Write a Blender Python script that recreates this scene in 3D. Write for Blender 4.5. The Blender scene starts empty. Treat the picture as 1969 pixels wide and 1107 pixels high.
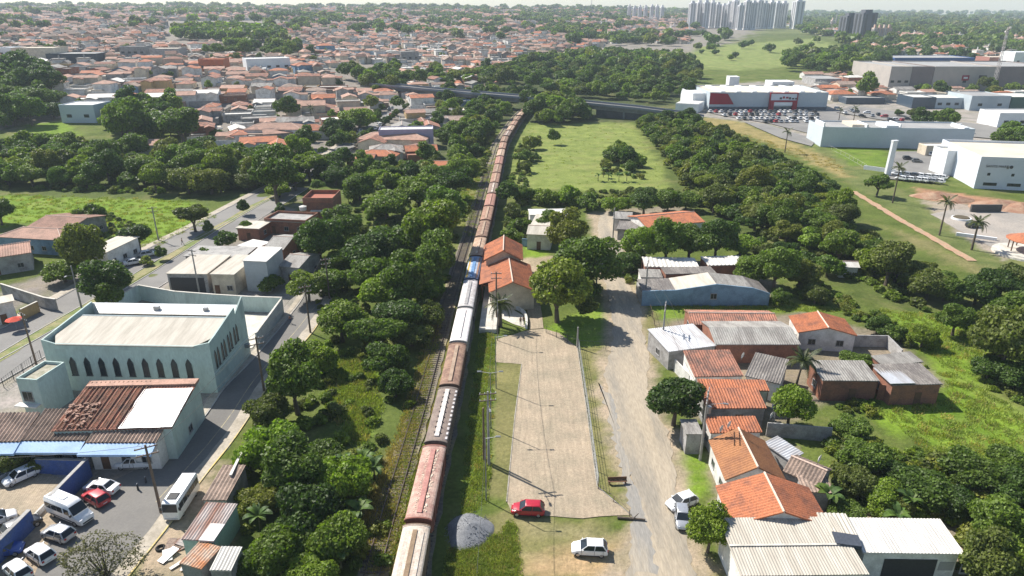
import bpy, math, random
import numpy as np
from mathutils import Vector, Matrix

R = math.radians
random.seed(7)
sc = bpy.context.scene
COL = sc.collection

# ---------------------------------------------------------------- camera, sky, sun, exposure
F_PX, CX, CY, PITCH, CAM_H = 1313.0, 984.5, 553.5, R(22.0), 55.0
cam_d = bpy.data.cameras.new('camera')
cam_d.sensor_width = 36.0
cam_d.lens = F_PX / 1969.0 * 36.0
cam_d.clip_start, cam_d.clip_end = 1.0, 40000.0
cam = bpy.data.objects.new('camera', cam_d)
cam.location = (0, 0, CAM_H)
cam.rotation_euler = (R(90) - PITCH, 0, 0)
COL.objects.link(cam)
sc.camera = cam

SUN_EL = R(46)
SUN_TO = Vector((-0.79, 0.61, 0)).normalized()          # compass direction towards the sun
world = bpy.data.worlds.new('World')
sc.world = world
world.use_nodes = True
wn = world.node_tree.nodes
sky = wn.new('ShaderNodeTexSky')
sky.sky_type = 'NISHITA'
sky.sun_disc = False
sky.sun_elevation = SUN_EL
sky.sun_rotation = math.atan2(SUN_TO.x, SUN_TO.y)
sky.air_density, sky.dust_density, sky.ozone_density = 1.0, 0.5, 1.0
world.node_tree.links.new(sky.outputs[0], wn['Background'].inputs[0])
wn['Background'].inputs[1].default_value = 0.088
sun_d = bpy.data.lights.new('sun', 'SUN')
sun_d.energy = 5.0
sun_d.angle = R(0.5)
sun_d.color = (1.0, 0.95, 0.87)
sun = bpy.data.objects.new('sun', sun_d)
sun.rotation_euler = Vector((-SUN_TO.x * math.cos(SUN_EL), -SUN_TO.y * math.cos(SUN_EL), -math.sin(SUN_EL))).to_track_quat('-Z', 'Y').to_euler()
sun.location = (-60, 60, 200)
COL.objects.link(sun)
sc.view_settings.view_transform = 'Standard'
sc.view_settings.look = 'None'
sc.view_settings.exposure = 0.7
sc.view_settings.gamma = 1.0
sc.view_settings.use_curve_mapping = False
sc.cycles.max_bounces = 8
sc.cycles.volume_bounces = 4
sc.cycles.transparent_max_bounces = 8

# ---------------------------------------------------------------- terrain and survey
YS = np.array([0, 260, 350, 450, 600, 800, 1200, 1900, 2600, 4000, 12000.])
US = np.array([-0.8, -0.35, -0.05, 0.15, 0.32, 0.8])
EL = np.array([[0, 0, 6, 17, 25, 31, 42, 58, 73, 62, 56],
               [0, 0, 6, 15, 22, 28, 40, 57, 70, 62, 56],
               [0, 0, 1, 4, 9, 16, 28, 49, 64, 60, 56],
               [0, 0, 1, 3, 6, 12, 24, 45, 61, 57, 56],
               [0, 0, 1, 3, 8, 14, 22, 29, 36, 42, 58],
               [0, 0, 1, 4, 8, 13, 19, 24, 30, 40, 56.]])


def elev(x, y):
    x = np.asarray(x, float); y = np.maximum(np.asarray(y, float), 1e-3)
    u = np.clip(x / y, US[0], US[-1])
    rows = np.array([np.interp(y, YS, e) for e in EL])
    i = np.clip(np.searchsorted(US, u, 'right') - 1, 0, len(US) - 2)
    t = (u - US[i]) / (US[i + 1] - US[i])
    if rows.ndim == 1:
        return float(rows[i] * (1 - t) + rows[i + 1] * t)
    k = np.arange(rows.shape[1])
    return rows[i, k] * (1 - t) + rows[i + 1, k] * t


def G(px, py, z=0.0):
    """Surveyed point of the photograph at height z above the datum."""
    v = (py - CY) / F_PX
    d = (CAM_H - z) / (math.sin(PITCH) + v * math.cos(PITCH))
    return Vector(((px - CX) / F_PX * d, d * (math.cos(PITCH) - v * math.sin(PITCH)), z))


def T(px, py, up=0.0):
    """Surveyed point at height up above the terrain."""
    v = (py - CY) / F_PX
    sl = (math.sin(PITCH) + v * math.cos(PITCH)) / (math.cos(PITCH) - v * math.sin(PITCH))
    ux = (px - CX) / F_PX / (math.cos(PITCH) - v * math.sin(PITCH))
    y = np.concatenate([np.arange(40, 700, 1.0), np.arange(700, 9000, 8.0)])
    h = CAM_H - sl * y - (elev(ux * y, y) + up)
    k = np.nonzero(h < 0)[0]
    if len(k) == 0:
        yy = 2600.0
    else:
        k = k[0]
        yy = y[k] if k == 0 else y[k - 1] + (y[k] - y[k - 1]) * h[k - 1] / (h[k - 1] - h[k])
    return Vector((ux * yy, yy, elev(ux * yy, yy) + up))


def inside(poly, x, y):
    """vectorised point in polygon"""
    x = np.asarray(x); y = np.asarray(y)
    c = np.zeros(x.shape, bool)
    n = len(poly)
    for i in range(n):
        x0, y0 = poly[i][0], poly[i][1]; x1, y1 = poly[(i + 1) % n][0], poly[(i + 1) % n][1]
        if y0 == y1:
            continue
        c ^= ((y0 > y) != (y1 > y)) & (x < (x1 - x0) * (y - y0) / (y1 - y0) + x0)
    return c


def edge_dist(poly, x, y):
    d = np.full(x.shape, 1e9)
    n = len(poly)
    for i in range(n):
        ax, ay = poly[i][0], poly[i][1]; bx, by = poly[(i + 1) % n][0], poly[(i + 1) % n][1]
        ex, ey = bx - ax, by - ay
        t = np.clip(((x - ax) * ex + (y - ay) * ey) / max(ex * ex + ey * ey, 1e-9), 0, 1)
        d = np.minimum(d, np.hypot(x - ax - t * ex, y - ay - t * ey))
    return d


def vnoise(x, y, s, seed=0):
    """smooth value noise 0..1 with cell size s"""
    x = np.asarray(x, float) / s; y = np.asarray(y, float) / s
    ix = np.floor(x).astype(np.int64); iy = np.floor(y).astype(np.int64)
    fx = x - ix; fy = y - iy
    fx = fx * fx * (3 - 2 * fx); fy = fy * fy * (3 - 2 * fy)

    def h(a, b):
        n = (a * 374761393 + b * 668265263 + seed * 974711) & 0x7fffffff
        n = ((n ^ (n >> 13)) * 1274126177) & 0x7fffffff
        return ((n ^ (n >> 16)) & 0xffff) / 65535.0
    return (h(ix, iy) * (1 - fx) + h(ix + 1, iy) * fx) * (1 - fy) + (h(ix, iy + 1) * (1 - fx) + h(ix + 1, iy + 1) * fx) * fy


# ---------------------------------------------------------------- materials
def newmat(name):
    m = bpy.data.materials.new(name)
    m.use_nodes = True
    nt = m.node_tree
    return m, nt, nt.nodes['Principled BSDF']


def N(nt, t, **kw):
    n = nt.nodes.new(t)
    for k, v in kw.items():
        setattr(n, k, v)
    return n


def rgb(c):
    return (c[0], c[1], c[2], 1.0)


def mixc(nt, fac, a, b, mode='MIX'):
    n = N(nt, 'ShaderNodeMix', data_type='RGBA', blend_type=mode)
    for sock, v in ((n.inputs[0], fac), (n.inputs[6], a), (n.inputs[7], b)):
        if isinstance(v, bpy.types.NodeSocket):
            nt.links.new(v, sock)
        elif isinstance(v, (int, float)):
            sock.default_value = v
        else:
            sock.default_value = rgb(v)
    return n.outputs[2]


def noise(nt, vec, scale, detail=4.0, rough=0.6):
    n = N(nt, 'ShaderNodeTexNoise')
    n.inputs['Scale'].default_value = scale
    n.inputs['Detail'].default_value = detail
    n.inputs['Roughness'].default_value = rough
    if vec is not None:
        nt.links.new(vec, n.inputs['Vector'])
    return n.outputs['Fac']


def ramp(nt, fac, stops):
    r = N(nt, 'ShaderNodeValToRGB')
    e = r.color_ramp.elements
    while len(e) < len(stops):
        e.new(0.5)
    for i, (p, c) in enumerate(stops):
        e[i].position = p
        e[i].color = rgb(c) if not isinstance(c, (int, float)) else (c, c, c, 1)
    nt.links.new(fac, r.inputs[0])
    return r.outputs[0]


def bump(nt, p, h, strength=0.3, dist=0.05):
    b = N(nt, 'ShaderNodeBump')
    b.inputs['Strength'].default_value = strength
    b.inputs['Distance'].default_value = dist
    nt.links.new(h, b.inputs['Height'])
    nt.links.new(b.outputs[0], p.inputs['Normal'])


MATS = {}


def surf(name, c, c2=None, scale=0.6, fine=6.0, var=0.25, rough=0.85, metal=0.0, rnd=0.0, lo=0.42, hi=0.62, bmp=0.25, stretch=None, geo=False, spec=0.3):
    """weathered surface: base colour, patches of a second colour, fine grain, optional change from object to object"""
    if name in MATS:
        return MATS[name]
    m, nt, p = newmat(name)
    if geo:
        vec = N(nt, 'ShaderNodeNewGeometry').outputs['Position']
    else:
        vec = N(nt, 'ShaderNodeTexCoord').outputs['Object']
    oi = N(nt, 'ShaderNodeObjectInfo')
    if not geo:
        ad = N(nt, 'ShaderNodeVectorMath', operation='ADD')
        cmb = N(nt, 'ShaderNodeMath', operation='MULTIPLY')
        nt.links.new(oi.outputs['Random'], cmb.inputs[0]); cmb.inputs[1].default_value = 137.0
        nt.links.new(vec, ad.inputs[0]); nt.links.new(cmb.outputs[0], ad.inputs[1])
        vec = ad.outputs[0]
    if stretch:
        mp = N(nt, 'ShaderNodeMapping')
        mp.inputs['Scale'].default_value = stretch
        nt.links.new(vec, mp.inputs['Vector']); vec = mp.outputs[0]
    col = c
    if c2 is not None:
        f = ramp(nt, noise(nt, vec, scale, 5, 0.65), [(lo, 0.0), (hi, 1.0)])
        col = mixc(nt, f, c, c2)
    nf = noise(nt, vec, fine, 4, 0.7)
    g = ramp(nt, nf, [(0.3, 1 - var), (0.7, 1 + var)])
    col = mixc(nt, 1.0, col, g, 'MULTIPLY')
    if rnd > 0:
        r = ramp(nt, oi.outputs['Random'], [(0.0, 1 - rnd), (1.0, 1 + rnd)])
        col = mixc(nt, 1.0, col, r, 'MULTIPLY')
    nt.links.new(col, p.inputs['Base Color'])
    p.inputs['Roughness'].default_value = rough
    p.inputs['Metallic'].default_value = metal
    p.inputs['Specular IOR Level'].default_value = spec
    if bmp:
        bump(nt, p, nf, bmp, 0.06)
    MATS[name] = m
    return m


def leafmat(name, dark, light, tint=0.35):
    if name in MATS:
        return MATS[name]
    m, nt, p = newmat(name)
    oi = N(nt, 'ShaderNodeObjectInfo')
    geo = N(nt, 'ShaderNodeNewGeometry')
    c = mixc(nt, noise(nt, geo.outputs['Position'], 0.55, 3, 0.6), dark, light)
    r = ramp(nt, oi.outputs['Random'], [(0.0, (1 - tint, 1 - tint * 0.9, 1 - tint)), (0.45, (1.0, 1.0, 1.0)), (0.75, (1.3, 1.15, 0.75)), (1.0, (1.1 + tint, 1.1 + tint, 1.0))])
    c = mixc(nt, 1.0, c, r, 'MULTIPLY')
    c = mixc(nt, 1.0, c, ramp(nt, geo.outputs['Random Per Island'], [(0.0, 0.6), (1.0, 1.4)]), 'MULTIPLY')
    nt.links.new(c, p.inputs['Base Color'])
    p.inputs['Roughness'].default_value = 0.55
    p.inputs['Specular IOR Level'].default_value = 0.35
    tr = N(nt, 'ShaderNodeBsdfTranslucent')
    nt.links.new(mixc(nt, 1.0, c, (1.1, 1.25, 0.5), 'MULTIPLY'), tr.inputs[0])
    mx = N(nt, 'ShaderNodeMixShader')
    mx.inputs[0].default_value = 0.4
    nt.links.new(p.outputs[0], mx.inputs[1]); nt.links.new(tr.outputs[0], mx.inputs[2])
    nt.links.new(mx.outputs[0], nt.nodes['Material Output'].inputs['Surface'])
    MATS[name] = m
    return m


def paint(name, c, rough=0.35, metal=0.0, coat=0.5):
    if name in MATS:
        return MATS[name]
    m, nt, p = newmat(name)
    vec = N(nt, 'ShaderNodeTexCoord').outputs['Object']
    f = ramp(nt, noise(nt, vec, 3.0, 5), [(0.35, 0.88), (0.7, 1.05)])
    nt.links.new(mixc(nt, 1.0, c, f, 'MULTIPLY'), p.inputs['Base Color'])
    p.inputs['Roughness'].default_value = rough
    p.inputs['Metallic'].default_value = metal
    p.inputs['Coat Weight'].default_value = coat
    p.inputs['Coat Roughness'].default_value = 0.08
    MATS[name] = m
    return m


def glassmat(name, c=(0.012, 0.016, 0.02), rough=0.2):
    if name in MATS:
        return MATS[name]
    m, nt, p = newmat(name)
    vec = N(nt, 'ShaderNodeTexCoord').outputs['Object']
    nt.links.new(mixc(nt, noise(nt, vec, 1.5), c, tuple(2.2 * a for a in c)), p.inputs['Base Color'])
    p.inputs['Roughness'].default_value = rough
    p.inputs['Specular IOR Level'].default_value = 0.4
    MATS[name] = m
    return m


TILE_O = surf('roof_tile_orange', (0.42, 0.16, 0.085), (0.26, 0.11, 0.07), 0.5, 5, 0.38, rnd=0.15)
TILE_N = surf('roof_tile_new', (0.43, 0.155, 0.075), (0.25, 0.105, 0.065), 0.55, 6, 0.42, lo=0.46, hi=0.66, rnd=0.08)
TILE_W = surf('roof_tile_weathered', (0.33, 0.15, 0.10), (0.15, 0.09, 0.07), 0.7, 5, 0.45, rnd=0.2)
TILE_P = surf('roof_tile_pale', (0.42, 0.25, 0.185), (0.29, 0.18, 0.135), 0.5, 5, 0.3, rnd=0.15)
TILE_B = surf('roof_tile_brown', (0.32, 0.235, 0.185), (0.20, 0.15, 0.12), 0.6, 5, 0.4, rnd=0.2)
SHEET_G = surf('roof_sheet_grey', (0.30, 0.285, 0.26), (0.19, 0.175, 0.16), 0.45, 4, 0.3, rnd=0.15, stretch=(1.6, 0.35, 1))
SHEET_D = surf('roof_sheet_dark', (0.14, 0.125, 0.115), (0.22, 0.20, 0.18), 0.5, 4, 0.35, rnd=0.1, stretch=(1.6, 0.35, 1))
SHEET_L = surf('roof_sheet_cream', (0.53, 0.485, 0.41), (0.42, 0.38, 0.315), 0.5, 4, 0.14, rnd=0.06, stretch=(2.2, 0.25, 1))
SHEET_W = surf('roof_sheet_white', (0.66, 0.635, 0.585), (0.54, 0.51, 0.46), 0.45, 4, 0.12, rough=0.6, rnd=0.05, stretch=(2.0, 0.4, 1))
SHEET_Z = surf('roof_sheet_zinc', (0.50, 0.51, 0.53), (0.36, 0.34, 0.33), 0.5, 4, 0.2, rough=0.5, metal=0.2, stretch=(1.6, 0.35, 1))
SHEET_R = surf('roof_sheet_rusty', (0.42, 0.37, 0.345), (0.26, 0.13, 0.09), 0.5, 4, 0.35, stretch=(1.8, 0.3, 1))
RIDGE = surf('ridge_mortar', (0.62, 0.47, 0.38), None, 1, 6, 0.25)
W_WHITE = surf('wall_white', (0.72, 0.70, 0.66), (0.52, 0.50, 0.46), 0.5, 5, 0.12, rnd=0.12)
W_CREAM = surf('wall_cream', (0.60, 0.52, 0.40), (0.46, 0.39, 0.30), 0.5, 5, 0.15, rnd=0.15)
W_GREY = surf('wall_grey', (0.34, 0.33, 0.32), (0.22, 0.21, 0.20), 0.6, 5, 0.2, rnd=0.2)
W_BRICK = surf('wall_brick', (0.30, 0.135, 0.085), (0.21, 0.105, 0.075), 0.8, 5, 0.3, rnd=0.15)
W_BLUE = surf('wall_blue', (0.20, 0.31, 0.42), (0.14, 0.22, 0.30), 0.5, 5, 0.2)
W_TEAL = surf('wall_teal', (0.44, 0.535, 0.50), (0.30, 0.36, 0.34), 0.5, 4, 0.14, lo=0.5, hi=0.78, stretch=(1, 1, 0.35))
W_LILAC = surf('wall_lilac', (0.38, 0.35, 0.46), (0.33, 0.31, 0.41), 0.4, 4, 0.1)
W_OCHRE = surf('wall_ochre', (0.52, 0.36, 0.17), (0.42, 0.29, 0.15), 0.6, 5, 0.2)
W_DBLUE = surf('wall_dark_blue', (0.045, 0.09, 0.27), (0.07, 0.11, 0.24), 0.6, 5, 0.25)
W_TERRA = surf('wall_terracotta', (0.42, 0.13, 0.06), (0.34, 0.12, 0.07), 0.6, 5, 0.2)
CONC = surf('concrete', (0.38, 0.365, 0.34), (0.26, 0.25, 0.235), 0.5, 5, 0.2)
CONC_L = surf('concrete_pale', (0.58, 0.55, 0.49), (0.46, 0.43, 0.37), 0.5, 5, 0.18)
GLASS = glassmat('window_glass')
WFRAME = surf('window_frame', (0.35, 0.34, 0.33), None, 1, 8, 0.1)
WOODD = surf('door_wood', (0.16, 0.085, 0.05), (0.10, 0.06, 0.04), 1, 6, 0.2)
STEEL = surf('steel_grey', (0.30, 0.31, 0.32), (0.22, 0.22, 0.23), 1.0, 6, 0.15, rough=0.45, metal=0.5)
DARKM = surf('dark_metal', (0.045, 0.045, 0.05), None, 1, 6, 0.2, rough=0.5)
BARK = surf('bark', (0.13, 0.10, 0.075), (0.08, 0.065, 0.05), 2, 8, 0.3)
RUBBER = surf('tyre_rubber', (0.02, 0.02, 0.02), None, 1, 8, 0.2)
ASPH = surf('asphalt', (0.185, 0.175, 0.16), (0.15, 0.142, 0.132), 0.12, 3.0, 0.10, rough=0.9, geo=True, bmp=0.1)
ASPH_B = surf('asphalt_pale', (0.225, 0.215, 0.20), (0.18, 0.172, 0.162), 0.08, 3.0, 0.10, rough=0.9, geo=True, bmp=0.1)
PAVE = surf('pavement_pale', (0.42, 0.37, 0.30), (0.32, 0.28, 0.22), 0.3, 3.0, 0.2, geo=True)
KERB = surf('kerb_concrete', (0.45, 0.43, 0.40), (0.34, 0.32, 0.30), 0.5, 4, 0.2, geo=True)
DIRT = surf('dirt_road', (0.37, 0.31, 0.23), (0.26, 0.23, 0.185), 0.13, 2.2, 0.22, geo=True, stretch=(2.2, 0.3, 1))
LEAF_D = leafmat('leaf_deep_green', (0.040, 0.082, 0.014), (0.120, 0.190, 0.030))
LEAF_M = leafmat('leaf_mid_green', (0.068, 0.122, 0.017), (0.195, 0.27, 0.038))
LEAF_O = leafmat('leaf_olive_green', (0.080, 0.108, 0.020), (0.205, 0.235, 0.050))
LEAF_P = leafmat('leaf_palm', (0.05, 0.075, 0.028), (0.13, 0.15, 0.065), 0.15)
LEAF_G = leafmat('leaf_grey_twig', (0.10, 0.095, 0.06), (0.22, 0.20, 0.13), 0.1)
GRASS = leafmat('grass_blade', (0.16, 0.22, 0.03), (0.30, 0.35, 0.07), 0.1)
GRASS_D = leafmat('grass_dry', (0.26, 0.22, 0.075), (0.42, 0.33, 0.14), 0.1)


# ---------------------------------------------------------------- mesh and object helpers
class MB:
    def __init__(s):
        s.v, s.f, s.m = [], [], []

    def add(s, vs, fs, m=0):
        b = len(s.v)
        s.v += [tuple(a) for a in vs]
        s.f += [tuple(b + i for i in f) for f in fs]
        s.m += [m] * len(fs)
        return s

    def box(s, x0, y0, z0, x1, y1, z1, m=0):
        return s.add([(x0, y0, z0), (x1, y0, z0), (x1, y1, z0), (x0, y1, z0), (x0, y0, z1), (x1, y0, z1), (x1, y1, z1), (x0, y1, z1)],
                     [(0, 3, 2, 1), (4, 5, 6, 7), (0, 1, 5, 4), (1, 2, 6, 5), (2, 3, 7, 6), (3, 0, 4, 7)], m)

    def hexa(s, b, t, m=0):
        """closed block between a bottom ring and a top ring of equal length"""
        n = len(b)
        s.add(list(b) + list(t), [tuple(range(n - 1, -1, -1)), tuple(range(n, 2 * n))] + [(i, (i + 1) % n, n + (i + 1) % n, n + i) for i in range(n)], m)
        return s

    def rod(s, a, b, r0, r1=None, n=8, m=0, cap=True):
        a = Vector(a); b = Vector(b); r1 = r0 if r1 is None else r1
        d = (b - a).normalized()
        u = d.orthogonal().normalized(); w = d.cross(u)
        ring = lambda c, r: [c + (u * math.cos(2 * math.pi * i / n) + w * math.sin(2 * math.pi * i / n)) * r for i in range(n)]
        fs = [(i, (i + 1) % n, n + (i + 1) % n, n + i) for i in range(n)]
        if cap:
            fs += [tuple(range(n - 1, -1, -1)), tuple(range(n, 2 * n))]
        return s.add(ring(a, r0) + ring(b, r1), fs, m)

    def loft(s, rings, m=0, cap=True):
        n = len(rings[0]); k = len(rings)
        vs = [p for r in rings for p in r]
        fs = [(j * n + i, j * n + (i + 1) % n, (j + 1) * n + (i + 1) % n, (j + 1) * n + i) for j in range(k - 1) for i in range(n)]
        if cap:
            fs += [tuple(range(n - 1, -1, -1)), tuple(range((k - 1) * n, k * n))]
        return s.add(vs, fs, m)

    def mesh(s, name, mats):
        me = bpy.data.meshes.new(name)
        me.from_pydata(s.v, [], s.f)
        for m in (mats if isinstance(mats, (list, tuple)) else [mats]):
            me.materials.append(m)
        if any(s.m):
            me.polygons.foreach_set('material_index', s.m)
        me.update()
        return me

    def build(s, name, mats, parent=None, loc=None, rz=0.0):
        return obj(name, s.mesh(name, mats), parent, loc, rz)


def obj(name, data, parent=None, loc=None, rz=0.0, scale=None):
    o = bpy.data.objects.new(name, data)
    if parent is not None:
        o.parent = parent
    if loc is not None:
        o.location = loc
    if rz:
        o.rotation_euler = (0, 0, rz)
    if scale is not None:
        o.scale = scale if isinstance(scale, (tuple, list, Vector)) else (scale,) * 3
    COL.objects.link(o)
    return o


def tag(o, label, cat, group=None):
    o['label'] = label
    o['category'] = cat
    if group:
        o['group'] = group
    return o


def thing(name, label, cat, loc=(0, 0, 0), rz=0.0, group=None, scale=None):
    return tag(obj(name, None, None, loc, rz, scale), label, cat, group)


def kind(o, k):
    o['kind'] = k
    return o


def copy_tree(src, loc, rz, label, group=None, scale=None):
    r = src.copy()
    COL.objects.link(r)
    r.location = loc
    r.rotation_euler = (0, 0, rz)
    if scale:
        r.scale = (scale,) * 3 if isinstance(scale, (int, float)) else scale
    r['label'] = label
    if group:
        r['group'] = group
    for ch in src.children:
        c = ch.copy(); COL.objects.link(c); c.parent = r
        for g in ch.children:
            d = g.copy(); COL.objects.link(d); d.parent = c
    return r


ORD = ['first', 'second', 'third', 'fourth', 'fifth', 'sixth', 'seventh', 'eighth', 'ninth', 'tenth', 'eleventh', 'twelfth', 'thirteenth',
       'fourteenth', 'fifteenth', 'sixteenth', 'seventeenth', 'eighteenth', 'nineteenth', 'twentieth']
ORD += ['twenty-' + a for a in ORD[:9]] + ['thirtieth'] + ['thirty-' + a for a in ORD[:9]] + ['fortieth'] + ['forty-' + a for a in ORD[:9]] + ['fiftieth'] + ['fifty-' + a for a in ORD[:9]] + ['sixtieth'] + ['sixty-' + a for a in ORD[:9]] + ['seventieth']


def scatter(name, label, pts, scales, rots, idx, protos, stuff='stuff'):
    """ONE stuff object: shared shapes set down on a cloud of points"""
    me = bpy.data.meshes.new(name)
    me.from_pydata([tuple(p) for p in pts], [], [])
    n = len(pts)
    a = me.attributes.new('sc', 'FLOAT_VECTOR', 'POINT')
    s = np.asarray(scales, float)
    if s.ndim == 1:
        s = np.stack([s, s, s], 1)
    a.data.foreach_set('vector', s.astype(np.float32).ravel())
    a = me.attributes.new('rz', 'FLOAT_VECTOR', 'POINT')
    r = np.zeros((n, 3), np.float32); r[:, 2] = rots
    a.data.foreach_set('vector', r.ravel())
    a = me.attributes.new('pick', 'INT', 'POINT')
    a.data.foreach_set('value', np.asarray(idx, np.int32))
    o = obj(name, me)
    o['kind'] = stuff
    o['label'] = label
    src = bpy.data.collections.new(name + '_shapes')
    for i, m in enumerate(protos):
        src.objects.link(bpy.data.objects.new('%s_shape_%02d' % (name, i), m))
    ng = bpy.data.node_groups.new(name, 'GeometryNodeTree')
    ng.interface.new_socket('Geometry', in_out='INPUT', socket_type='NodeSocketGeometry')
    ng.interface.new_socket('Geometry', in_out='OUTPUT', socket_type='NodeSocketGeometry')
    gi = ng.nodes.new('NodeGroupInput'); go = ng.nodes.new('NodeGroupOutput')
    ci = ng.nodes.new('GeometryNodeCollectionInfo')
    ci.inputs['Collection'].default_value = src
    ci.inputs['Separate Children'].default_value = True
    ci.inputs['Reset Children'].default_value = True
    ip = ng.nodes.new('GeometryNodeInstanceOnPoints')
    ip.inputs['Pick Instance'].default_value = True

    def attr(nm, t):
        q = ng.nodes.new('GeometryNodeInputNamedAttribute')
        q.data_type = t
        q.inputs['Name'].default_value = nm
        return q.outputs['Attribute']
    L = ng.links.new
    L(gi.outputs[0], ip.inputs['Points'])
    L(ci.outputs[0], ip.inputs['Instance'])
    L(attr('pick', 'INT'), ip.inputs['Instance Index'])
    er = ng.nodes.new('FunctionNodeEulerToRotation')
    L(attr('rz', 'FLOAT_VECTOR'), er.inputs[0])
    L(er.outputs[0], ip.inputs['Rotation'])
    L(attr('sc', 'FLOAT_VECTOR'), ip.inputs['Scale'])
    L(ip.outputs[0], go.inputs[0])
    md = o.modifiers.new('scatter', 'NODES')
    md.node_group = ng
    return o


# labels that single out: look + count outwards from a landmark
LANDMARKS = []


def landmark(phrase, p):
    LANDMARKS.append((phrase, p[0], p[1]))


def place_labels(items, noun):
    """items: [(look, x, y)] -> labels unique by look, landmark, side and count"""
    L = np.array([(a[1], a[2]) for a in LANDMARKS])
    bins = {}
    for i, (look, x, y) in enumerate(items):
        d = np.hypot(L[:, 0] - x, (L[:, 1] - y)) / (0.3 * np.hypot(x, y) + 20)
        k = int(np.argmin(d))
        side = 'beyond' if y >= L[k, 1] else 'this side of'
        bins.setdefault((look, k, side), []).append((float(np.hypot(L[k, 0] - x, L[k, 1] - y)), i))
    out = [None] * len(items)
    for (look, k, side), v in bins.items():
        v.sort()
        for j, (_d, i) in enumerate(v):
            if len(v) == 1:
                out[i] = '%s %s %s %s' % (look, noun, side, LANDMARKS[k][0])
            else:
                out[i] = '%s %s, %s such out %s %s' % (look, noun, ORD[min(j, len(ORD) - 1)], side, LANDMARKS[k][0])
    return out

# ================================================================ GROUND
def TP(pts):
    return [T(*p)[:2] if len(p) == 2 else (p[0], p[1]) for p in pts]


def WP(u, y):
    return (u * y, y, 0)


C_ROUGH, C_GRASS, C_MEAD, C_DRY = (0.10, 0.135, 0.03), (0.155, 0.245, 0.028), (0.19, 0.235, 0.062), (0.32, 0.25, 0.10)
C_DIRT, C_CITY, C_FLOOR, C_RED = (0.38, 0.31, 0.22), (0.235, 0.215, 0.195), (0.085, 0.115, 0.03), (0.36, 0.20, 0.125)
C_VERGE, C_PARK, C_FAR = (0.19, 0.185, 0.075), (0.30, 0.28, 0.255), (0.12, 0.145, 0.065)

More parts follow.
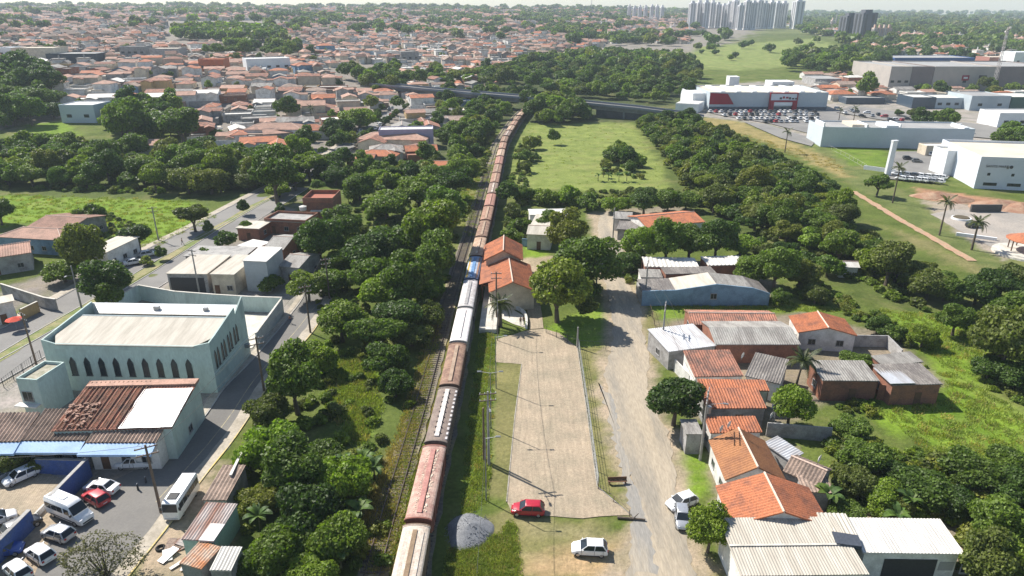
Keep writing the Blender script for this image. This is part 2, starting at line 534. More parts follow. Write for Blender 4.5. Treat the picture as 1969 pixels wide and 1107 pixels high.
COVER = [  # (outline, colour, softness in metres)
    ([(-40, 60), (-40, 260), (110, 232), (200, 215), (375, 235), (400, 295), (520, 310), (650, 315), (720, 290), (850, 300), (880, 200), (960, 170), (1000, 120), WP(0.0, 2500), WP(-1.2, 2500)], C_CITY, 12),
    ([WP(-0.05, 900), WP(0.12, 700), WP(0.28, 800), WP(0.34, 1400), WP(0.36, 2600), WP(-0.05, 2600)], C_CITY, 30),
    ([(1330, 165), (1600, 150), (2050, 130), (2050, 370), (1850, 300), (1600, 262), (1560, 282), (1430, 235), (1330, 222)], C_PARK, 4),
    ([(0, 372), (200, 378), (360, 385), (425, 420), (310, 472), (250, 480), (160, 425), (60, 430), (-40, 440)], C_GRASS, 3),
    ([(45, 238), (130, 233), (150, 262), (55, 275)], C_GRASS, 3),
    ([(1010, 240), (1210, 232), (1250, 255), (1310, 362), (1180, 368), (985, 362), (985, 300)], C_MEAD, 3),
    ([(1690, 595), (1870, 610), (1910, 760), (1990, 800), (1990, 905), (1800, 880), (1660, 790), (1640, 760), (1820, 760), (1800, 700)], C_GRASS, 3),
    ([(1500, 560), (1700, 590), (1700, 640), (1520, 605)], C_ROUGH, 3),
    ([(1400, 232), (1520, 288), (1640, 358), (1880, 518), (1990, 560), (1990, 470), (1860, 440), (1740, 365), (1600, 285), (1480, 240)], (0.125, 0.155, 0.05), 2),
    ([(1325, 222), (1420, 232), (1500, 264), (1590, 300), (1640, 338), (1618, 342), (1530, 296), (1440, 260), (1330, 238)], (0.27, 0.225, 0.095), 3),
    ([(1700, 440), (1860, 520), (1990, 580), (1900, 520), (1780, 460)], (0.20, 0.19, 0.08), 3),
    ([(1245, 585), (1500, 580), (1640, 598), (1520, 602), (1325, 598), (1275, 628)], C_GRASS, 1.5),
    ([(1300, 868), (1362, 868), (1372, 940), (1335, 958), (1302, 950)], C_GRASS, 1),
    ([(945, 700), (1003, 700), (1000, 790), (985, 850), (978, 960), (925, 960), (935, 800)], C_VERGE, 1),
    ([(1045, 632), (1150, 580), (1165, 600), (1165, 670), (1108, 668)], C_GRASS, 1.5),
    ([(1003, 470), (1050, 468), (1060, 498), (1010, 500)], C_GRASS, 1.5),
    ([(1000, 497), (1075, 490), (1080, 540), (1040, 590), (1010, 590)], C_DIRT, 1.5),
    ([(880, 990), (980, 985), (1190, 995), (1150, 1110), (860, 1110)], C_VERGE, 1.5),
    ([(865, 1060), (960, 1040), (950, 1120), (850, 1120)], C_ROUGH, 1.5),
    ([(1060, 1050), (1200, 1020), (1330, 1060), (1350, 1120), (1040, 1120)], (0.40, 0.29, 0.165), 4),
    ([(1000, 1000), (1200, 1005), (1180, 1040), (1010, 1045)], (0.25, 0.23, 0.12), 3),
    ([(1112, 670), (1160, 660), (1152, 760), (1185, 900), (1205, 985), (1150, 938), (1130, 800)], C_VERGE, 1.2),
    ([(1130, 408), (1200, 404), (1216, 500), (1226, 545), (1250, 590), (1256, 650), (1272, 700), (1266, 740), (1312, 850), (1320, 940), (1348, 1040), (1365, 1120), (1150, 1120), (1190, 1040), (1205, 985), (1184, 900), (1154, 790), (1142, 720), (1160, 660), (1164, 605), (1150, 560), (1142, 500)], (0.355, 0.295, 0.215), 1.6),
    ([(1240, 590), (1262, 600), (1275, 700), (1250, 700)], C_VERGE, 1),
    ([(945, 640), (950, 700), (935, 960), (925, 1000), (880, 1000), (905, 800), (925, 640)], (0.12, 0.18, 0.035), 0.8),
    ([(0, 560), (-60, 640), (150, 545), (260, 480), (320, 455), (290, 475), (200, 500), (80, 520)], C_CITY, 3),
    ([(320, 520), (600, 480), (640, 570), (560, 640), (480, 720), (400, 830), (330, 905), (60, 985), (-60, 1000), (-60, 700), (190, 580)], C_PARK, 2),
    ([(-60, 985), (120, 940), (330, 900), (380, 920), (300, 1040), (240, 1120), (-60, 1120)], (0.36, 0.30, 0.225), 1.5),
    ([(320, 905), (480, 880), (478, 960), (440, 1120), (240, 1120)], (0.34, 0.28, 0.20), 1.2),
    ([(425, 415), (520, 370), (660, 370), (600, 470), (560, 520), (330, 520)], C_CITY, 3),
    ([(1265, 620), (1540, 600), (1720, 640), (1810, 740), (1600, 770), (1480, 830), (1600, 930), (1700, 1000), (1860, 1000), (1860, 1110), (1400, 1110), (1350, 830), (1290, 690)], (0.24, 0.205, 0.155), 1.5),
    ([(1230, 500), (1480, 500), (1490, 575), (1240, 580)], (0.24, 0.21, 0.16), 1.5),
    ([(1170, 400), (1360, 395), (1370, 440), (1190, 445)], (0.24, 0.21, 0.16), 1.5),
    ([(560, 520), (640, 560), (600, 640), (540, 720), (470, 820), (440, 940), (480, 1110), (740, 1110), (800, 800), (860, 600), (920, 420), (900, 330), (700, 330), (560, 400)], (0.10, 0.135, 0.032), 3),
    ([(640, 690), (720, 680), (730, 790), (690, 860), (620, 780)], C_GRASS, 2),
    ([(790, 800), (850, 590), (880, 600), (800, 900), (740, 1110), (690, 1110), (740, 900)], (0.20, 0.17, 0.06), 1),
    ([(880, 380), (905, 330), (950, 260), (975, 262), (945, 330), (905, 480), (890, 480)], (0.17, 0.18, 0.055), 1.5),
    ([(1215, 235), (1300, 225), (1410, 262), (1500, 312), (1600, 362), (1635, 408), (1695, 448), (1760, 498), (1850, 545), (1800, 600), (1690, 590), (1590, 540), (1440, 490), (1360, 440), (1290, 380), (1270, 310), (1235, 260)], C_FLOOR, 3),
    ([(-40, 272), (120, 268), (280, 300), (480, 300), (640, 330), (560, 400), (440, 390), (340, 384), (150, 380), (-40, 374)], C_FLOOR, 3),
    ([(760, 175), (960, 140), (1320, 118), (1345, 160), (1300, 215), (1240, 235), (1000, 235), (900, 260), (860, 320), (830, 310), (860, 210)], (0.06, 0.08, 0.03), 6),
    ([(1325, 130), (1335, 92), (1480, 80), (1570, 74), (1640, 100), (1560, 125), (1420, 135)], (0.19, 0.235, 0.075), 10),
    ([(1760, 360), (1990, 392), (1990, 415), (1820, 395), (1770, 378)], C_RED, 1.5),
    ([(1775, 385), (1880, 395), (1990, 412), (1990, 480), (1930, 500), (1860, 460), (1810, 420)], (0.34, 0.295, 0.25), 1.5),
    ([(1590, 283), (1700, 286), (1712, 320), (1640, 318)], (0.13, 0.20, 0.03), 2),
]


def build_ground():
    y = [20.0]
    while y[-1] < 5200:
        y.append(y[-1] + max(0.5, y[-1] * (0.008 if y[-1] < 420 else 0.016)))
    y = np.array(y)
    u = np.arange(-1.3, 1.3001, 0.0065)
    nu, ny = len(u), len(y)
    X = (u[None, :] * (y[:, None] + 25)).ravel()
    Y = np.repeat(y, nu)
    Z = elev(X, Y)
    rough = vnoise(X, Y, 9, 3) - 0.5
    Zr = Z + rough * 0.12 * (Y > 45)
    col = np.empty((len(X), 3)); col[:] = C_ROUGH
    far = np.clip((Y - 900) / 600, 0, 1)[:, None]
    patch = (vnoise(X, Y, 190, 5) * 0.6 + vnoise(X, Y, 70, 6) * 0.4)[:, None]
    fc = np.where(patch > 0.55, np.array((0.15, 0.17, 0.075)), np.array((0.065, 0.085, 0.04)))
    col = col * (1 - far) + fc * far
    n1 = vnoise(X, Y, 3.0, 11) - 0.5
    n2 = vnoise(X, Y, 1.1, 12) - 0.5
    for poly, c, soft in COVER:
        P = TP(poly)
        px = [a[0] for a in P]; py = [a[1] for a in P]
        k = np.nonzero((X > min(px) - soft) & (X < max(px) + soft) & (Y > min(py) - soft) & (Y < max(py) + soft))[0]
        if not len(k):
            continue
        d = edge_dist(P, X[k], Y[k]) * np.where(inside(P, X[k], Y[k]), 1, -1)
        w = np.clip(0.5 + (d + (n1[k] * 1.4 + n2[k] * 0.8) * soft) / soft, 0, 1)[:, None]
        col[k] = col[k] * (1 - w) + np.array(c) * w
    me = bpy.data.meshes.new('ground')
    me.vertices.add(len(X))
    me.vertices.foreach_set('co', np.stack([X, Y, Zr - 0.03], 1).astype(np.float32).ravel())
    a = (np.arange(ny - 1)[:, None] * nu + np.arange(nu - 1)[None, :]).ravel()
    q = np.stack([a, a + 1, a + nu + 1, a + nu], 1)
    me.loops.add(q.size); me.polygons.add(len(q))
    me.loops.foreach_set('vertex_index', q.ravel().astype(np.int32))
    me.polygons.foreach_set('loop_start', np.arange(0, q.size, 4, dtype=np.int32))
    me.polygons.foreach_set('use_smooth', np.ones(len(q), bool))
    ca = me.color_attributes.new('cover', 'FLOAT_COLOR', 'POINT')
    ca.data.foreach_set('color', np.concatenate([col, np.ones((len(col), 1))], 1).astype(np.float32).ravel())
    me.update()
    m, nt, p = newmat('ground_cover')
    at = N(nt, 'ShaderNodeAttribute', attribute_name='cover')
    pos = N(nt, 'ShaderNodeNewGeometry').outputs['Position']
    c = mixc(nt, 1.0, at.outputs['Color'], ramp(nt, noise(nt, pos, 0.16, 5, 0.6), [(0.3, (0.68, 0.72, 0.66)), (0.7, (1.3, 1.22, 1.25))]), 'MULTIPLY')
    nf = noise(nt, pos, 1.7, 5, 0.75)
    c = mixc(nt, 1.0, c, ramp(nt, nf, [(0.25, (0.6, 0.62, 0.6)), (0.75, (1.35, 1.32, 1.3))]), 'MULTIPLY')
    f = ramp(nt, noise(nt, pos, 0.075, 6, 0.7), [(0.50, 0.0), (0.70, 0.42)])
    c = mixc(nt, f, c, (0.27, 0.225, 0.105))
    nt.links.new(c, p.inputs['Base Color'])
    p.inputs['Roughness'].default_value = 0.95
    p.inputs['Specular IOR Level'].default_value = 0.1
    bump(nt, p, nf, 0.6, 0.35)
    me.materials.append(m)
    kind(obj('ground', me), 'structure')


build_ground()


def resample(pts, step):
    out = []
    for a, b in zip(pts, pts[1:]):
        n = max(1, int(math.hypot(b[0] - a[0], b[1] - a[1]) / step))
        out += [(a[0] + (b[0] - a[0]) * i / n, a[1] + (b[1] - a[1]) * i / n) for i in range(n)]
    return out + [(pts[-1][0], pts[-1][1])]


def smooth(pts, it=2):
    for _ in range(it):
        pts = [pts[0]] + [((a[0] + 2 * b[0] + c[0]) / 4, (a[1] + 2 * b[1] + c[1]) / 4) for a, b, c in zip(pts, pts[1:], pts[2:])] + [pts[-1]]
    return pts


def normals2(pts):
    out = []
    for i in range(len(pts)):
        a = pts[max(i - 1, 0)]; b = pts[min(i + 1, len(pts) - 1)]
        dx, dy = b[0] - a[0], b[1] - a[1]
        l = math.hypot(dx, dy) or 1
        out.append((-dy / l, dx / l))
    return out


def lift(x, y):
    return elev(x, y) + (0.0 if y < 255 else min(0.35, (y - 255) * 0.004))


def strip_mesh(pts, o0, o1, z0, z1, wob=0.0, seed=1):
    """a band along pts between offsets o0 and o1 (left positive), from z0 to z1 (a sheet if z0 is None)"""
    nn = normals2(pts)
    mb = MB()
    rs = random.Random(seed)
    rows = []
    for (x, y), (nx, ny) in zip(pts, nn):
        e = lift(x, y)
        a = o0 + rs.uniform(-wob, wob); b = o1 + rs.uniform(-wob, wob)
        rows.append(((x + nx * a, y + ny * a), (x + nx * b, y + ny * b), e))
    n = len(rows)
    if z0 is None:
        vs = [(p[0], p[1], e + z1) for r in rows for p, e in ((r[0], r[2]), (r[1], r[2]))]
        fs = [(2 * i, 2 * i + 2, 2 * i + 3, 2 * i + 1) for i in range(n - 1)]
        if o1 > o0:
            pass
        else:
            fs = [f[::-1] for f in fs]
        mb.add(vs, fs)
    else:
        mb.loft([[(a[0], a[1], e + z0), (b[0], b[1], e + z0), (b[0], b[1], e + z1), (a[0], a[1], e + z1)] for a, b, e in rows])
    return mb


def sheet(name, poly, z, mat, step=1.2, jit=0.25, seed=3):
    rs = random.Random(seed)
    P = resample(list(poly) + [poly[0]], step)[:-1]
    P = [(x + rs.uniform(-jit, jit), y + rs.uniform(-jit, jit)) for x, y in P]
    o = MB().add([(x, y, z) for x, y in P], [tuple(range(len(P)))]).build(name, mat)
    if o.data.polygons[0].normal.z < 0:
        o.data.flip_normals()
    return kind(o, 'structure')


# --- the avenue: two carriageways, a grass median, kerbs
def road(name, px, w, z, mat, kerb=True, curb_w=0.18):
    pts = smooth(resample(TP(px), 3.0), 3)
    kind(strip_mesh(pts, -w / 2, w / 2, None, z).build(name, mat), 'structure')
    if kerb:
        for s in (-1, 1):
            a, b = sorted((s * w / 2, s * (w / 2 + curb_w)))
            kind(strip_mesh([p for p in pts if p[1] < 330], a, b, -0.05, 0.13).build('kerb', KERB), 'structure')
    return pts


ave_a = road('avenue_carriageway', [(-90, 708), (0, 655), (73, 614), (137, 580), (205, 540), (259, 507), (322, 474), (385, 442), (428, 418), (470, 395), (530, 363), (590, 332), (640, 302), (690, 265), (735, 230), (775, 200)], 7.2, 0.02, ASPH_B)
ave_b = road('avenue_carriageway', [(-110, 775), (0, 712), (60, 680), (120, 645), (190, 604), (260, 562), (320, 525), (372, 490), (420, 457), (470, 425), (520, 395), (575, 360)], 6.6, 0.02, ASPH_B)
med = smooth(resample(TP([(-90, 745), (40, 662), (98, 627), (160, 592), (225, 552), (290, 515), (345, 482), (385, 457), (440, 425), (480, 400), (530, 375)]), 3), 2)
kind(strip_mesh(med, -1.3, 1.3, None, 0.05, 0.25).build('median_grass', surf('median_turf', (0.13, 0.17, 0.04), (0.30, 0.25, 0.13), 0.15, 2.5, 0.3, geo=True)), 'structure')
for off, nm in ((5.3, 'pavement'),):
    kind(strip_mesh([p for p in ave_a if p[1] < 300], 3.9, 6.0, None, 0.10, 0.1).build(nm, PAVE), 'structure')

# --- the street past the church, widening into the lot
ST_L = [(60, 1120), (120, 985), (175, 945), (235, 915), (312, 882), (398, 800), (432, 745), (470, 710), (505, 672), (550, 618), (583, 575), (590, 556)]
ST_R = [(645, 560), (633, 590), (602, 640), (570, 675), (520, 735), (482, 800), (440, 862), (402, 905), (362, 960), (322, 1020), (286, 1060), (240, 1120)]
sheet('street', TP(ST_L + ST_R), 0.024, ASPH, 2.0, 0.12)
rt = smooth(resample(TP(ST_R), 2.0), 2)
kind(strip_mesh(rt, -1.9, -0.16, None, 0.11, 0.12).build('pavement', PAVE), 'structure')
YEL = surf('kerb_yellow', (0.62, 0.47, 0.16), (0.45, 0.40, 0.30), 0.35, 3, 0.2, geo=True)
kind(strip_mesh(rt, -0.16, 0.0, -0.03, 0.14).build('kerb', YEL), 'structure')
lf = smooth(resample(TP(ST_L[4:]), 2.0), 2)
kind(strip_mesh(lf, 0.0, 0.16, -0.03, 0.14).build('kerb', KERB), 'structure')
kind(strip_mesh(lf, 0.16, 1.4, None, 0.11, 0.1).build('pavement', PAVE), 'structure')
mid = smooth(resample(TP([(300, 965), (400, 855), (450, 790), (480, 740), (530, 680), (570, 635), (605, 590)]), 2.5), 2)
kind(strip_mesh(mid, -0.06, 0.06, None, 0.030, 0.02).build('centre_line', surf('worn_yellow_paint', (0.42, 0.36, 0.22), (0.24, 0.22, 0.18), 0.4, 3, 0.25, geo=True)), 'structure')

# --- dirt road, plaza and paths by the station
DR_L = [(1180, 1120), (1200, 1060), (1222, 1000), (1196, 900), (1166, 790), (1152, 720), (1168, 660), (1172, 605), (1160, 560), (1150, 500), (1143, 450), (1150, 408)]
DR_R = [(1182, 405), (1200, 450), (1206, 500), (1216, 545), (1240, 590), (1246, 650), (1260, 700), (1252, 740), (1302, 850), (1310, 940), (1338, 1040), (1355, 1120)]
_dl = smooth(resample(TP(DR_L), 1.2), 2); _dr = smooth(resample(TP(DR_R[::-1]), 1.2), 2)
_rs = random.Random(8)
_in = lambda a, s: [(x + nx * (s + _rs.uniform(-.35, .35)), y + ny * (s + _rs.uniform(-.35, .35))) for (x, y), (nx, ny) in zip(a, normals2(a))]
sheet('dirt_road', _in(_dl, -0.75) + _in(_dr, 0.75)[::-1], 0.015, DIRT, 0.5, 0.12)
GRAVEL = surf('gravel_track', (0.255, 0.24, 0.215), (0.34, 0.295, 0.23), 0.2, 2.5, 0.22, geo=True, stretch=(2.5, 0.25, 1))
sheet('gravel_track', TP([(1152, 735), (1180, 770), (1195, 860), (1245, 1000), (1262, 1100), (1215, 1100), (1213, 990), (1192, 895), (1166, 790)]), 0.021, GRAVEL, 0.7, 0.4)
m, nt, p = newmat('plaza_pavers')
pos = N(nt, 'ShaderNodeNewGeometry').outputs['Position']
bk = N(nt, 'ShaderNodeTexBrick')
bk.inputs['Scale'].default_value = 2.2
bk.inputs['Mortar Size'].default_value = 0.035
bk.inputs['Color1'].default_value = (0.47, 0.385, 0.285, 1)
bk.inputs['Color2'].default_value = (0.36, 0.295, 0.22, 1)
bk.inputs['Mortar'].default_value = (0.20, 0.165, 0.10, 1)
nt.links.new(pos, bk.inputs['Vector'])
c = mixc(nt, 1.0, bk.outputs['Color'], ramp(nt, noise(nt, pos, 0.25, 5), [(0.3, (0.8, 0.82, 0.8)), (0.7, (1.18, 1.12, 1.1))]), 'MULTIPLY')
c = mixc(nt, ramp(nt, noise(nt, pos, 0.5, 5, 0.7), [(0.62, 0.0), (0.75, 0.55)]), c, (0.19, 0.19, 0.07))
mpp = N(nt, 'ShaderNodeMapping'); mpp.inputs['Scale'].default_value = (2.4, 0.16, 1); nt.links.new(pos, mpp.inputs['Vector'])
c = mixc(nt, 1.0, c, ramp(nt, noise(nt, mpp.outputs[0], 1.0, 4, 0.7), [(0.3, 0.8), (0.7, 1.16)]), 'MULTIPLY')
c = mixc(nt, 1.0, c, ramp(nt, noise(nt, pos, 2.2, 4, 0.8), [(0.3, 0.84), (0.7, 1.14)]), 'MULTIPLY')
nt.links.new(c, p.inputs['Base Color']); p.inputs['Roughness'].default_value = 0.9
bump(nt, p, bk.outputs['Fac'], -0.3, 0.03)
PLAZA = m
PZ = TP([(955, 652), (1018, 634), (1045, 632), (1075, 640), (1110, 668), (1128, 790), (1148, 935), (1213, 990), (1120, 996), (985, 987), (974, 965), (990, 800), (1003, 700), (952, 696)])
sheet('plaza_paving', PZ, 0.03, PLAZA, 1.5, 0.08)
sheet('station_path', TP([(1012, 583), (1040, 588), (1045, 631), (1018, 633)]), 0.034, PLAZA, 1.5, 0.03)
for a, b in (((1003, 700), (990, 800)), ((990, 800), (974, 965)), ((1110, 668), (1128, 790)), ((1128, 790), (1148, 935)), ((1148, 935), (1213, 990))):
    pts = resample(TP([a, b]), 2)
    kind(strip_mesh(pts, -0.07, 0.07, -0.02, 0.09).build('kerb', surf('kerb_worn', (0.34, 0.31, 0.265), (0.24, 0.215, 0.17), 0.8, 3, 0.25, geo=True)), 'structure')
sheet('yard_paving', TP([(-60, 905), (85, 905), (140, 930), (60, 1010), (-60, 1050)]), 0.03, PLAZA, 1.5, 0.1)

# --- footpath with ragged bricks along the wood, and the round square beyond
BPATH = surf('brick_path', (0.42, 0.25, 0.16), (0.36, 0.27, 0.17), 0.4, 2.5, 0.25, geo=True)
bp = smooth(resample(TP([(1640, 368), (1685, 395), (1740, 428), (1800, 462), (1870, 502)]), 2), 2)
kind(strip_mesh(bp, -1.1, 1.1, None, 0.13, 0.3).build('footpath', BPATH), 'structure')
sq = TP([(1790, 412), (1830, 402), (1990, 408), (1990, 498), (1935, 492), (1880, 462), (1830, 435)])
sheet('square_paving', sq, 0.05, surf('square_stone', (0.36, 0.315, 0.27), (0.28, 0.255, 0.225), 0.1, 2, 0.2, geo=True), 3, 0.3)
# car parks beyond the wood
def far_sheet(name, px, mat, up=0.3):
    P = TP(px)
    P = resample(P + [P[0]], 6.0)[:-1]
    c = (sum(p[0] for p in P) / len(P), sum(p[1] for p in P) / len(P))
    vs = [(c[0], c[1], elev(*c) + up)] + [(x, y, elev(x, y) + up) for x, y in P]
    fs = [(0, i + 1, (i + 1) % len(P) + 1) for i in range(len(P))]
    o = MB().add(vs, fs).build(name, mat)
    if sum(q.normal.z for q in o.data.polygons) < 0:
        o.data.flip_normals()
    return kind(o, 'structure')


far_sheet('car_park', [(1350, 214), (1600, 212), (1640, 235), (1560, 258), (1480, 238), (1385, 222)], ASPH_B)
far_sheet('car_park', [(1705, 318), (1720, 292), (1800, 292), (1850, 318), (1820, 345), (1790, 352), (1708, 345)], ASPH_B)
far_sheet('shop_road', [(1430, 235), (1475, 240), (1570, 270), (1560, 282), (1500, 266)], ASPH_B, 0.35)
far_sheet('shop_road', [(1600, 215), (1700, 232), (1850, 262), (1990, 275), (1990, 250), (1850, 236), (1700, 212), (1640, 204)], ASPH_B, 0.35)

# ================================================================ RAILWAY
TRK = [(-10.6, 20), (-10.5, 40), (-10.3, 55.3), (-10.1, 65), (-9.85, 72.5), (-9.3, 88), (-9.0, 103.4), (-8.7, 118), (-8.45, 131.8), (-8.1, 147), (-7.5, 163), (-6.6, 188), (-5.4, 231), (-4.4, 268), (-3.2, 300), (-1.0, 322), (2.2, 352), (7.0, 385), (15, 425)]
trk = smooth(resample(TRK, 2.0), 12)
trk2 = [(x + nx * 4.45, y + ny * 4.45) for (x, y), (nx, ny) in zip(trk, normals2(trk))]
BALL = surf('track_ballast', (0.16, 0.14, 0.115), (0.24, 0.205, 0.12), 0.25, 3.0, 0.35, geo=True, bmp=0.6)
RAIL = surf('rail_steel', (0.13, 0.10, 0.085), None, 1, 4, 0.2, rough=0.4, metal=0.6)
SLEEP = surf('sleeper_wood', (0.10, 0.08, 0.065), (0.15, 0.125, 0.10), 1, 4, 0.3)
for tr, lab in ((trk, 'railway track under the long freight train'), (trk2, 'empty overgrown railway track beside the freight train')):
    kind(strip_mesh(tr, -1.7, 1.7, -0.1, 0.12, 0.2).build('ballast_bed', BALL), 'structure')
    t = thing('railway_track', lab, 'railway track', group='railway tracks')
    for s in (-0.8, 0.8):
        strip_mesh(tr, s - 0.045, s + 0.045, 0.16, 0.36).build('rail', RAIL, t)
    mb = MB()
    for (x, y), (nx, ny) in zip(resample(tr, 0.65)[::1], normals2(resample(tr, 0.65))):
        if y > 260:
            break
        c, s = nx, ny
        mb.add([(x + c * a - s * b, y + s * a + c * b, z) for a, b, z in ((-1.3, -.12, .1), (1.3, -.12, .1), (1.3, .12, .1), (-1.3, .12, .1), (-1.3, -.12, .2), (1.3, -.12, .2), (1.3, .12, .2), (-1.3, .12, .2))],
               [(3, 2, 1, 0), (4, 5, 6, 7), (0, 1, 5, 4), (1, 2, 6, 5), (2, 3, 7, 6), (3, 0, 4, 7)])
    kind(mb.build('sleepers', SLEEP, t), 'stuff')

# --- the freight train
RUSTY = {}


def wag_mats(k):
    if k in RUSTY:
        return RUSTY[k]
    body, roof, roof2, hatch = {
        'red': ((0.23, 0.095, 0.07), (0.37, 0.215, 0.175), (0.50, 0.35, 0.28), (0.46, 0.225, 0.19)),
        'brown': ((0.15, 0.095, 0.07), (0.33, 0.21, 0.145), (0.20, 0.12, 0.09), (0.40, 0.29, 0.21)),
        'rust': ((0.20, 0.10, 0.07), (0.37, 0.22, 0.155), (0.24, 0.14, 0.10), (0.44, 0.31, 0.22)),
        'grey': ((0.17, 0.14, 0.12), (0.255, 0.20, 0.165), (0.19, 0.145, 0.125), (0.66, 0.60, 0.55)),
        'tan': ((0.20, 0.14, 0.10), (0.46, 0.375, 0.30), (0.54, 0.46, 0.38), (0.27, 0.19, 0.12)),
        'white': ((0.40, 0.38, 0.36), (0.74, 0.70, 0.68), (0.66, 0.58, 0.54), (0.72, 0.68, 0.66)),
        'silver': ((0.32, 0.31, 0.31), (0.56, 0.53, 0.52), (0.40, 0.37, 0.36), (0.36, 0.345, 0.34)),
        'blue': ((0.10, 0.15, 0.25), (0.42, 0.46, 0.52), (0.24, 0.33, 0.48), (0.14, 0.27, 0.48)),
    }[k]
    RUSTY[k] = [surf('wagon_body_' + k, body, tuple(a * 0.6 for a in body), 0.6, 4, 0.3, rnd=0.1),
                surf('wagon_roof_' + k, roof, roof2, 0.9, 5, 0.28, rnd=0.08, lo=0.4, hi=0.6),
                surf('wagon_hatch_' + k, hatch, tuple(a * 0.75 for a in hatch), 1.0, 5, 0.2),
                surf('wagon_end_' + k, tuple(a * 0.9 for a in body), None, 1, 4, 0.3)]
    return RUSTY[k]


YELP = surf('wagon_stripe_yellow', (0.60, 0.40, 0.08), (0.45, 0.30, 0.12), 1, 5, 0.25)
BIRD = surf('wagon_spill_pale', (0.66, 0.56, 0.44), (0.50, 0.36, 0.27), 2.2, 7, 0.35, lo=0.4, hi=0.6)
WL, WW = 13.6, 1.42


def make_wagon(k, label):
    """covered hopper wagon, long axis along local y"""
    body, roof, hatch, end = wag_mats(k)
    t = thing('hopper_wagon', label, 'train wagon', group='wagons of the long freight train')
    hl = WL / 2
    prof = lambda y, s, zb: [(-WW * s, y, 1.25 if zb else 1.9), (WW * s, y, 1.25 if zb else 1.9), (WW * s, y, 3.7), (-WW * s, y, 3.7)]
    mb = MB()
    mb.loft([prof(-hl + 0.25, 1, 0), prof(-hl + 1.7, 1, 1), prof(hl - 1.7, 1, 1), prof(hl - 0.25, 1, 0)])
    mb.box(-0.25, -hl, 0.85, 0.25, hl, 1.25)
    for y in (-3.6, 0, 3.6):                                          # discharge chutes
        mb.hexa([(-0.5, y - 0.6, 0.5), (0.5, y - 0.6, 0.5), (0.5, y + 0.6, 0.5), (-0.5, y + 0.6, 0.5)], [(-1.2, y - 1.5, 1.25), (1.2, y - 1.5, 1.25), (1.2, y + 1.5, 1.25), (-1.2, y + 1.5, 1.25)])
    mb.build('body', body, t)
    na = 10                                                           # arched roof with a rolled rim at both ends
    arch = lambda y, ex, dz=0: [((WW + ex) * math.cos(math.pi * (0.06 + 0.88 * i / na)) / math.cos(math.pi * 0.06), y, 3.72 + dz + 0.46 * math.sin(math.pi * (0.06 + 0.88 * i / na)) - 0.085) for i in range(na + 1)]
    rings = []
    for y in (-hl, -hl + 0.28, -hl + 0.30, hl - 0.30, hl - 0.28, hl):
        e = 0.10 if abs(y) > hl - 0.29 else 0.05
        dz = 0.05 if abs(y) > hl - 0.29 else 0.0
        rings.append(arch(y, e, dz) + [(-WW - e, y, 3.64), (WW + e, y, 3.64)])
    mb = MB().loft(rings)
    mb.m = [0] * len(mb.m)
    ro = mb.build('roof', [roof], t)
    for f in ro.data.polygons:
        f.use_smooth = abs(f.normal.y) < 0.5 and f.normal.z > 0.1
    for y in (-hl, hl):
        MB().loft([[(x * 1.004, yy, z + 0.012) for x, _y, z in arch(yy, 0.10, 0.05)] + [(-WW - 0.1, yy, 3.6), (WW + 0.1, yy, 3.6)] for yy in (y - 0.015 if y < 0 else y - 0.2, y + 0.2 if y < 0 else y + 0.015)]).build('end_rim', end, t)
    zt = 4.09
    if k == 'tan':
        MB().box(-0.24, -hl + 1.0, zt, 0.24, hl - 1.0, zt + 0.1).build('hatch', hatch, t)
        for s in (-1, 1):
            MB().box(s * 0.78 - 0.2, -hl + 1.2, 3.93, s * 0.78 + 0.2, hl - 1.2, 4.06).build('hatch_cover', surf('hatch_cover_dusty', (0.56, 0.49, 0.42), (0.44, 0.36, 0.29), 1.2, 6, 0.25), t)
    elif k == 'grey':
        MB().box(-0.30, -hl + 1.0, zt, 0.30, hl - 0.8, zt + 0.15).build('hatch', hatch, t)
        for i in range(9):
            y = -hl + 1.8 + i * 1.25
            for x in (-0.36, 0.36):
                MB().box(x - 0.1, y - 0.06, zt - 0.02, x + 0.1, y + 0.06, zt + 0.2).build('latch', DARKM, t)
        for i in range(12):
            y = -hl + 0.9 + i * 1.06
            MB().box(1.12, y - 0.28, 3.78, 1.40, y + 0.28, 3.98).build('side_latch', wag_mats('silver')[1], t)
    elif k == 'blue':
        MB().box(-0.34, -hl + 0.8, zt, 0.34, hl - 0.8, zt + 0.1).build('hatch', hatch, t)
        for s in (-1, 1):
            MB().box(s * 0.95 - 0.24, -hl + 0.6, 3.86, s * 0.95 + 0.24, hl - 0.6, 4.02).build('stripe_panel', YELP if s < 0 else wag_mats('rust')[1], t)
    else:
        MB().box(-0.26, -hl + 0.9, zt, 0.28, hl - 1.1, zt + 0.09).build('hatch', hatch, t)
        MB().box(0.28, -hl + 0.9, zt - 0.02, 0.34, hl - 1.1, zt + 0.13).build('hatch_hinge', end, t)
    if k == 'red':
        for x0, x1 in ((0.42, 0.72), (-0.66, -0.40)):
            rs = random.Random(int(x0 * 100))
            mb = MB()
            for i in range(60):
                y = -hl + 1.0 + rs.random() * (WL - 2.0); x = rs.uniform(x0, x1); r = rs.uniform(0.08, 0.2) * (1 if x0 > 0 else 0.6)
                zz = 3.72 + 0.46 * math.sqrt(max(0, 1 - (x / 1.5) ** 2)) - 0.085
                mb.hexa([(x + r * math.cos(a), y + r * 1.5 * math.sin(a), zz - 0.05) for a in np.linspace(0, 5.2, 6)], [(x + 0.6 * r * math.cos(a), y + r * 0.9 * math.sin(a), zz + 0.05) for a in np.linspace(0, 5.2, 6)])
            kind(mb.build('grain_spill', BIRD, t), 'stuff')
